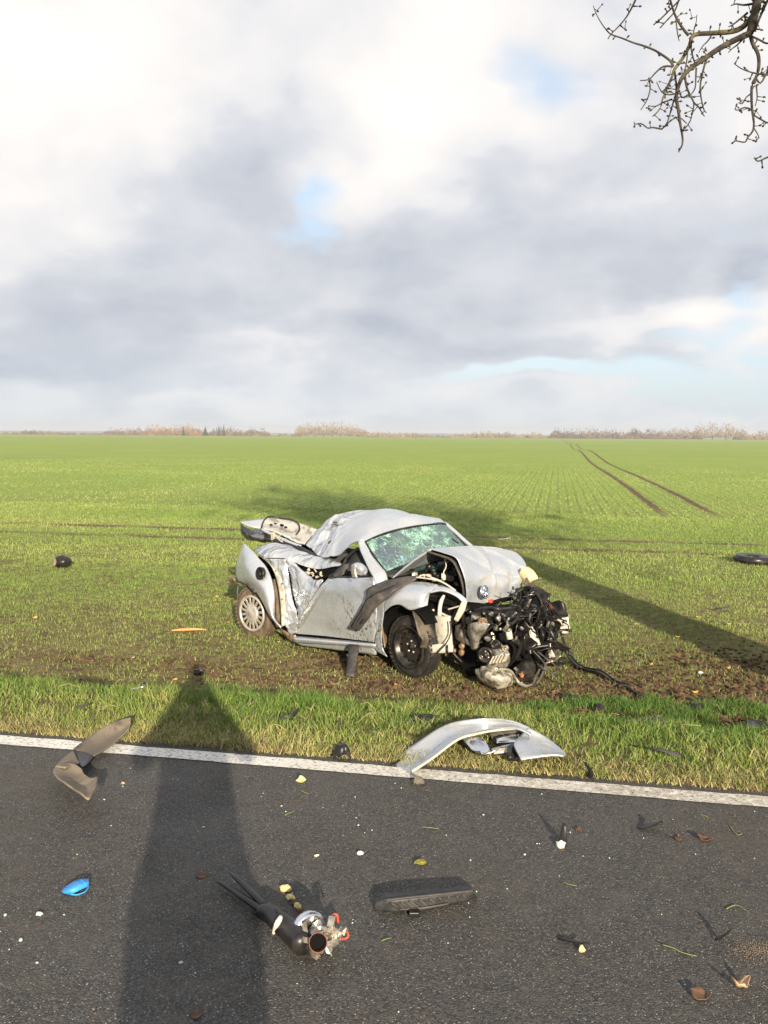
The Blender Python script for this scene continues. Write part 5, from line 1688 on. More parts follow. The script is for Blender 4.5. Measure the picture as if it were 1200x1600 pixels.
for a in range(7):
    t = a / 7 * 6.283 + .4
    mb = MB()
    grow(mb, Vector((.05, .08, 3.3 + .11 * a)), Vector((math.cos(t), math.sin(t), .62)).normalized(), 3.3, .10, 0)
    mb.build('limb', M_BARK, tree)
for a in range(6):
    mb = MB()
    grow(mb, Vector((.05, .08, 3.9 + .05 * a)), Vector((-1.0, -.3 + .2 * a, .75 + .12 * (a % 3))).normalized(), 4.2, .10, 0)
    mb.build('limb', M_BARK, tree)


def tv(p):
    return tuple(Vector(p) - TO)


def twig(mb, pts, r0, r1, n=6):
    pts = [tv(p) for p in pts]
    k = len(pts) - 1
    r0, r1 = r0 * .85, r1 * .8
    mb.tube(pts, [r0 + (r1 - r0) * i / k for i in range(k + 1)], n, sub=3)
    # spurs and buds
    for i in range(k):
        a, c = Vector(pts[i]), Vector(pts[i + 1])
        L = (c - a).length
        m_ = max(1, int(L / .028))
        for j in range(m_):
            if tr_.random() < .85:
                p = a.lerp(c, (j + tr_.random()) / m_)
                ax_ = (c - a).normalized()
                dd = Vector((tr_.gauss(0, 1), tr_.gauss(0, .6), tr_.gauss(0, 1)))
                dd = (dd - ax_ * dd.dot(ax_) * .7).normalized()
                l2 = tr_.uniform(.010, .036)
                q = p + dd * l2
                mb.tube([p, q], [r1 * .9 + .001, .0018], 4, sub=1)
                mb.lathe([(.0012, -.003), (.0055, .003), (.0042, .011), (0, .015)], q, dd, 5, close=False)
                if tr_.random() < .35:
                    q2 = q + Vector((tr_.gauss(0, .015), tr_.gauss(0, .01), tr_.gauss(.005, .015)))
                    mb.tube([q, q2], [.0024, .0014], 4, sub=1)
                    mb.lathe([(.001, -.003), (.0052, .003), (0, .012)], q2, (q2 - q), 5, close=False)


def tw(pts, r0, r1, m=None, name='branch', n=6):
    mb = MB()
    twig(mb, pts, r0, r1, n)
    mb.build(name, m or M_BARK, tree)


# the bough that dips into view, joined to the trunk outside the frame
tw([(5.0, 5.1, 3.0), (4.4, 5.0, 3.9), (3.6, 4.9, 4.5), (2.85, 4.8, 4.30), (2.25, 4.7, 4.25), (1.846, 4.620, 3.914), (1.835, 4.600, 3.813), (1.812, 4.580, 3.725), (1.796, 4.580, 3.646)], .050, .022, n=9)
tw([(1.796, 4.580, 3.646), (1.720, 4.560, 3.607), (1.639, 4.550, 3.562), (1.559, 4.540, 3.506), (1.491, 4.520, 3.455), (1.443, 4.520, 3.400), (1.417, 4.500, 3.314), (1.429, 4.500, 3.248), (1.438, 4.500, 3.193), (1.453, 4.500, 3.126), (1.454, 4.500, 3.083), (1.437, 4.500, 3.047)], .019, .0035, n=8)
tw([(1.811, 4.580, 3.737), (1.782, 4.620, 3.700), (1.733, 4.640, 3.681), (1.634, 4.660, 3.680), (1.544, 4.660, 3.670), (1.517, 4.640, 3.608), (1.477, 4.620, 3.538), (1.435, 4.600, 3.480), (1.417, 4.580, 3.436), (1.396, 4.580, 3.386), (1.373, 4.570, 3.333), (1.356, 4.560, 3.274), (1.319, 4.550, 3.234)], .017, .0035, M_LICHEN, n=8)
tw([(1.428, 4.600, 3.493), (1.411, 4.600, 3.520), (1.377, 4.620, 3.556), (1.341, 4.640, 3.588), (1.287, 4.660, 3.618), (1.247, 4.680, 3.639), (1.186, 4.700, 3.672), (1.142, 4.720, 3.696), (1.114, 4.730, 3.728), (1.086, 4.740, 3.773), (1.067, 4.750, 3.815), (1.055, 4.760, 3.854)], .0075, .0022)
tw([(1.126, 4.720, 3.674), (1.145, 4.720, 3.702), (1.172, 4.700, 3.725), (1.204, 4.680, 3.760), (1.224, 4.660, 3.794), (1.245, 4.640, 3.840)], .003, .0065)
tw([(1.518, 4.660, 3.669), (1.488, 4.650, 3.693), (1.451, 4.640, 3.737), (1.424, 4.620, 3.771), (1.396, 4.600, 3.828)], .009, .006)
tw([(1.350, 4.700, 3.735), (1.379, 4.680, 3.755), (1.417, 4.660, 3.789), (1.448, 4.640, 3.817), (1.466, 4.620, 3.838)], .004, .006)
tw([(1.384, 4.700, 3.720), (1.412, 4.680, 3.749), (1.443, 4.660, 3.783), (1.460, 4.640, 3.842)], .004, .005)
tw([(1.445, 4.640, 3.737), (1.447, 4.620, 3.673), (1.452, 4.600, 3.616)], .005, .003)
tw([(1.541, 4.660, 3.673), (1.546, 4.660, 3.704), (1.554, 4.660, 3.735), (1.556, 4.660, 3.769)], .0045, .0022)
tw([(1.428, 4.600, 3.493), (1.377, 4.600, 3.492), (1.339, 4.600, 3.461), (1.308, 4.600, 3.430), (1.264, 4.600, 3.424)], .006, .003)
tw([(1.308, 4.600, 3.430), (1.316, 4.600, 3.387), (1.302, 4.600, 3.331), (1.272, 4.600, 3.282)], .005, .0025)
tw([(1.429, 4.580, 3.460), (1.435, 4.560, 3.367), (1.421, 4.560, 3.305), (1.402, 4.550, 3.240), (1.390, 4.550, 3.203), (1.366, 4.550, 3.173)], .0065, .003)
tw([(1.366, 4.550, 3.173), (1.321, 4.550, 3.181), (1.296, 4.550, 3.178), (1.263, 4.550, 3.199), (1.231, 4.550, 3.196), (1.228, 4.550, 3.208)], .005, .0025)
tw([(1.366, 4.550, 3.173), (1.400, 4.540, 3.206), (1.440, 4.530, 3.225), (1.479, 4.520, 3.191)], .0045, .003)
tw([(1.466, 4.540, 3.457), (1.475, 4.540, 3.384), (1.496, 4.540, 3.335), (1.513, 4.530, 3.295), (1.511, 4.530, 3.259), (1.494, 4.520, 3.200), (1.452, 4.500, 3.144)], .007, .003)
tw([(1.575, 4.550, 3.510), (1.559, 4.550, 3.449), (1.549, 4.550, 3.379), (1.557, 4.550, 3.318), (1.569, 4.540, 3.263), (1.582, 4.540, 3.251)], .0065, .003)
tw([(1.523, 4.540, 3.463), (1.522, 4.540, 3.415), (1.520, 4.540, 3.366), (1.496, 4.540, 3.329)], .006, .003)
tw([(1.519, 4.640, 3.639), (1.521, 4.600, 3.549), (1.523, 4.560, 3.490)], .006, .004)
tw([(1.504, 4.620, 3.591), (1.494, 4.600, 3.521), (1.480, 4.580, 3.451), (1.489, 4.560, 3.383)], .005, .003)
tw([(1.426, 4.500, 3.329), (1.383, 4.500, 3.320), (1.345, 4.500, 3.332), (1.318, 4.500, 3.380)], .005, .0025)
tw([(1.415, 4.560, 3.321), (1.371, 4.560, 3.305), (1.333, 4.560, 3.286), (1.298, 4.560, 3.289)], .005, .0025)
tw([(1.513, 4.530, 3.295), (1.536, 4.520, 3.268), (1.556, 4.520, 3.237), (1.566, 4.520, 3.225)], .005, .0025)
tw([(1.796, 4.580, 3.646), (1.811, 4.580, 3.598), (1.839, 4.580, 3.549), (1.843, 4.570, 3.496), (1.832, 4.560, 3.440), (1.808, 4.550, 3.396), (1.800, 4.540, 3.344), (1.802, 4.530, 3.267), (1.810, 4.520, 3.197), (1.806, 4.520, 3.157), (1.782, 4.520, 3.126), (1.770, 4.520, 3.104), (1.726, 4.520, 3.110), (1.716, 4.520, 3.104)], .012, .003, n=7)
tw([(1.823, 4.560, 3.431), (1.850, 4.560, 3.401), (1.879, 4.560, 3.447), (1.915, 4.560, 3.493)], .005, .006)
tw([(1.800, 4.540, 3.344), (1.775, 4.540, 3.325), (1.753, 4.530, 3.291), (1.734, 4.530, 3.297)], .005, .0025)
tw([(1.827, 4.550, 3.381), (1.833, 4.550, 3.329), (1.825, 4.550, 3.287)], .005, .0025)
tw([(1.805, 4.530, 3.261), (1.767, 4.530, 3.273), (1.730, 4.530, 3.260), (1.717, 4.530, 3.266)], .005, .0025)
tw([(1.809, 4.520, 3.233), (1.841, 4.520, 3.215), (1.880, 4.520, 3.197), (1.917, 4.520, 3.203)], .005, .004)
tw([(1.811, 4.520, 3.172), (1.832, 4.520, 3.142), (1.839, 4.520, 3.123)], .004, .0025)
tw([(1.734, 4.600, 3.507), (1.773, 4.600, 3.483), (1.832, 4.600, 3.465), (1.903, 4.600, 3.456), (1.950, 4.600, 3.472)], .0025, .006)
tw([(1.810, 4.500, 3.025), (1.829, 4.500, 3.007), (1.860, 4.500, 3.019), (1.898, 4.500, 3.035)], .003, .006)
tw([(1.829, 4.600, 3.673), (1.846, 4.600, 3.722), (1.869, 4.600, 3.777), (1.886, 4.600, 3.814), (1.904, 4.600, 3.844)], .007, .009)
tw([(1.811, 4.660, 3.780), (1.773, 4.660, 3.749), (1.742, 4.660, 3.724), (1.717, 4.660, 3.711)], .007, .003)
tw([(1.834, 4.660, 3.823), (1.790, 4.660, 3.817), (1.751, 4.660, 3.822), (1.725, 4.660, 3.813)], .007, .003)
tw([(1.773, 4.600, 3.630), (1.743, 4.600, 3.599), (1.718, 4.600, 3.581), (1.700, 4.600, 3.562)], .005, .0025)
tw([(1.634, 4.660, 3.670), (1.616, 4.660, 3.642), (1.591, 4.660, 3.617), (1.573, 4.660, 3.586)], .005, .0025)
tw([(1.805, 4.600, 3.643), (1.850, 4.600, 3.625), (1.889, 4.600, 3.607), (1.927, 4.600, 3.619)], .006, .005)

# ------------------------------------------------------------------ the person taking the picture (behind the lens; casts the long shadow)
M_COAT = material('dark_coat', (0.030, 0.032, 0.040), 0.85)
M_SKIN = material('skin', (0.50, 0.32, 0.24), 0.5)
sk_v = [(0, 0, .96), (0, .01, 1.18), (0, .02, 1.40), (0, .0, 1.50), (0, .03, 1.66), (0, .02, 1.83),
        (.17, .01, 1.41), (.31, .06, 1.27), (.15, .24, 1.42), (.05, .30, 1.60),
        (-.17, .01, 1.41), (-.31, .06, 1.27), (-.15, .24, 1.42), (-.05, .30, 1.60),
        (.10, 0, .90), (.12, .02, .50), (.12, -.02, .09), (.13, .12, .05),
        (-.10, 0, .90), (-.12, .02, .50), (-.12, -.02, .09), (-.13, .12, .05)]
sk_r = [.17, .155, .135, .055, .095, .085, .07, .055, .050, .035, .085, .062, .050, .035, .12, .080, .055, .045, .12, .080, .055, .045]
sk_e = [(0, 1), (1, 2), (2, 3), (3, 4), (4, 5), (2, 6), (6, 7), (7, 8), (8, 9), (2, 10), (10, 11), (11, 12), (12, 13), (0, 14), (14, 15), (15, 16), (16, 17), (0, 18), (18, 19), (19, 20), (20, 21)]
pm = bpy.data.meshes.new('person')
pm.from_pydata(sk_v, sk_e, [])
pm.materials.append(M_COAT)
person = bpy.data.objects.new('person', pm)
COL.objects.link(person)
md = person.modifiers.new('skin', 'SKIN')
for i, r_ in enumerate(sk_r):
    pm.skin_vertices[0].data[i].radius = (r_, r_ * (.75 if i < 3 else 1.0))
pm.skin_vertices[0].data[0].use_root = True
person.modifiers.new('smooth', 'SUBSURF').levels = 2
person.modifiers['smooth'].render_levels = 2
person.location = (0.055, -0.36, 0.0)
person.scale = (.93, .90, 1.035)
person.rotation_euler = (0, 0, math.radians(12))
tag(person, 'person in a dark coat on the road with both arms raised to the face', 'person')
coat = MB().lathe([(.20, .50), (.215, .75), (.235, .92), (.19, 1.04), (.175, 1.2), (.175, 1.33), (.09, 1.45), (.055, 1.50)], (0, 0, 0), (0, 0, 1), 24, close=False)
coat.build('coat', M_COAT, person, .02)

# ------------------------------------------------------------------ debris
def chunk(name, label, cat, p, size, m, seed, rz=0.0, group=None, detail=2, rough_=.35):
    """A broken lump: faceted, uneven, lying on p."""
    r = random.Random(seed)
    mb = MB()
    n = 7
    rings = [(-.5, .55), (-.2, 1.0), (.15, .9), (.42, .5)]
    vs = []
    for zz, rad in rings:
        for k in range(n):
            t = k / n * 6.283 + r.uniform(-.3, .3)
            q = rad * r.uniform(1 - rough_, 1 + rough_ * .6)
            vs.append((math.cos(t) * q * size[0] / 2, math.sin(t) * q * size[1] / 2, (zz + .5 + r.uniform(-.12, .12) * (zz > -.5)) * size[2]))
    vs.append((r.uniform(-.2, .2) * size[0], r.uniform(-.2, .2) * size[1], size[2] * r.uniform(.9, 1.1)))
    fs = [(i * n + k, i * n + (k + 1) % n, (i + 1) * n + (k + 1) % n, (i + 1) * n + k) for i in range(3) for k in range(n)]
    fs += [(3 * n + k, 3 * n + (k + 1) % n, 4 * n) for k in range(n)] + [tuple(range(n - 1, -1, -1))]
    mb.add(vs, fs, False)
    o = mb.build(name, m)
    o.location = p
    o.rotation_euler = (0, 0, rz)
    return tag(o, label, cat, group)


def shard(name, label, cat, p, size, m, seed, rz=0.0, lift=.3, group=None, th=.004):
    """A broken curved plate."""
    r = random.Random(seed)
    mb = MB()
    rows = []
    for i in range(4):
        w = size[1] / 2 * (1, .9, .75, .35)[i] * r.uniform(.75, 1.15)
        x = size[0] * (i / 3 - .5)
        zz = size[2] * (i / 3) ** 1.4
        rows.append([(x + r.uniform(-.08, .08) * size[0], -w, zz + .004), (x, 0, zz + lift * size[1] * .35 + .004), (x + r.uniform(-.08, .08) * size[0], w, zz + .004)])
    mb.patch(rows, 3, 2, size[1] * .08, 18 / max(size[0], .05) * .1, seed)
    o = mb.build(name, m, None, th)
    o.location = p
    o.rotation_euler = (0, 0, rz)
    return tag(o, label, cat, group)


def leaf(label, p, L, m, seed, rz=0.0, group=None, curl=.35, cat='leaf'):
    r = random.Random(seed)
    rows = []
    for i, w in enumerate((.03, .30, .42, .34, .18, .02)):
        x = (i / 5 - .5) * L
        c = curl * L * (abs(i / 5 - .5) * 2) ** 2 * r.uniform(.4, 1.1)
        rows.append([(x, -w * L, c + w * L * curl * r.uniform(.3, 1.2) + .003), (x, 0, c * .7 + .003), (x, w * L, c + w * L * curl * r.uniform(.3, 1.2) + .003)])
    o = MB().patch(rows, 2, 1, .04 * L, 12, seed).build('fallen_leaf', m, None, .0012)
    o.location = p
    o.rotation_euler = (r.uniform(-.2, .2), r.uniform(-.2, .2), rz)
    return tag(o, label, cat, group)


def stalk(name, label, cat, pts, r0, m, group=None):
    c = Vector(pts[0])
    o = MB().tube([Vector(p) - c for p in pts], [r0, r0 * .9] + [r0 * .7] * (len(pts) - 2), 5, flat=(1, .5)).build(name, m)
    o.location = c
    return tag(o, label, cat, group)


M_LEAFBR = material('brown_leaf', (0.085, 0.045, 0.026), 0.7, var=(0.17, 0.085, 0.045), vscale=30)
M_LEAFTAN = material('tan_leaf', (0.52, 0.33, 0.19), 0.65, var=(0.42, 0.26, 0.15), vscale=30)
M_LEAFYE = material('yellow_leaf', (0.52, 0.36, 0.06), 0.65, var=(0.42, 0.27, 0.06), vscale=30)
M_MOSS = material('moss', (0.12, 0.13, 0.02), 0.95, var=(0.26, 0.21, 0.03), vscale=60, bump=.8)
M_FUNGUS = material('pale_yellow_shards', (0.66, 0.56, 0.25), 0.6, var=(0.45, 0.30, 0.12), vscale=40)
M_PALE = material('pale_plastic', (0.70, 0.67, 0.58), 0.5, var=(0.5, 0.45, 0.36), vscale=40)
M_GLASSG = material('safety_glass', (0.38, 0.52, 0.47), 0.15, var=(0.55, 0.68, 0.62), vscale=60)
M_BLUE = material('blue_plastic', (0.025, 0.22, 0.62), 0.35, var=(0.05, 0.32, 0.72), vscale=18)
M_GRASSBIT = material('cut_grass', (0.17, 0.24, 0.04), 0.6, var=(0.30, 0.28, 0.09), vscale=20)
M_WOODOR = material('split_wood', (0.55, 0.30, 0.10), 0.8, var=(0.46, 0.26, 0.10), vscale=20, bump=.5)
M_MUDPL = material('muddy_trim_plastic', (0.135, 0.112, 0.085), 0.8, var=(0.060, 0.050, 0.042), vscale=8, vlo=.52, vhi=.68, bump=.4)
M_MUDPL2 = material('clay_covered_plastic', (0.235, 0.190, 0.130), 0.85, var=(0.17, 0.135, 0.095), vscale=9, bump=.25)
M_BROWNTW = material('brown_stalk', (0.085, 0.055, 0.035), 0.9)
M_SAND = material('sand', (0.20, 0.15, 0.10), 0.95, bump=.5)

def crumpled(name, label, cat, p, size, m, seed, rz=0.0):
    """A torn sheet lying in folds."""
    r = random.Random(seed)
    rows = [[(size[0] * (i / 4 - .5) + r.uniform(-.1, .1) * size[0], size[1] * (j / 4 - .5) + r.uniform(-.12, .12) * size[1], max(.0, size[2] * (r.uniform(.1, 1.0) if 0 < i < 4 and 0 < j < 4 else r.uniform(-.25, .4)))) for j in range(5)] for i in range(5)]
    o = MB().patch(rows, 3, 3, size[2] * .35, 14, seed).build(name, m, None, .004)
    o.location = p
    o.rotation_euler = (0, 0, rz)
    return tag(o, label, cat)


# silver wing panel on the verge
wp = empty('wing_panel', (0.477, 4.334, 0.012)); tag(wp, 'arched silver body panel with an empty lamp opening lying on the grass verge', 'car panel')
WPO = Vector(wp.location)


def rel(rows, o):
    return [[tuple(Vector(p) - o) for p in r] for r in rows]


b = MB()
b.patch(rel([[(0.029, 4.340, -0.014), (0.092, 4.260, 0.001), (0.146, 4.160, 0.024)], [(0.142, 4.460, 0.033), (0.205, 4.380, 0.023), (0.254, 4.270, 0.054)],
             [(0.309, 4.600, 0.096), (0.356, 4.540, 0.072), (0.385, 4.400, 0.104)], [(0.432, 4.680, 0.109), (0.469, 4.660, 0.073), (0.495, 4.520, 0.097)],
             [(0.568, 4.720, 0.108), (0.597, 4.720, 0.076), (0.606, 4.600, 0.088)], [(0.690, 4.640, 0.124), (0.704, 4.640, 0.103), (0.711, 4.550, 0.109)],
             [(0.783, 4.580, 0.107), (0.785, 4.570, 0.089), (0.781, 4.520, 0.082)]], WPO), 4, 6, .004, 7, 3)
M_SILVD = mat_silver('mud_flecked_silver', .75)
b.build('panel_arch', M_SILVD, wp, .008)
b = MB()
b.patch(rel([[(0.777, 4.580, 0.106), (0.845, 4.540, 0.079), (0.893, 4.440, 0.067), (0.917, 4.300, 0.068)], [(0.720, 4.520, 0.078), (0.808, 4.520, 0.062), (0.870, 4.420, 0.054), (0.909, 4.260, 0.076)],
             [(0.661, 4.320, 0.108), (0.771, 4.380, 0.077), (0.838, 4.320, 0.070), (0.893, 4.200, 0.095)], [(0.672, 4.160, 0.089), (0.746, 4.160, 0.102), (0.820, 4.160, 0.112), (0.875, 4.160, 0.110)]], WPO), 5, 5)
b.build('panel_corner', M_SILVD, wp, .008)
b = MB()
b.tube(rel([[(0.146, 4.150, 0.030), (0.257, 4.260, 0.061), (0.387, 4.390, 0.107), (0.500, 4.500, 0.100), (0.607, 4.580, 0.091), (0.722, 4.620, 0.084), (0.784, 4.620, 0.047)]], WPO)[0], .007, 6)
b.build('panel_flange', M_WHITEISH, wp)
b = MB()
b.patch(rel([[(0.572, 4.620, 0.060), (0.646, 4.640, 0.067), (0.739, 4.640, 0.065), (0.788, 4.620, 0.044)], [(0.583, 4.600, 0.042), (0.661, 4.620, 0.039), (0.736, 4.620, 0.040), (0.774, 4.600, 0.040)], [(0.592, 4.560, 0.032), (0.656, 4.580, 0.018), (0.707, 4.560, 0.019), (0.748, 4.560, 0.040)]], WPO), 4, 4, .01, 9, 2)
b.build('lamp_recess', M_GREYPL, wp, .008)
b = MB()
b.patch(rel([[(0.602, 4.560, 0.060), (0.672, 4.580, 0.067), (0.730, 4.580, 0.068)], [(0.598, 4.500, 0.046), (0.664, 4.520, 0.047), (0.698, 4.500, 0.054)]], WPO), 4, 3, .006, 9, 2)
b.build('reflector', M_CHROME, wp, .006)
b = MB()
b.patch(rel([[(0.416, 4.460, 0.090), (0.458, 4.480, 0.090), (0.508, 4.480, 0.080)], [(0.436, 4.420, 0.070), (0.488, 4.440, 0.064), (0.547, 4.440, 0.054)], [(0.476, 4.360, 0.052), (0.511, 4.320, 0.054), (0.558, 4.340, 0.063)], [(0.500, 4.340, 0.043), (0.571, 4.320, 0.078), (0.647, 4.360, 0.093)]], WPO), 5, 4, .02, 11, 3)
b.build('lamp_bracket', M_CHROME, wp, .006)
b = MB()
b.patch(rel([[(0.556, 4.380, 0.062), (0.643, 4.400, 0.076)], [(0.565, 4.340, 0.050), (0.655, 4.340, 0.061)]], WPO), 3, 3, .006, 9, 1)
b.build('bracket_rail', M_WHITEISH, wp, .006)
b = MB()
b.patch(rel([[(0.641, 4.380, 0.080), (0.679, 4.420, 0.069)], [(0.620, 4.250, 0.058), (0.683, 4.270, 0.051)]], WPO), 3, 3, .01, 9, 1)
b.build('lamp_back', M_BLACK, wp, .03)
b = MB()
b.patch(rel([[(0.013, 4.320, -0.016), (0.115, 4.440, 0.013)], [(0.029, 4.280, -0.007), (0.131, 4.400, 0.018)]], WPO), 3, 3, .002, 9, 1)
b.build('rubber_lip', M_BLACK, wp, .012)

# folded mud-grey trim on the line at the left
ft = empty('folded_trim', (-1.451, 4.038, 0.000)); tag(ft, 'folded mud grey plastic wheel arch liner lying across the white line', 'plastic trim')
FO = Vector(ft.location)
b = MB()
b.patch(rel([[(-1.347, 4.620, 0.132), (-1.348, 4.620, 0.100), (-1.347, 4.580, 0.082)], [(-1.419, 4.630, 0.111), (-1.400, 4.620, 0.065), (-1.376, 4.550, 0.051)], [(-1.479, 4.600, 0.089), (-1.450, 4.570, 0.040), (-1.399, 4.460, 0.038)],
             [(-1.534, 4.520, 0.060), (-1.489, 4.460, 0.030), (-1.417, 4.360, 0.040)], [(-1.563, 4.360, 0.049), (-1.507, 4.320, 0.038), (-1.433, 4.280, 0.046)]], FO), 4, 5, .004, 8, 2)
b.build('upper_leaf', M_MUDPL, ft, .006)
b = MB()
b.patch(rel([[(-1.563, 4.360, 0.046), (-1.568, 4.240, 0.051), (-1.530, 4.020, 0.087)], [(-1.515, 4.260, 0.050), (-1.514, 4.160, 0.065), (-1.498, 4.000, 0.095)], [(-1.450, 4.120, 0.071), (-1.460, 4.060, 0.081), (-1.470, 3.980, 0.100)]], FO), 4, 4)
b.build('side_fold', M_MUDPL2, ft, .006)
b = MB()
b.patch(rel([[(-1.561, 4.360, 0.046), (-1.433, 4.280, 0.045)], [(-1.502, 4.240, 0.045), (-1.428, 4.200, 0.047)], [(-1.428, 4.080, 0.065), (-1.412, 4.060, 0.072)]], FO), 4, 4)
b.build('inner_fold', M_BLACK, ft, .005)
b = MB()
b.patch(rel([[(-1.522, 3.980, 0.090), (-1.506, 4.080, 0.083), (-1.454, 4.060, 0.088), (-1.390, 3.980, 0.094)], [(-1.498, 3.920, 0.099), (-1.470, 3.980, 0.081), (-1.420, 3.980, 0.079), (-1.358, 3.920, 0.094)],
             [(-1.430, 3.800, 0.120), (-1.411, 3.840, 0.098), (-1.360, 3.840, 0.090), (-1.309, 3.860, 0.100)], [(-1.373, 3.720, 0.135), (-1.338, 3.700, 0.124), (-1.308, 3.740, 0.096), (-1.280, 3.860, 0.106)],
             [(-1.324, 3.660, 0.140), (-1.285, 3.620, 0.140), (-1.251, 3.620, 0.124), (-1.260, 3.800, 0.113)], [(-1.299, 3.630, 0.144), (-1.249, 3.570, 0.147), (-1.207, 3.540, 0.141), (-1.240, 3.720, 0.128)]], FO), 5, 4, .003, 9, 4)
b.build('lower_leaf', M_MUDPL2, ft, .008)

# black pipe with a torn metal valve housing
tp = empty('broken_pipe', (-0.326, 2.777, 0.000)); tag(tp, 'bent black plastic pipe with a crushed metal valve housing on its end', 'car part')
TPO = Vector(tp.location)
rl = lambda pts: [tuple(Vector(p) - TPO) for p in pts]
MB().tube(rl([(-0.413, 2.874, 0.035), (-0.377, 2.848, 0.045), (-0.335, 2.785, 0.050), (-0.296, 2.740, 0.050), (-0.266, 2.688, 0.055), (-0.242, 2.641, 0.060)]), [.020, .030, .034, .038, .038, .036], 16).build('pipe', M_BLACK, tp)
MB().tube(rl([(-0.588, 3.079, 0.030), (-0.531, 3.016, 0.035), (-0.464, 2.938, 0.040), (-0.391, 2.856, 0.045)]), [.010, .014, .018, .022], 8, flat=(1, .6)).build('prong', M_BLACK, tp)
MB().tube(rl([(-0.554, 3.111, 0.050), (-0.527, 3.078, 0.050), (-0.469, 2.998, 0.050), (-0.384, 2.872, 0.050)]), [.006, .014, .020, .020], 8, flat=(1, .5)).build('prong', M_BLACK, tp)
MB().tube(rl([(-0.439, 2.918, 0.012), (-0.407, 2.879, 0.014), (-0.356, 2.821, 0.016)]), [.008, .011, .008], 8).build('bracket', M_BLACK, tp)
b = MB()
for k in range(5):
    b.tube(rl([H(426 + 2.2 * k,1416 + 1.6 * k,.075), H(432 + 2.2 * k,1420 + 1.6 * k,.080)]) if False else rl([tuple(Vector((-0.361, 2.840, 0.070)) + Vector((.012 * k, -.003 * k, -.004 * k))), tuple(Vector((-0.343, 2.785, 0.085)) + Vector((.012 * k, -.003 * k, -.006 * k)))]), .0045, 5)
b.build('ribs', M_BLACK, tp)['kind'] = 'stuff'
MB().tube(rl([(-0.325, 2.751, 0.085), (-0.332, 2.729, 0.080), (-0.343, 2.747, 0.050), (-0.351, 2.765, 0.020)]), [.008, .010, .008, .005], 8).build('clamp', M_PALE, tp)
hs = MB()
hc_ = Vector((-0.198, 2.671, 0.070)) - TPO
axh = (Vector((-0.242, 2.641, 0.060)) - Vector((-0.335, 2.785, 0.050))).normalized()
hs.lathe([(.044, -.085), (.056, -.075), (.058, -.055), (.050, -.05)], hc_ + Vector((0, 0, -.008)), axh, 22)
housing = hs.build('valve_housing', M_CHROME, tp, .004)
b = MB()
r = random.Random(3)
for k in range(40):
    a, q = r.uniform(0, 6.283), r.uniform(.02, .05)
    p = hc_ + Vector((r.gauss(.016, .026), r.gauss(.008, .020), r.gauss(-.006, .020)))
    b.box(p, (r.uniform(.015, .034), r.uniform(.012, .03), r.uniform(.012, .026)), Matrix.Rotation(a, 3, 'Z') @ Matrix.Rotation(r.uniform(-1, 1), 3, 'X'), .006, r)
b.build('crushed_metal', M_ALU, housing)['kind'] = 'stuff'
ho = hc_ + Vector((.004, -.058, .012))
axo = Vector((.1, -.85, .5)).normalized()
MB().lathe([(.027, 0), (.027, .010), (.021, .012), (.019, -.01), (0, -.012)], ho, axo, 20).build('port', M_DARK, housing)
MB().lathe([(.0275, .006), (.0292, .011), (.0278, .014), (.0262, .008)], ho, axo, 22, close=False).build('gasket', material('rust_red_seal', (.24, .075, .045), .6), housing)
MB().tube(rl([(-0.164, 2.710, 0.090), (-0.154, 2.712, 0.115), (-0.140, 2.712, 0.115), (-0.137, 2.711, 0.090)]), .004, 6).build('red_wire', M_RED, housing)
MB().tube(rl([(-0.137, 2.703, 0.060), (-0.110, 2.698, 0.070), (-0.105, 2.687, 0.055), (-0.134, 2.693, 0.045)]), .004, 6).build('red_wire', M_RED, housing)
MB().tube(rl([(-0.165, 2.662, 0.050), (-0.161, 2.661, 0.030), (-0.154, 2.655, 0.012)]), .0022, 5).build('straw', M_GRASSBIT, housing)

M_TRIMBK = material('weathered_black_trim', (0.020, 0.021, 0.023), 0.6, var=(0.050, 0.050, 0.050), vscale=22)
# ribbed black trim
rt_ = empty('ribbed_trim', (0.145, 2.969, 0.000)); tag(rt_, 'long ribbed black plastic trim piece lying on the asphalt', 'plastic trim')
RO = Vector(rt_.location)
b = MB()
top_ = [(-0.020, 2.938, 0.030), (0.022, 2.928, 0.052), (0.099, 2.939, 0.056), (0.189, 2.955, 0.056), (0.268, 2.975, 0.054), (0.322, 2.994, 0.050)]
bot_ = [(-0.023, 2.945, 0.003), (0.062, 2.932, 0.006), (0.140, 2.942, 0.006), (0.213, 2.972, 0.006), (0.275, 2.996, 0.004), (0.343, 3.036, 0.003)]
bk_ = [(-0.012, 3.002, 0.004), (0.025, 3.043, 0.006), (0.103, 3.062, 0.006), (0.197, 3.081, 0.006), (0.279, 3.096, 0.006), (0.330, 3.110, 0.004)]
mid1 = [tuple(Vector(a).lerp(Vector(c), .5) + Vector((0, -.004, .003))) for a, c in zip(top_, bot_)]
b.patch(rel([bk_, [tuple(Vector(a).lerp(Vector(c), .5) + Vector((0, 0, .008))) for a, c in zip(bk_, top_)], top_, mid1, bot_], RO), 6, 3)
b.build('shell', M_TRIMBK, rt_, .004)
for k in range(9):
    f = .22 + k * .082
    i = f * 5
    j, t = int(i), i - int(i)
    a = Vector(top_[j]).lerp(Vector(top_[j + 1]), t)
    c = Vector(bot_[j]).lerp(Vector(bot_[j + 1]), t)
    MB().tube([a + Vector((0, -.006, -.008)) - RO, a.lerp(c, .5) + Vector((0, -.014, .006)) - RO, c + Vector((0, -.004, .012)) - RO], .0045, 5, sub=2, flat=(.6, 1)).build('rib', M_GREYPL, rt_)
MB().tube([tuple(Vector(p) - RO) for p in [(0.010, 2.914, 0.055), (0.099, 2.927, 0.060), (0.188, 2.945, 0.060), (0.321, 2.985, 0.054)]], .0045, 6).build('ridge', M_GREYPL, rt_)
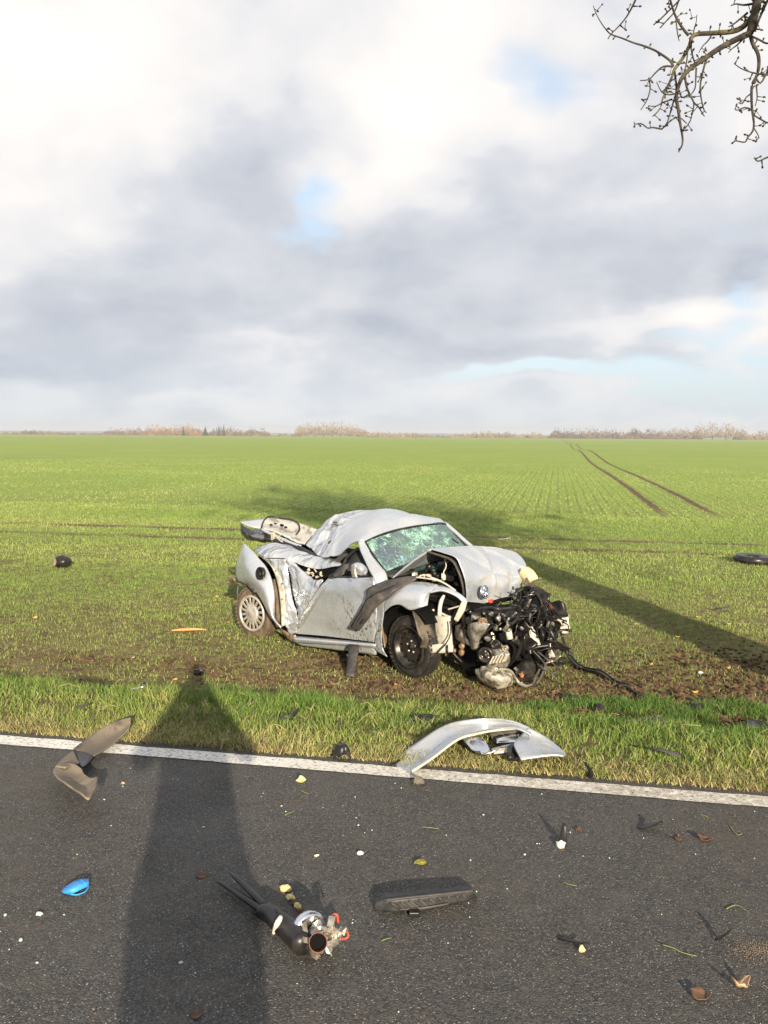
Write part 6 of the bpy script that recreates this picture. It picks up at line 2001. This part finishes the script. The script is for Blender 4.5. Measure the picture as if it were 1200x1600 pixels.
MB().tube([tuple(Vector(p) - RO) for p in [(0.059, 2.927, 0.016), (0.139, 2.933, 0.018), (0.235, 2.967, 0.016)]], .004, 6).build('lower_bead', M_PALE if False else M_GREYPL, rt_)
MB().box(tuple(Vector((0.114, 2.918, 0.012)) - RO), (.035, .04, .016)).build('tab', M_BLACK, rt_, bevel=.003)

# blue cap
bc_ = empty('blue_cap', (-1.109, 3.082, 0.000)); tag(bc_, 'bright blue ribbed plastic cap lying on the asphalt', 'plastic cap')
BO = Vector(bc_.location)
b = MB()
b.patch(rel([[(-1.149, 3.052, 0.006), (-1.127, 3.067, 0.022), (-1.099, 3.095, 0.026), (-1.069, 3.109, 0.020)], [(-1.134, 3.027, 0.012), (-1.103, 3.025, 0.028), (-1.079, 3.049, 0.032), (-1.059, 3.078, 0.024)], [(-1.112, 3.030, 0.006), (-1.094, 3.024, 0.014), (-1.073, 3.044, 0.018), (-1.060, 3.074, 0.012)]], BO), 6, 5)
b.build('cap_top', M_BLUE, bc_, .004)
for k in range(9):
    f = (k + .5) / 9
    p, q = Vector((-1.144, 3.044, 0.010)).lerp(Vector((-1.094, 3.080, 0.030)), f), Vector((-1.107, 3.023, 0.012)).lerp(Vector((-1.057, 3.059, 0.022)), f)
    MB().tube([p - BO + Vector((0, 0, .002)), (p + q) / 2 - BO + Vector((0, 0, .012)), q - BO], .0022, 4, sub=3).build('cap_rib', M_BLUE, bc_)
MB().tube([tuple(Vector(p) - BO) for p in [(-1.113, 3.034, 0.004), (-1.087, 3.032, 0.003), (-1.064, 3.052, 0.004), (-1.063, 3.089, 0.006)]], .003, 5).build('cap_rim', M_BLUE, bc_)

# strip leaning on the sill, bar by the wheel, trailing loom
o = MB().patch([[(0.557, -0.920, 0.226), (0.699, -0.920, 0.244)], [(0.828, -1.210, 0.006), (0.900, -1.167, 0.006)]], 2, 5, .003, 9, 1).build('trim_strip', M_GREYPL, None, .018)
o.location = CAR.location; o.rotation_euler = CAR.rotation_euler
tag(o, 'flat grey trim strip leaning against the car sill', 'trim strip')
pp, pq = Vector((-0.032, 8.602, -0.695)), Vector((0.114, 8.588, -0.690))
o = MB().tube([(0, 0, 0), tuple((pq - pp) * .5 + Vector((0, 0, .006))), tuple(pq - pp)], [.016, .019, .015], 6, flat=(1, .7)).build('plastic_bar', M_BLACK); o.location = pp
tag(o, 'short black plastic bar on the soil just left of the front wheel', 'plastic bar')
lp = [(1.885, 8.966, -0.550), (1.945, 8.926, -0.660), (2.011, 8.716, -0.690), (2.132, 8.504, -0.670), (2.208, 8.236, -0.695), (2.270, 8.045, -0.670), (2.351, 7.848, -0.695), (2.463, 7.854, -0.690)]
c0 = Vector(lp[0])
lo = empty('trailing_loom', c0); tag(lo, 'black cable loom trailing from the wreck across the torn soil', 'cable')
MB().tube([Vector(p) - c0 for p in lp], [.012, .017, .016, .018, .015, .017, .013, .008], 8).build('sleeve', M_BLACK, lo)
MB().tube([Vector(p) - c0 + Vector((.02, .04, .02)) for p in lp[:6]], .010, 6).build('wire', M_BLACK, lo)
MB().tube([Vector(p) - c0 + Vector((-.03, -.03, .03)) for p in lp[:4]], .008, 6).build('wire', M_BLACK, lo)

# lying tyre, dark lump, wood splinter in the field
ty = empty('loose_tyre', (6.953, 16.533, -0.710)); tag(ty, 'black car tyre lying flat in the field at the right edge', 'tyre')
MB().lathe([(.20, .02), (.30, .0), (.33, .04), (.33, .11), (.30, .15), (.12, .13), (.10, .08), (.20, .02)], (0, 0, 0), (.03, -.02, 1), 36, close=False).build('casing', M_BLACK, ty)
MB().lathe([(.345, .065), (.345, .09)], (0, 0, 0), (.03, -.02, 1), 36, close=False).build('tread_band', M_RUBBER, ty, .01)
lm = empty('dark_lump', (-5.604, 15.312, -0.710)); tag(lm, 'rounded dark lump with a brown side lying alone in the field at the left', 'debris lump')
b = MB()
b.patch([[(math.cos(t) * .15 * math.sin(p), math.sin(t) * .13 * math.sin(p), .10 + .115 * math.cos(p)) for t in [k / 8 * 6.283 for k in range(9)]] for p in (.05, .7, 1.3, 1.9, 2.6)], 3, 3, .025, 9, 4)
b.build('shell', M_BLACK, lm)
MB().lathe([(.07, 0), (.075, .02), (.05, .035), (0, .03)], (-.10, -.08, .10), (-.75, -.6, .2), 12).build('brown_face', M_BROWN, lm)
wpnt = [(-2.516, 10.362, -0.690), (-2.408, 10.356, -0.680), (-2.242, 10.397, -0.680), (-2.100, 10.412, -0.690)]
o = MB().tube([Vector(p) - Vector(wpnt[0]) for p in wpnt], [.018, .036, .034, .010], 7, flat=(1, .5)).build('wood_splinter', M_WOODOR); o.location = wpnt[0]
tag(o, 'orange brown split piece of wood lying in the field left of the rear wheel', 'wood')

# clumps of black wreckage in the verge
MV = (('grass', 1),)
crumpled('black_shard', 'black crumpled plastic in the grass above the left leg of the silver panel', 'plastic shard', (0.230, 4.959, 0.000), (.24, .12, .05), M_BLACK, 1, .3)
crumpled('black_lump', 'black clod of wreckage on the white line left of the silver panel', 'debris lump', (-0.209, 4.399, 0.012), (.09, .08, .06), M_BLACK, 2)
crumpled('black_shard', 'black shard with a silver rim in the verge right of the folded liner', 'plastic shard', (-2.263, 7.979, -0.687), (.20, .08, .05), M_BLACK, 3, -.2)
shard('silver_chip', 'thin silver chip beside the black shard in the left verge', 'metal chip', (-1.582, 5.607, -0.009), (.09, .04, .02), M_CHROME, 4, -.1)
shard('grey_chip', 'small grey plastic chip in the left verge above the folded liner', 'plastic chip', (-1.734, 4.999, 0.062), (.07, .04, .02), M_GREYPL, 5, .2)
shard('black_shard', 'black shard sticking out of the grass at the middle of the verge', 'plastic shard', (-0.505, 4.883, 0.042), (.08, .05, .05), M_BLACK, 6, .8)
shard('black_shard', 'smaller black shard left of the middle one in the verge grass', 'plastic shard', (-0.566, 4.847, 0.042), (.045, .03, .04), M_BLACK, 16, .3)
chunk('black_lump', 'black lump where the photographer shadow ends at the field edge', 'debris lump', (-1.812, 8.558, -0.710), (.13, .10, .05), M_BLACK, 17)
crumpled('black_sheet', 'crumpled black sheet in the rut right of the silver panel', 'plastic sheet', (1.540, 5.120, -0.058), (.26, .14, .05), M_BLACK, 7, .5)
crumpled('black_sheet', 'large crumpled black sheet in the rut at the right edge', 'plastic sheet', (3.025, 6.931, -0.676), (.34, .22, .05), M_BLACK, 8, 1.2)
crumpled('black_sheet', 'dark torn sheet in the soil behind the tussock near the right edge', 'plastic sheet', (2.740, 7.520, -0.690), (.18, .12, .05), M_BLACK, 9, .7)
crumpled('black_shard', 'black shard in the soil just right of the engine below the cable', 'plastic shard', (1.697, 7.774, -0.690), (.16, .09, .05), M_BLACK, 10, .2)
crumpled('black_shard', 'black shard at the soil edge below the trailing cable', 'plastic shard', (1.855, 7.430, -0.680), (.12, .06, .05), M_BLACK, 18, .9)
gp = empty('grey_plate', (1.424, 4.345, 0.062)); tag(gp, 'two part flat grey plate lying on the grass right of the silver panel', 'plastic plate')
GO = Vector(gp.location)
for rows in ([[(1.348, 4.361, 0.082), (1.414, 4.317, 0.092)], [(1.372, 4.344, 0.072), (1.422, 4.291, 0.082)]], [[(1.418, 4.326, 0.082), (1.483, 4.328, 0.072)], [(1.426, 4.300, 0.072), (1.488, 4.275, 0.062)]]):
    MB().patch(rel(rows, GO), 3, 3, .003, 9, 2).build('plate', M_GREYPL, gp, .005)
st = [(1.001, 4.144, 0.015), (0.999, 4.112, 0.050), (0.969, 4.096, 0.100)]
stalk('black_strip', 'black plastic strip standing at the verge edge right of the silver panel', 'plastic strip', st, .018, M_BLACK)
shard('grey_chip', 'pale metal splinter in the wheat far behind the car at the right', 'metal chip', (2.687, 19.606, -0.660), (.28, .06, .03), M_PALE, 11, .1)
shard('grey_chip', 'grey plate in the wheat right of the tree shadow', 'plastic chip', (4.602, 11.824, -0.670), (.20, .10, .03), M_GREYPL, 12, .2)
shard('black_shard', 'thin black splinter in the torn soil left of the leaning strip', 'plastic shard', (-1.246, 8.662, -0.695), (.13, .03, .02), M_BLACK, 13, -.4)
chunk('white_chip', 'small white chip in the torn soil right of the engine', 'chip', (3.176, 8.667, -0.700), (.06, .04, .02), M_PALE, 14)
leaf('yellow leaf on the torn soil under the tree shadow at the right', (2.878, 7.978, -0.700), .075, M_LEAFYE, 15, .3)
leaf('yellow leaf beside the trailing cable in the torn soil', (2.770, 8.975, -0.700), .06, M_LEAFYE, 16, .6)
leaf('large brown leaf at the grass edge below the leaning strip', (-0.455, 8.123, -0.690), .11, M_LEAFTAN, 17, .2)
leaf('orange leaf at the foot of the engine', (1.291, 8.163, -0.700), .10, M_LEAFTAN, 18, .9)

# on the asphalt: chips, shards, leaves, grass
shard('black_shard', 'upright black shard behind the cream chip on the right lane', 'plastic shard', (0.739, 3.467, 0.000), (.045, .03, .07), M_BLACK, 20, 1.3)
chunk('cream_chip', 'cream coloured chip in front of the upright black shard', 'chip', (0.721, 3.427, 0.000), (.040, .030, .030), M_PALE, 21)
shard('black_shard', 'black angular shard on the lane near the right edge line', 'plastic shard', (1.135, 3.590, 0.000), (.085, .05, .045), M_BLACK, 22, -.6)
leaf('small brown leaf between the black shard and the larger brown leaf', (1.221, 3.509, 0.000), .045, M_LEAFBR, 23, .3)
leaf('larger brown curled leaf on the lane below the right end of the line', (1.330, 3.505, 0.000), .065, M_LEAFBR, 24, -.3)
leaf('dark red crumpled leaf above the cream chip', (0.827, 3.585, 0.000), .035, M_LEAFBR, 25, .9)
shard('black_shard', 'black splinter left of the yellow chip on the lower right lane', 'plastic shard', (0.629, 2.746, 0.000), (.10, .018, .022), M_BLACK, 26, -.75)
chunk('yellow_chip', 'yellowish chip at the tip of the black splinter', 'chip', (0.646, 2.710, 0.000), (.022, .020, .022), M_FUNGUS, 27)
shard('black_shard', 'black upright scrap left of the sand patch', 'plastic shard', (1.128, 2.771, 0.000), (.05, .03, .05), M_BLACK, 28, -.6)
leaf('pale tan leaf standing on edge at the lower right', (1.086, 2.524, 0.000), .060, M_LEAFTAN, 29, .2, curl=.8)
leaf('brown curled leaf at the bottom right of the lane', (0.946, 2.483, 0.000), .060, M_LEAFBR, 30, -.5)
leaf('dark brown leaf at the bottom inside the photographer shadow', (-0.521, 2.379, 0.000), .04, M_LEAFBR, 31, .4)
leaf('flat brown leaf inside the photographer shadow', (-0.671, 3.177, 0.000), .05, M_LEAFBR, 32, .1, curl=.1)
chunk('white_chip', 'white square chip in the middle of the lane', 'chip', (-0.083, 3.359, 0.000), (.034, .026, .014), M_PALE, 33, .2, rough_=.15)
chunk('cream_chip', 'pale yellow crumpled chip on the lane below the line', 'chip', (-0.386, 4.082, 0.000), (.045, .035, .030), M_FUNGUS, 34)
chunk('white_chip', 'tiny white chip left of the white square one', 'chip', (-0.253, 3.341, 0.000), (.022, .014, .008), M_PALE, 35, .2)
chunk('mud_clod', 'brown clod on the lane below the left leg of the silver panel', 'clod', (0.171, 4.070, -0.000), (.06, .07, .035), M_MUDPL, 36)
chunk('moss_tuft', 'small green moss tuft on the lane above the ribbed trim', 'moss', (0.152, 3.290, 0.000), (.055, .04, .016), M_MOSS, 37)
chunk('moss_tuft', 'bright yellow moss tuft at the edge of the shadow above the pipe', 'moss', (-0.346, 3.075, 0.000), (.050, .035, .022), M_FUNGUS, 38)
ms = empty('bark_strip', (-0.299, 2.975, 0.000)); tag(ms, 'lichen covered strip of bark lying between the pipe and the yellow moss', 'bark')
for k, (px_, s_, mm) in enumerate((((-0.319, 3.018, 0.000), .05, M_FUNGUS), ((-0.305, 2.984, 0.000), .05, M_BROWNTW), ((-0.291, 2.963, -0.000), .045, M_FUNGUS), ((-0.274, 2.926, 0.000), .045, M_BROWNTW))):
    q_ = chunk('bark_flake', None, None, tuple(Vector(px_) - Vector(ms.location)), (s_, s_ * .6, .016), mm, 40 + k, -.8)
    q_.parent = ms
for k, (p, s_) in enumerate((((-1.169, 2.900, 0.000), .024), ((-1.285, 2.895, 0.000), .014), ((-1.170, 2.746, 0.000), .017), ((-1.070, 2.625, 0.000), .011), ((-1.086, 2.902, -0.000), .008), ((-0.623, 2.631, 0.000), .015), ((-0.486, 4.543, 0.012), .03), ((-0.445, 3.805, 0.000), .012), ((-1.250, 3.859, 0.000), .010), ((-0.748, 3.587, 0.000), .014), ((-0.098, 3.617, 0.000), .010), ((0.347, 3.314, 0.000), .011), ((0.443, 3.728, 0.000), .013), ((0.567, 3.365, 0.000), .012))):
    chunk('glass_crumb', 'green white crumb of safety glass scattered on the lane', 'glass crumb', p, (s_, s_ * .8, s_ * .5), M_GLASSG, 60 + k, k * .7, group='safety glass crumbs on the asphalt')
chunk('orange_chip', 'orange crumb on the lane right of the folded liner', 'chip', (-1.220, 4.043, -0.000), (.018, .014, .010), M_LEAFTAN, 80)
b = MB()
gs = random.Random(77)
SP = Vector((1.233, 2.722, 0.000))
for i in range(700):
    x, y = gs.gauss(0, .055), gs.gauss(0, .030)
    s = gs.uniform(.0008, .0022)
    b.add([(x - s, y - s, .001), (x + s, y - s * .6, .001), (x + s * .6, y + s, .001), (x - s * .5, y + s * .8, .001), (x, y, s * 1.4)], [(0, 1, 4), (1, 2, 4), (2, 3, 4), (3, 0, 4)], False)
o = b.build('sand_patch', M_SAND); o.location = SP
tag(o, kind='stuff')
for k, (pts, lab) in enumerate((
        ([(0.917, 2.747, 0.004), (0.944, 2.722, 0.008), (0.966, 2.701, 0.006), (1.006, 2.686, 0.003)], 'long yellow green grass blade on the lower right lane'),
        ([(0.675, 3.148, 0.004), (0.694, 3.126, 0.006), (0.721, 3.123, 0.003)], 'short yellow straw on the lane below the cream chip'),
        ([(-0.376, 3.984, 0.003), (-0.356, 3.950, 0.005), (-0.334, 3.941, 0.003)], 'short grass blade just below the pale yellow chip'),
        ([(-0.419, 3.706, 0.003), (-0.402, 3.725, 0.006), (-0.382, 3.746, 0.003)], 'forked green grass blade on the lane at the shadow edge'),
        ([(0.172, 3.603, 0.003), (0.204, 3.591, 0.006), (0.242, 3.586, 0.003)], 'thin green blade in the middle of the lane'),
        ([(0.003, 2.758, 0.003), (0.019, 2.764, 0.006), (0.036, 2.776, 0.003)], 'short straw on the lane below the ribbed trim'),
        ([(1.043, 2.944, 0.003), (1.058, 2.910, 0.008), (1.086, 2.890, 0.006), (1.092, 2.870, 0.004)], 'dark brown root on the lane at the right'),
        ([(1.394, 3.752, 0.003), (1.410, 3.726, 0.006), (1.422, 3.713, 0.003)], 'yellow grass blade close to the line at the right'),
        ([(1.482, 3.639, 0.003), (1.479, 3.550, 0.005), (1.507, 3.566, 0.003)], 'pale straw near the right edge of the lane'),
        ([(-0.464, 3.867, 0.003), (-0.432, 3.846, 0.006), (-0.399, 3.861, 0.006), (-0.341, 3.855, 0.003)], 'brown stalk on the lane below the pale yellow chip'),
        ([(1.211, 2.971, 0.003), (1.254, 2.994, 0.005), (1.276, 2.964, 0.003)], 'thin straw above the sand patch'))):
    stalk('grass_blade', lab, 'grass blade', pts, .0024 if k not in (0, 6) else .0030, M_BROWNTW if k in (6, 9) else M_GRASSBIT)
# leaf crumbs and grit (uncountable)
b = MB()
for i in range(620):
    if i < 340:
        u_, v_ = gs.uniform(-2.6, 2.4), 1.2 + 2.9 * gs.random() ** .8
        if gs.random() < .5:
            v_ = 4.0 - abs(gs.gauss(0, .5))
    else:
        u_, v_ = gs.gauss(.9, .8), 4.12 - abs(gs.gauss(0, .16)) + .1
    x, y = xy_of(u_, v_)
    s = gs.uniform(.0015, .0045) * (1 if i % 9 else 1.6)
    a = gs.uniform(0, 6.28)
    c, d_ = math.cos(a) * s, math.sin(a) * s
    b.add([(x - c, y - d_, .005), (x + d_ * .7, y - c * .7, .005), (x + c, y + d_, .005), (x - d_ * .7, y + c * .7, .005), (x, y, .005 + s * gs.uniform(.5, 1.2))], [(0, 1, 4), (1, 2, 4), (2, 3, 4), (3, 0, 4)], False)
tag(b.build('grit', M_BROWNTW), kind='stuff')
b = MB()
for i in range(150):
    u_, v_ = gs.uniform(-2.2, 2.2), gs.uniform(2.0, 4.05)
    x, y = xy_of(u_, v_)
    s = gs.uniform(.0015, .0035)
    b.add([(x - s, y - s * .6, .001), (x + s, y - s * .8, .001), (x + s * .7, y + s, .001), (x - s * .6, y + s * .8, .001), (x, y, s * 1.5)], [(0, 1, 4), (1, 2, 4), (2, 3, 4), (3, 0, 4)], False)
tag(b.build('glass_dust', M_GLASSG), kind='stuff')
# yellow leaves lying in the wheat
for i in range(70):
    u_, v_ = gs.uniform(-6.5, 6.0), 7.6 + 13 * gs.random() ** 1.3
    x, y = xy_of(u_, v_)
    if abs(x) > .45 * y or bare_at(u_, v_) > .9:
        continue
    leaf('small yellowed leaf lying among the wheat seedlings', (x, y, zg(x, y) + .03), gs.uniform(.04, .075), gs.choice((M_LEAFYE, M_LEAFTAN, M_LEAFYE)), 200 + i, gs.uniform(0, 6), 'yellowed leaves in the wheat')
# straw and bent stalks in the verge
b = MB()
for i in range(260):
    u_, v_ = gs.uniform(-5, 5), gs.uniform(4.4, 7.5)
    x, y = xy_of(u_, v_)
    a, l_ = gs.uniform(0, 6.28), gs.uniform(.05, .16)
    z = zg(x, y) + gs.uniform(.01, .05)
    b.tube([(x, y, z), (x + math.cos(a) * l_ * .5, y + math.sin(a) * l_ * .5, z + gs.uniform(0, .05)), (x + math.cos(a) * l_, y + math.sin(a) * l_, z + gs.uniform(-.01, .05))], .0016, 3, sub=1)
tag(b.build('dry_stalks', material('straw', (.40, .32, .16), .8)), kind='stuff')


# ------------------------------------------------------------------ the air
hz = bpy.data.materials.new('pale_air')
hz.use_nodes = True
hz.node_tree.nodes.clear()
ho_ = hz.node_tree.nodes.new('ShaderNodeOutputMaterial')
hp = hz.node_tree.nodes.new('ShaderNodeVolumePrincipled')
hp.inputs['Density'].default_value = 0.00042
hp.inputs['Color'].default_value = (0.93, 0.96, 1.0, 1.0)
hp.inputs['Anisotropy'].default_value = 0.2
hz.node_tree.links.new(hp.outputs[0], ho_.inputs['Volume'])
hb_ = MB().box((0, 400, 9.5), (6800, 6400, 25.0))
tag(hb_.build('haze', hz), kind='stuff')
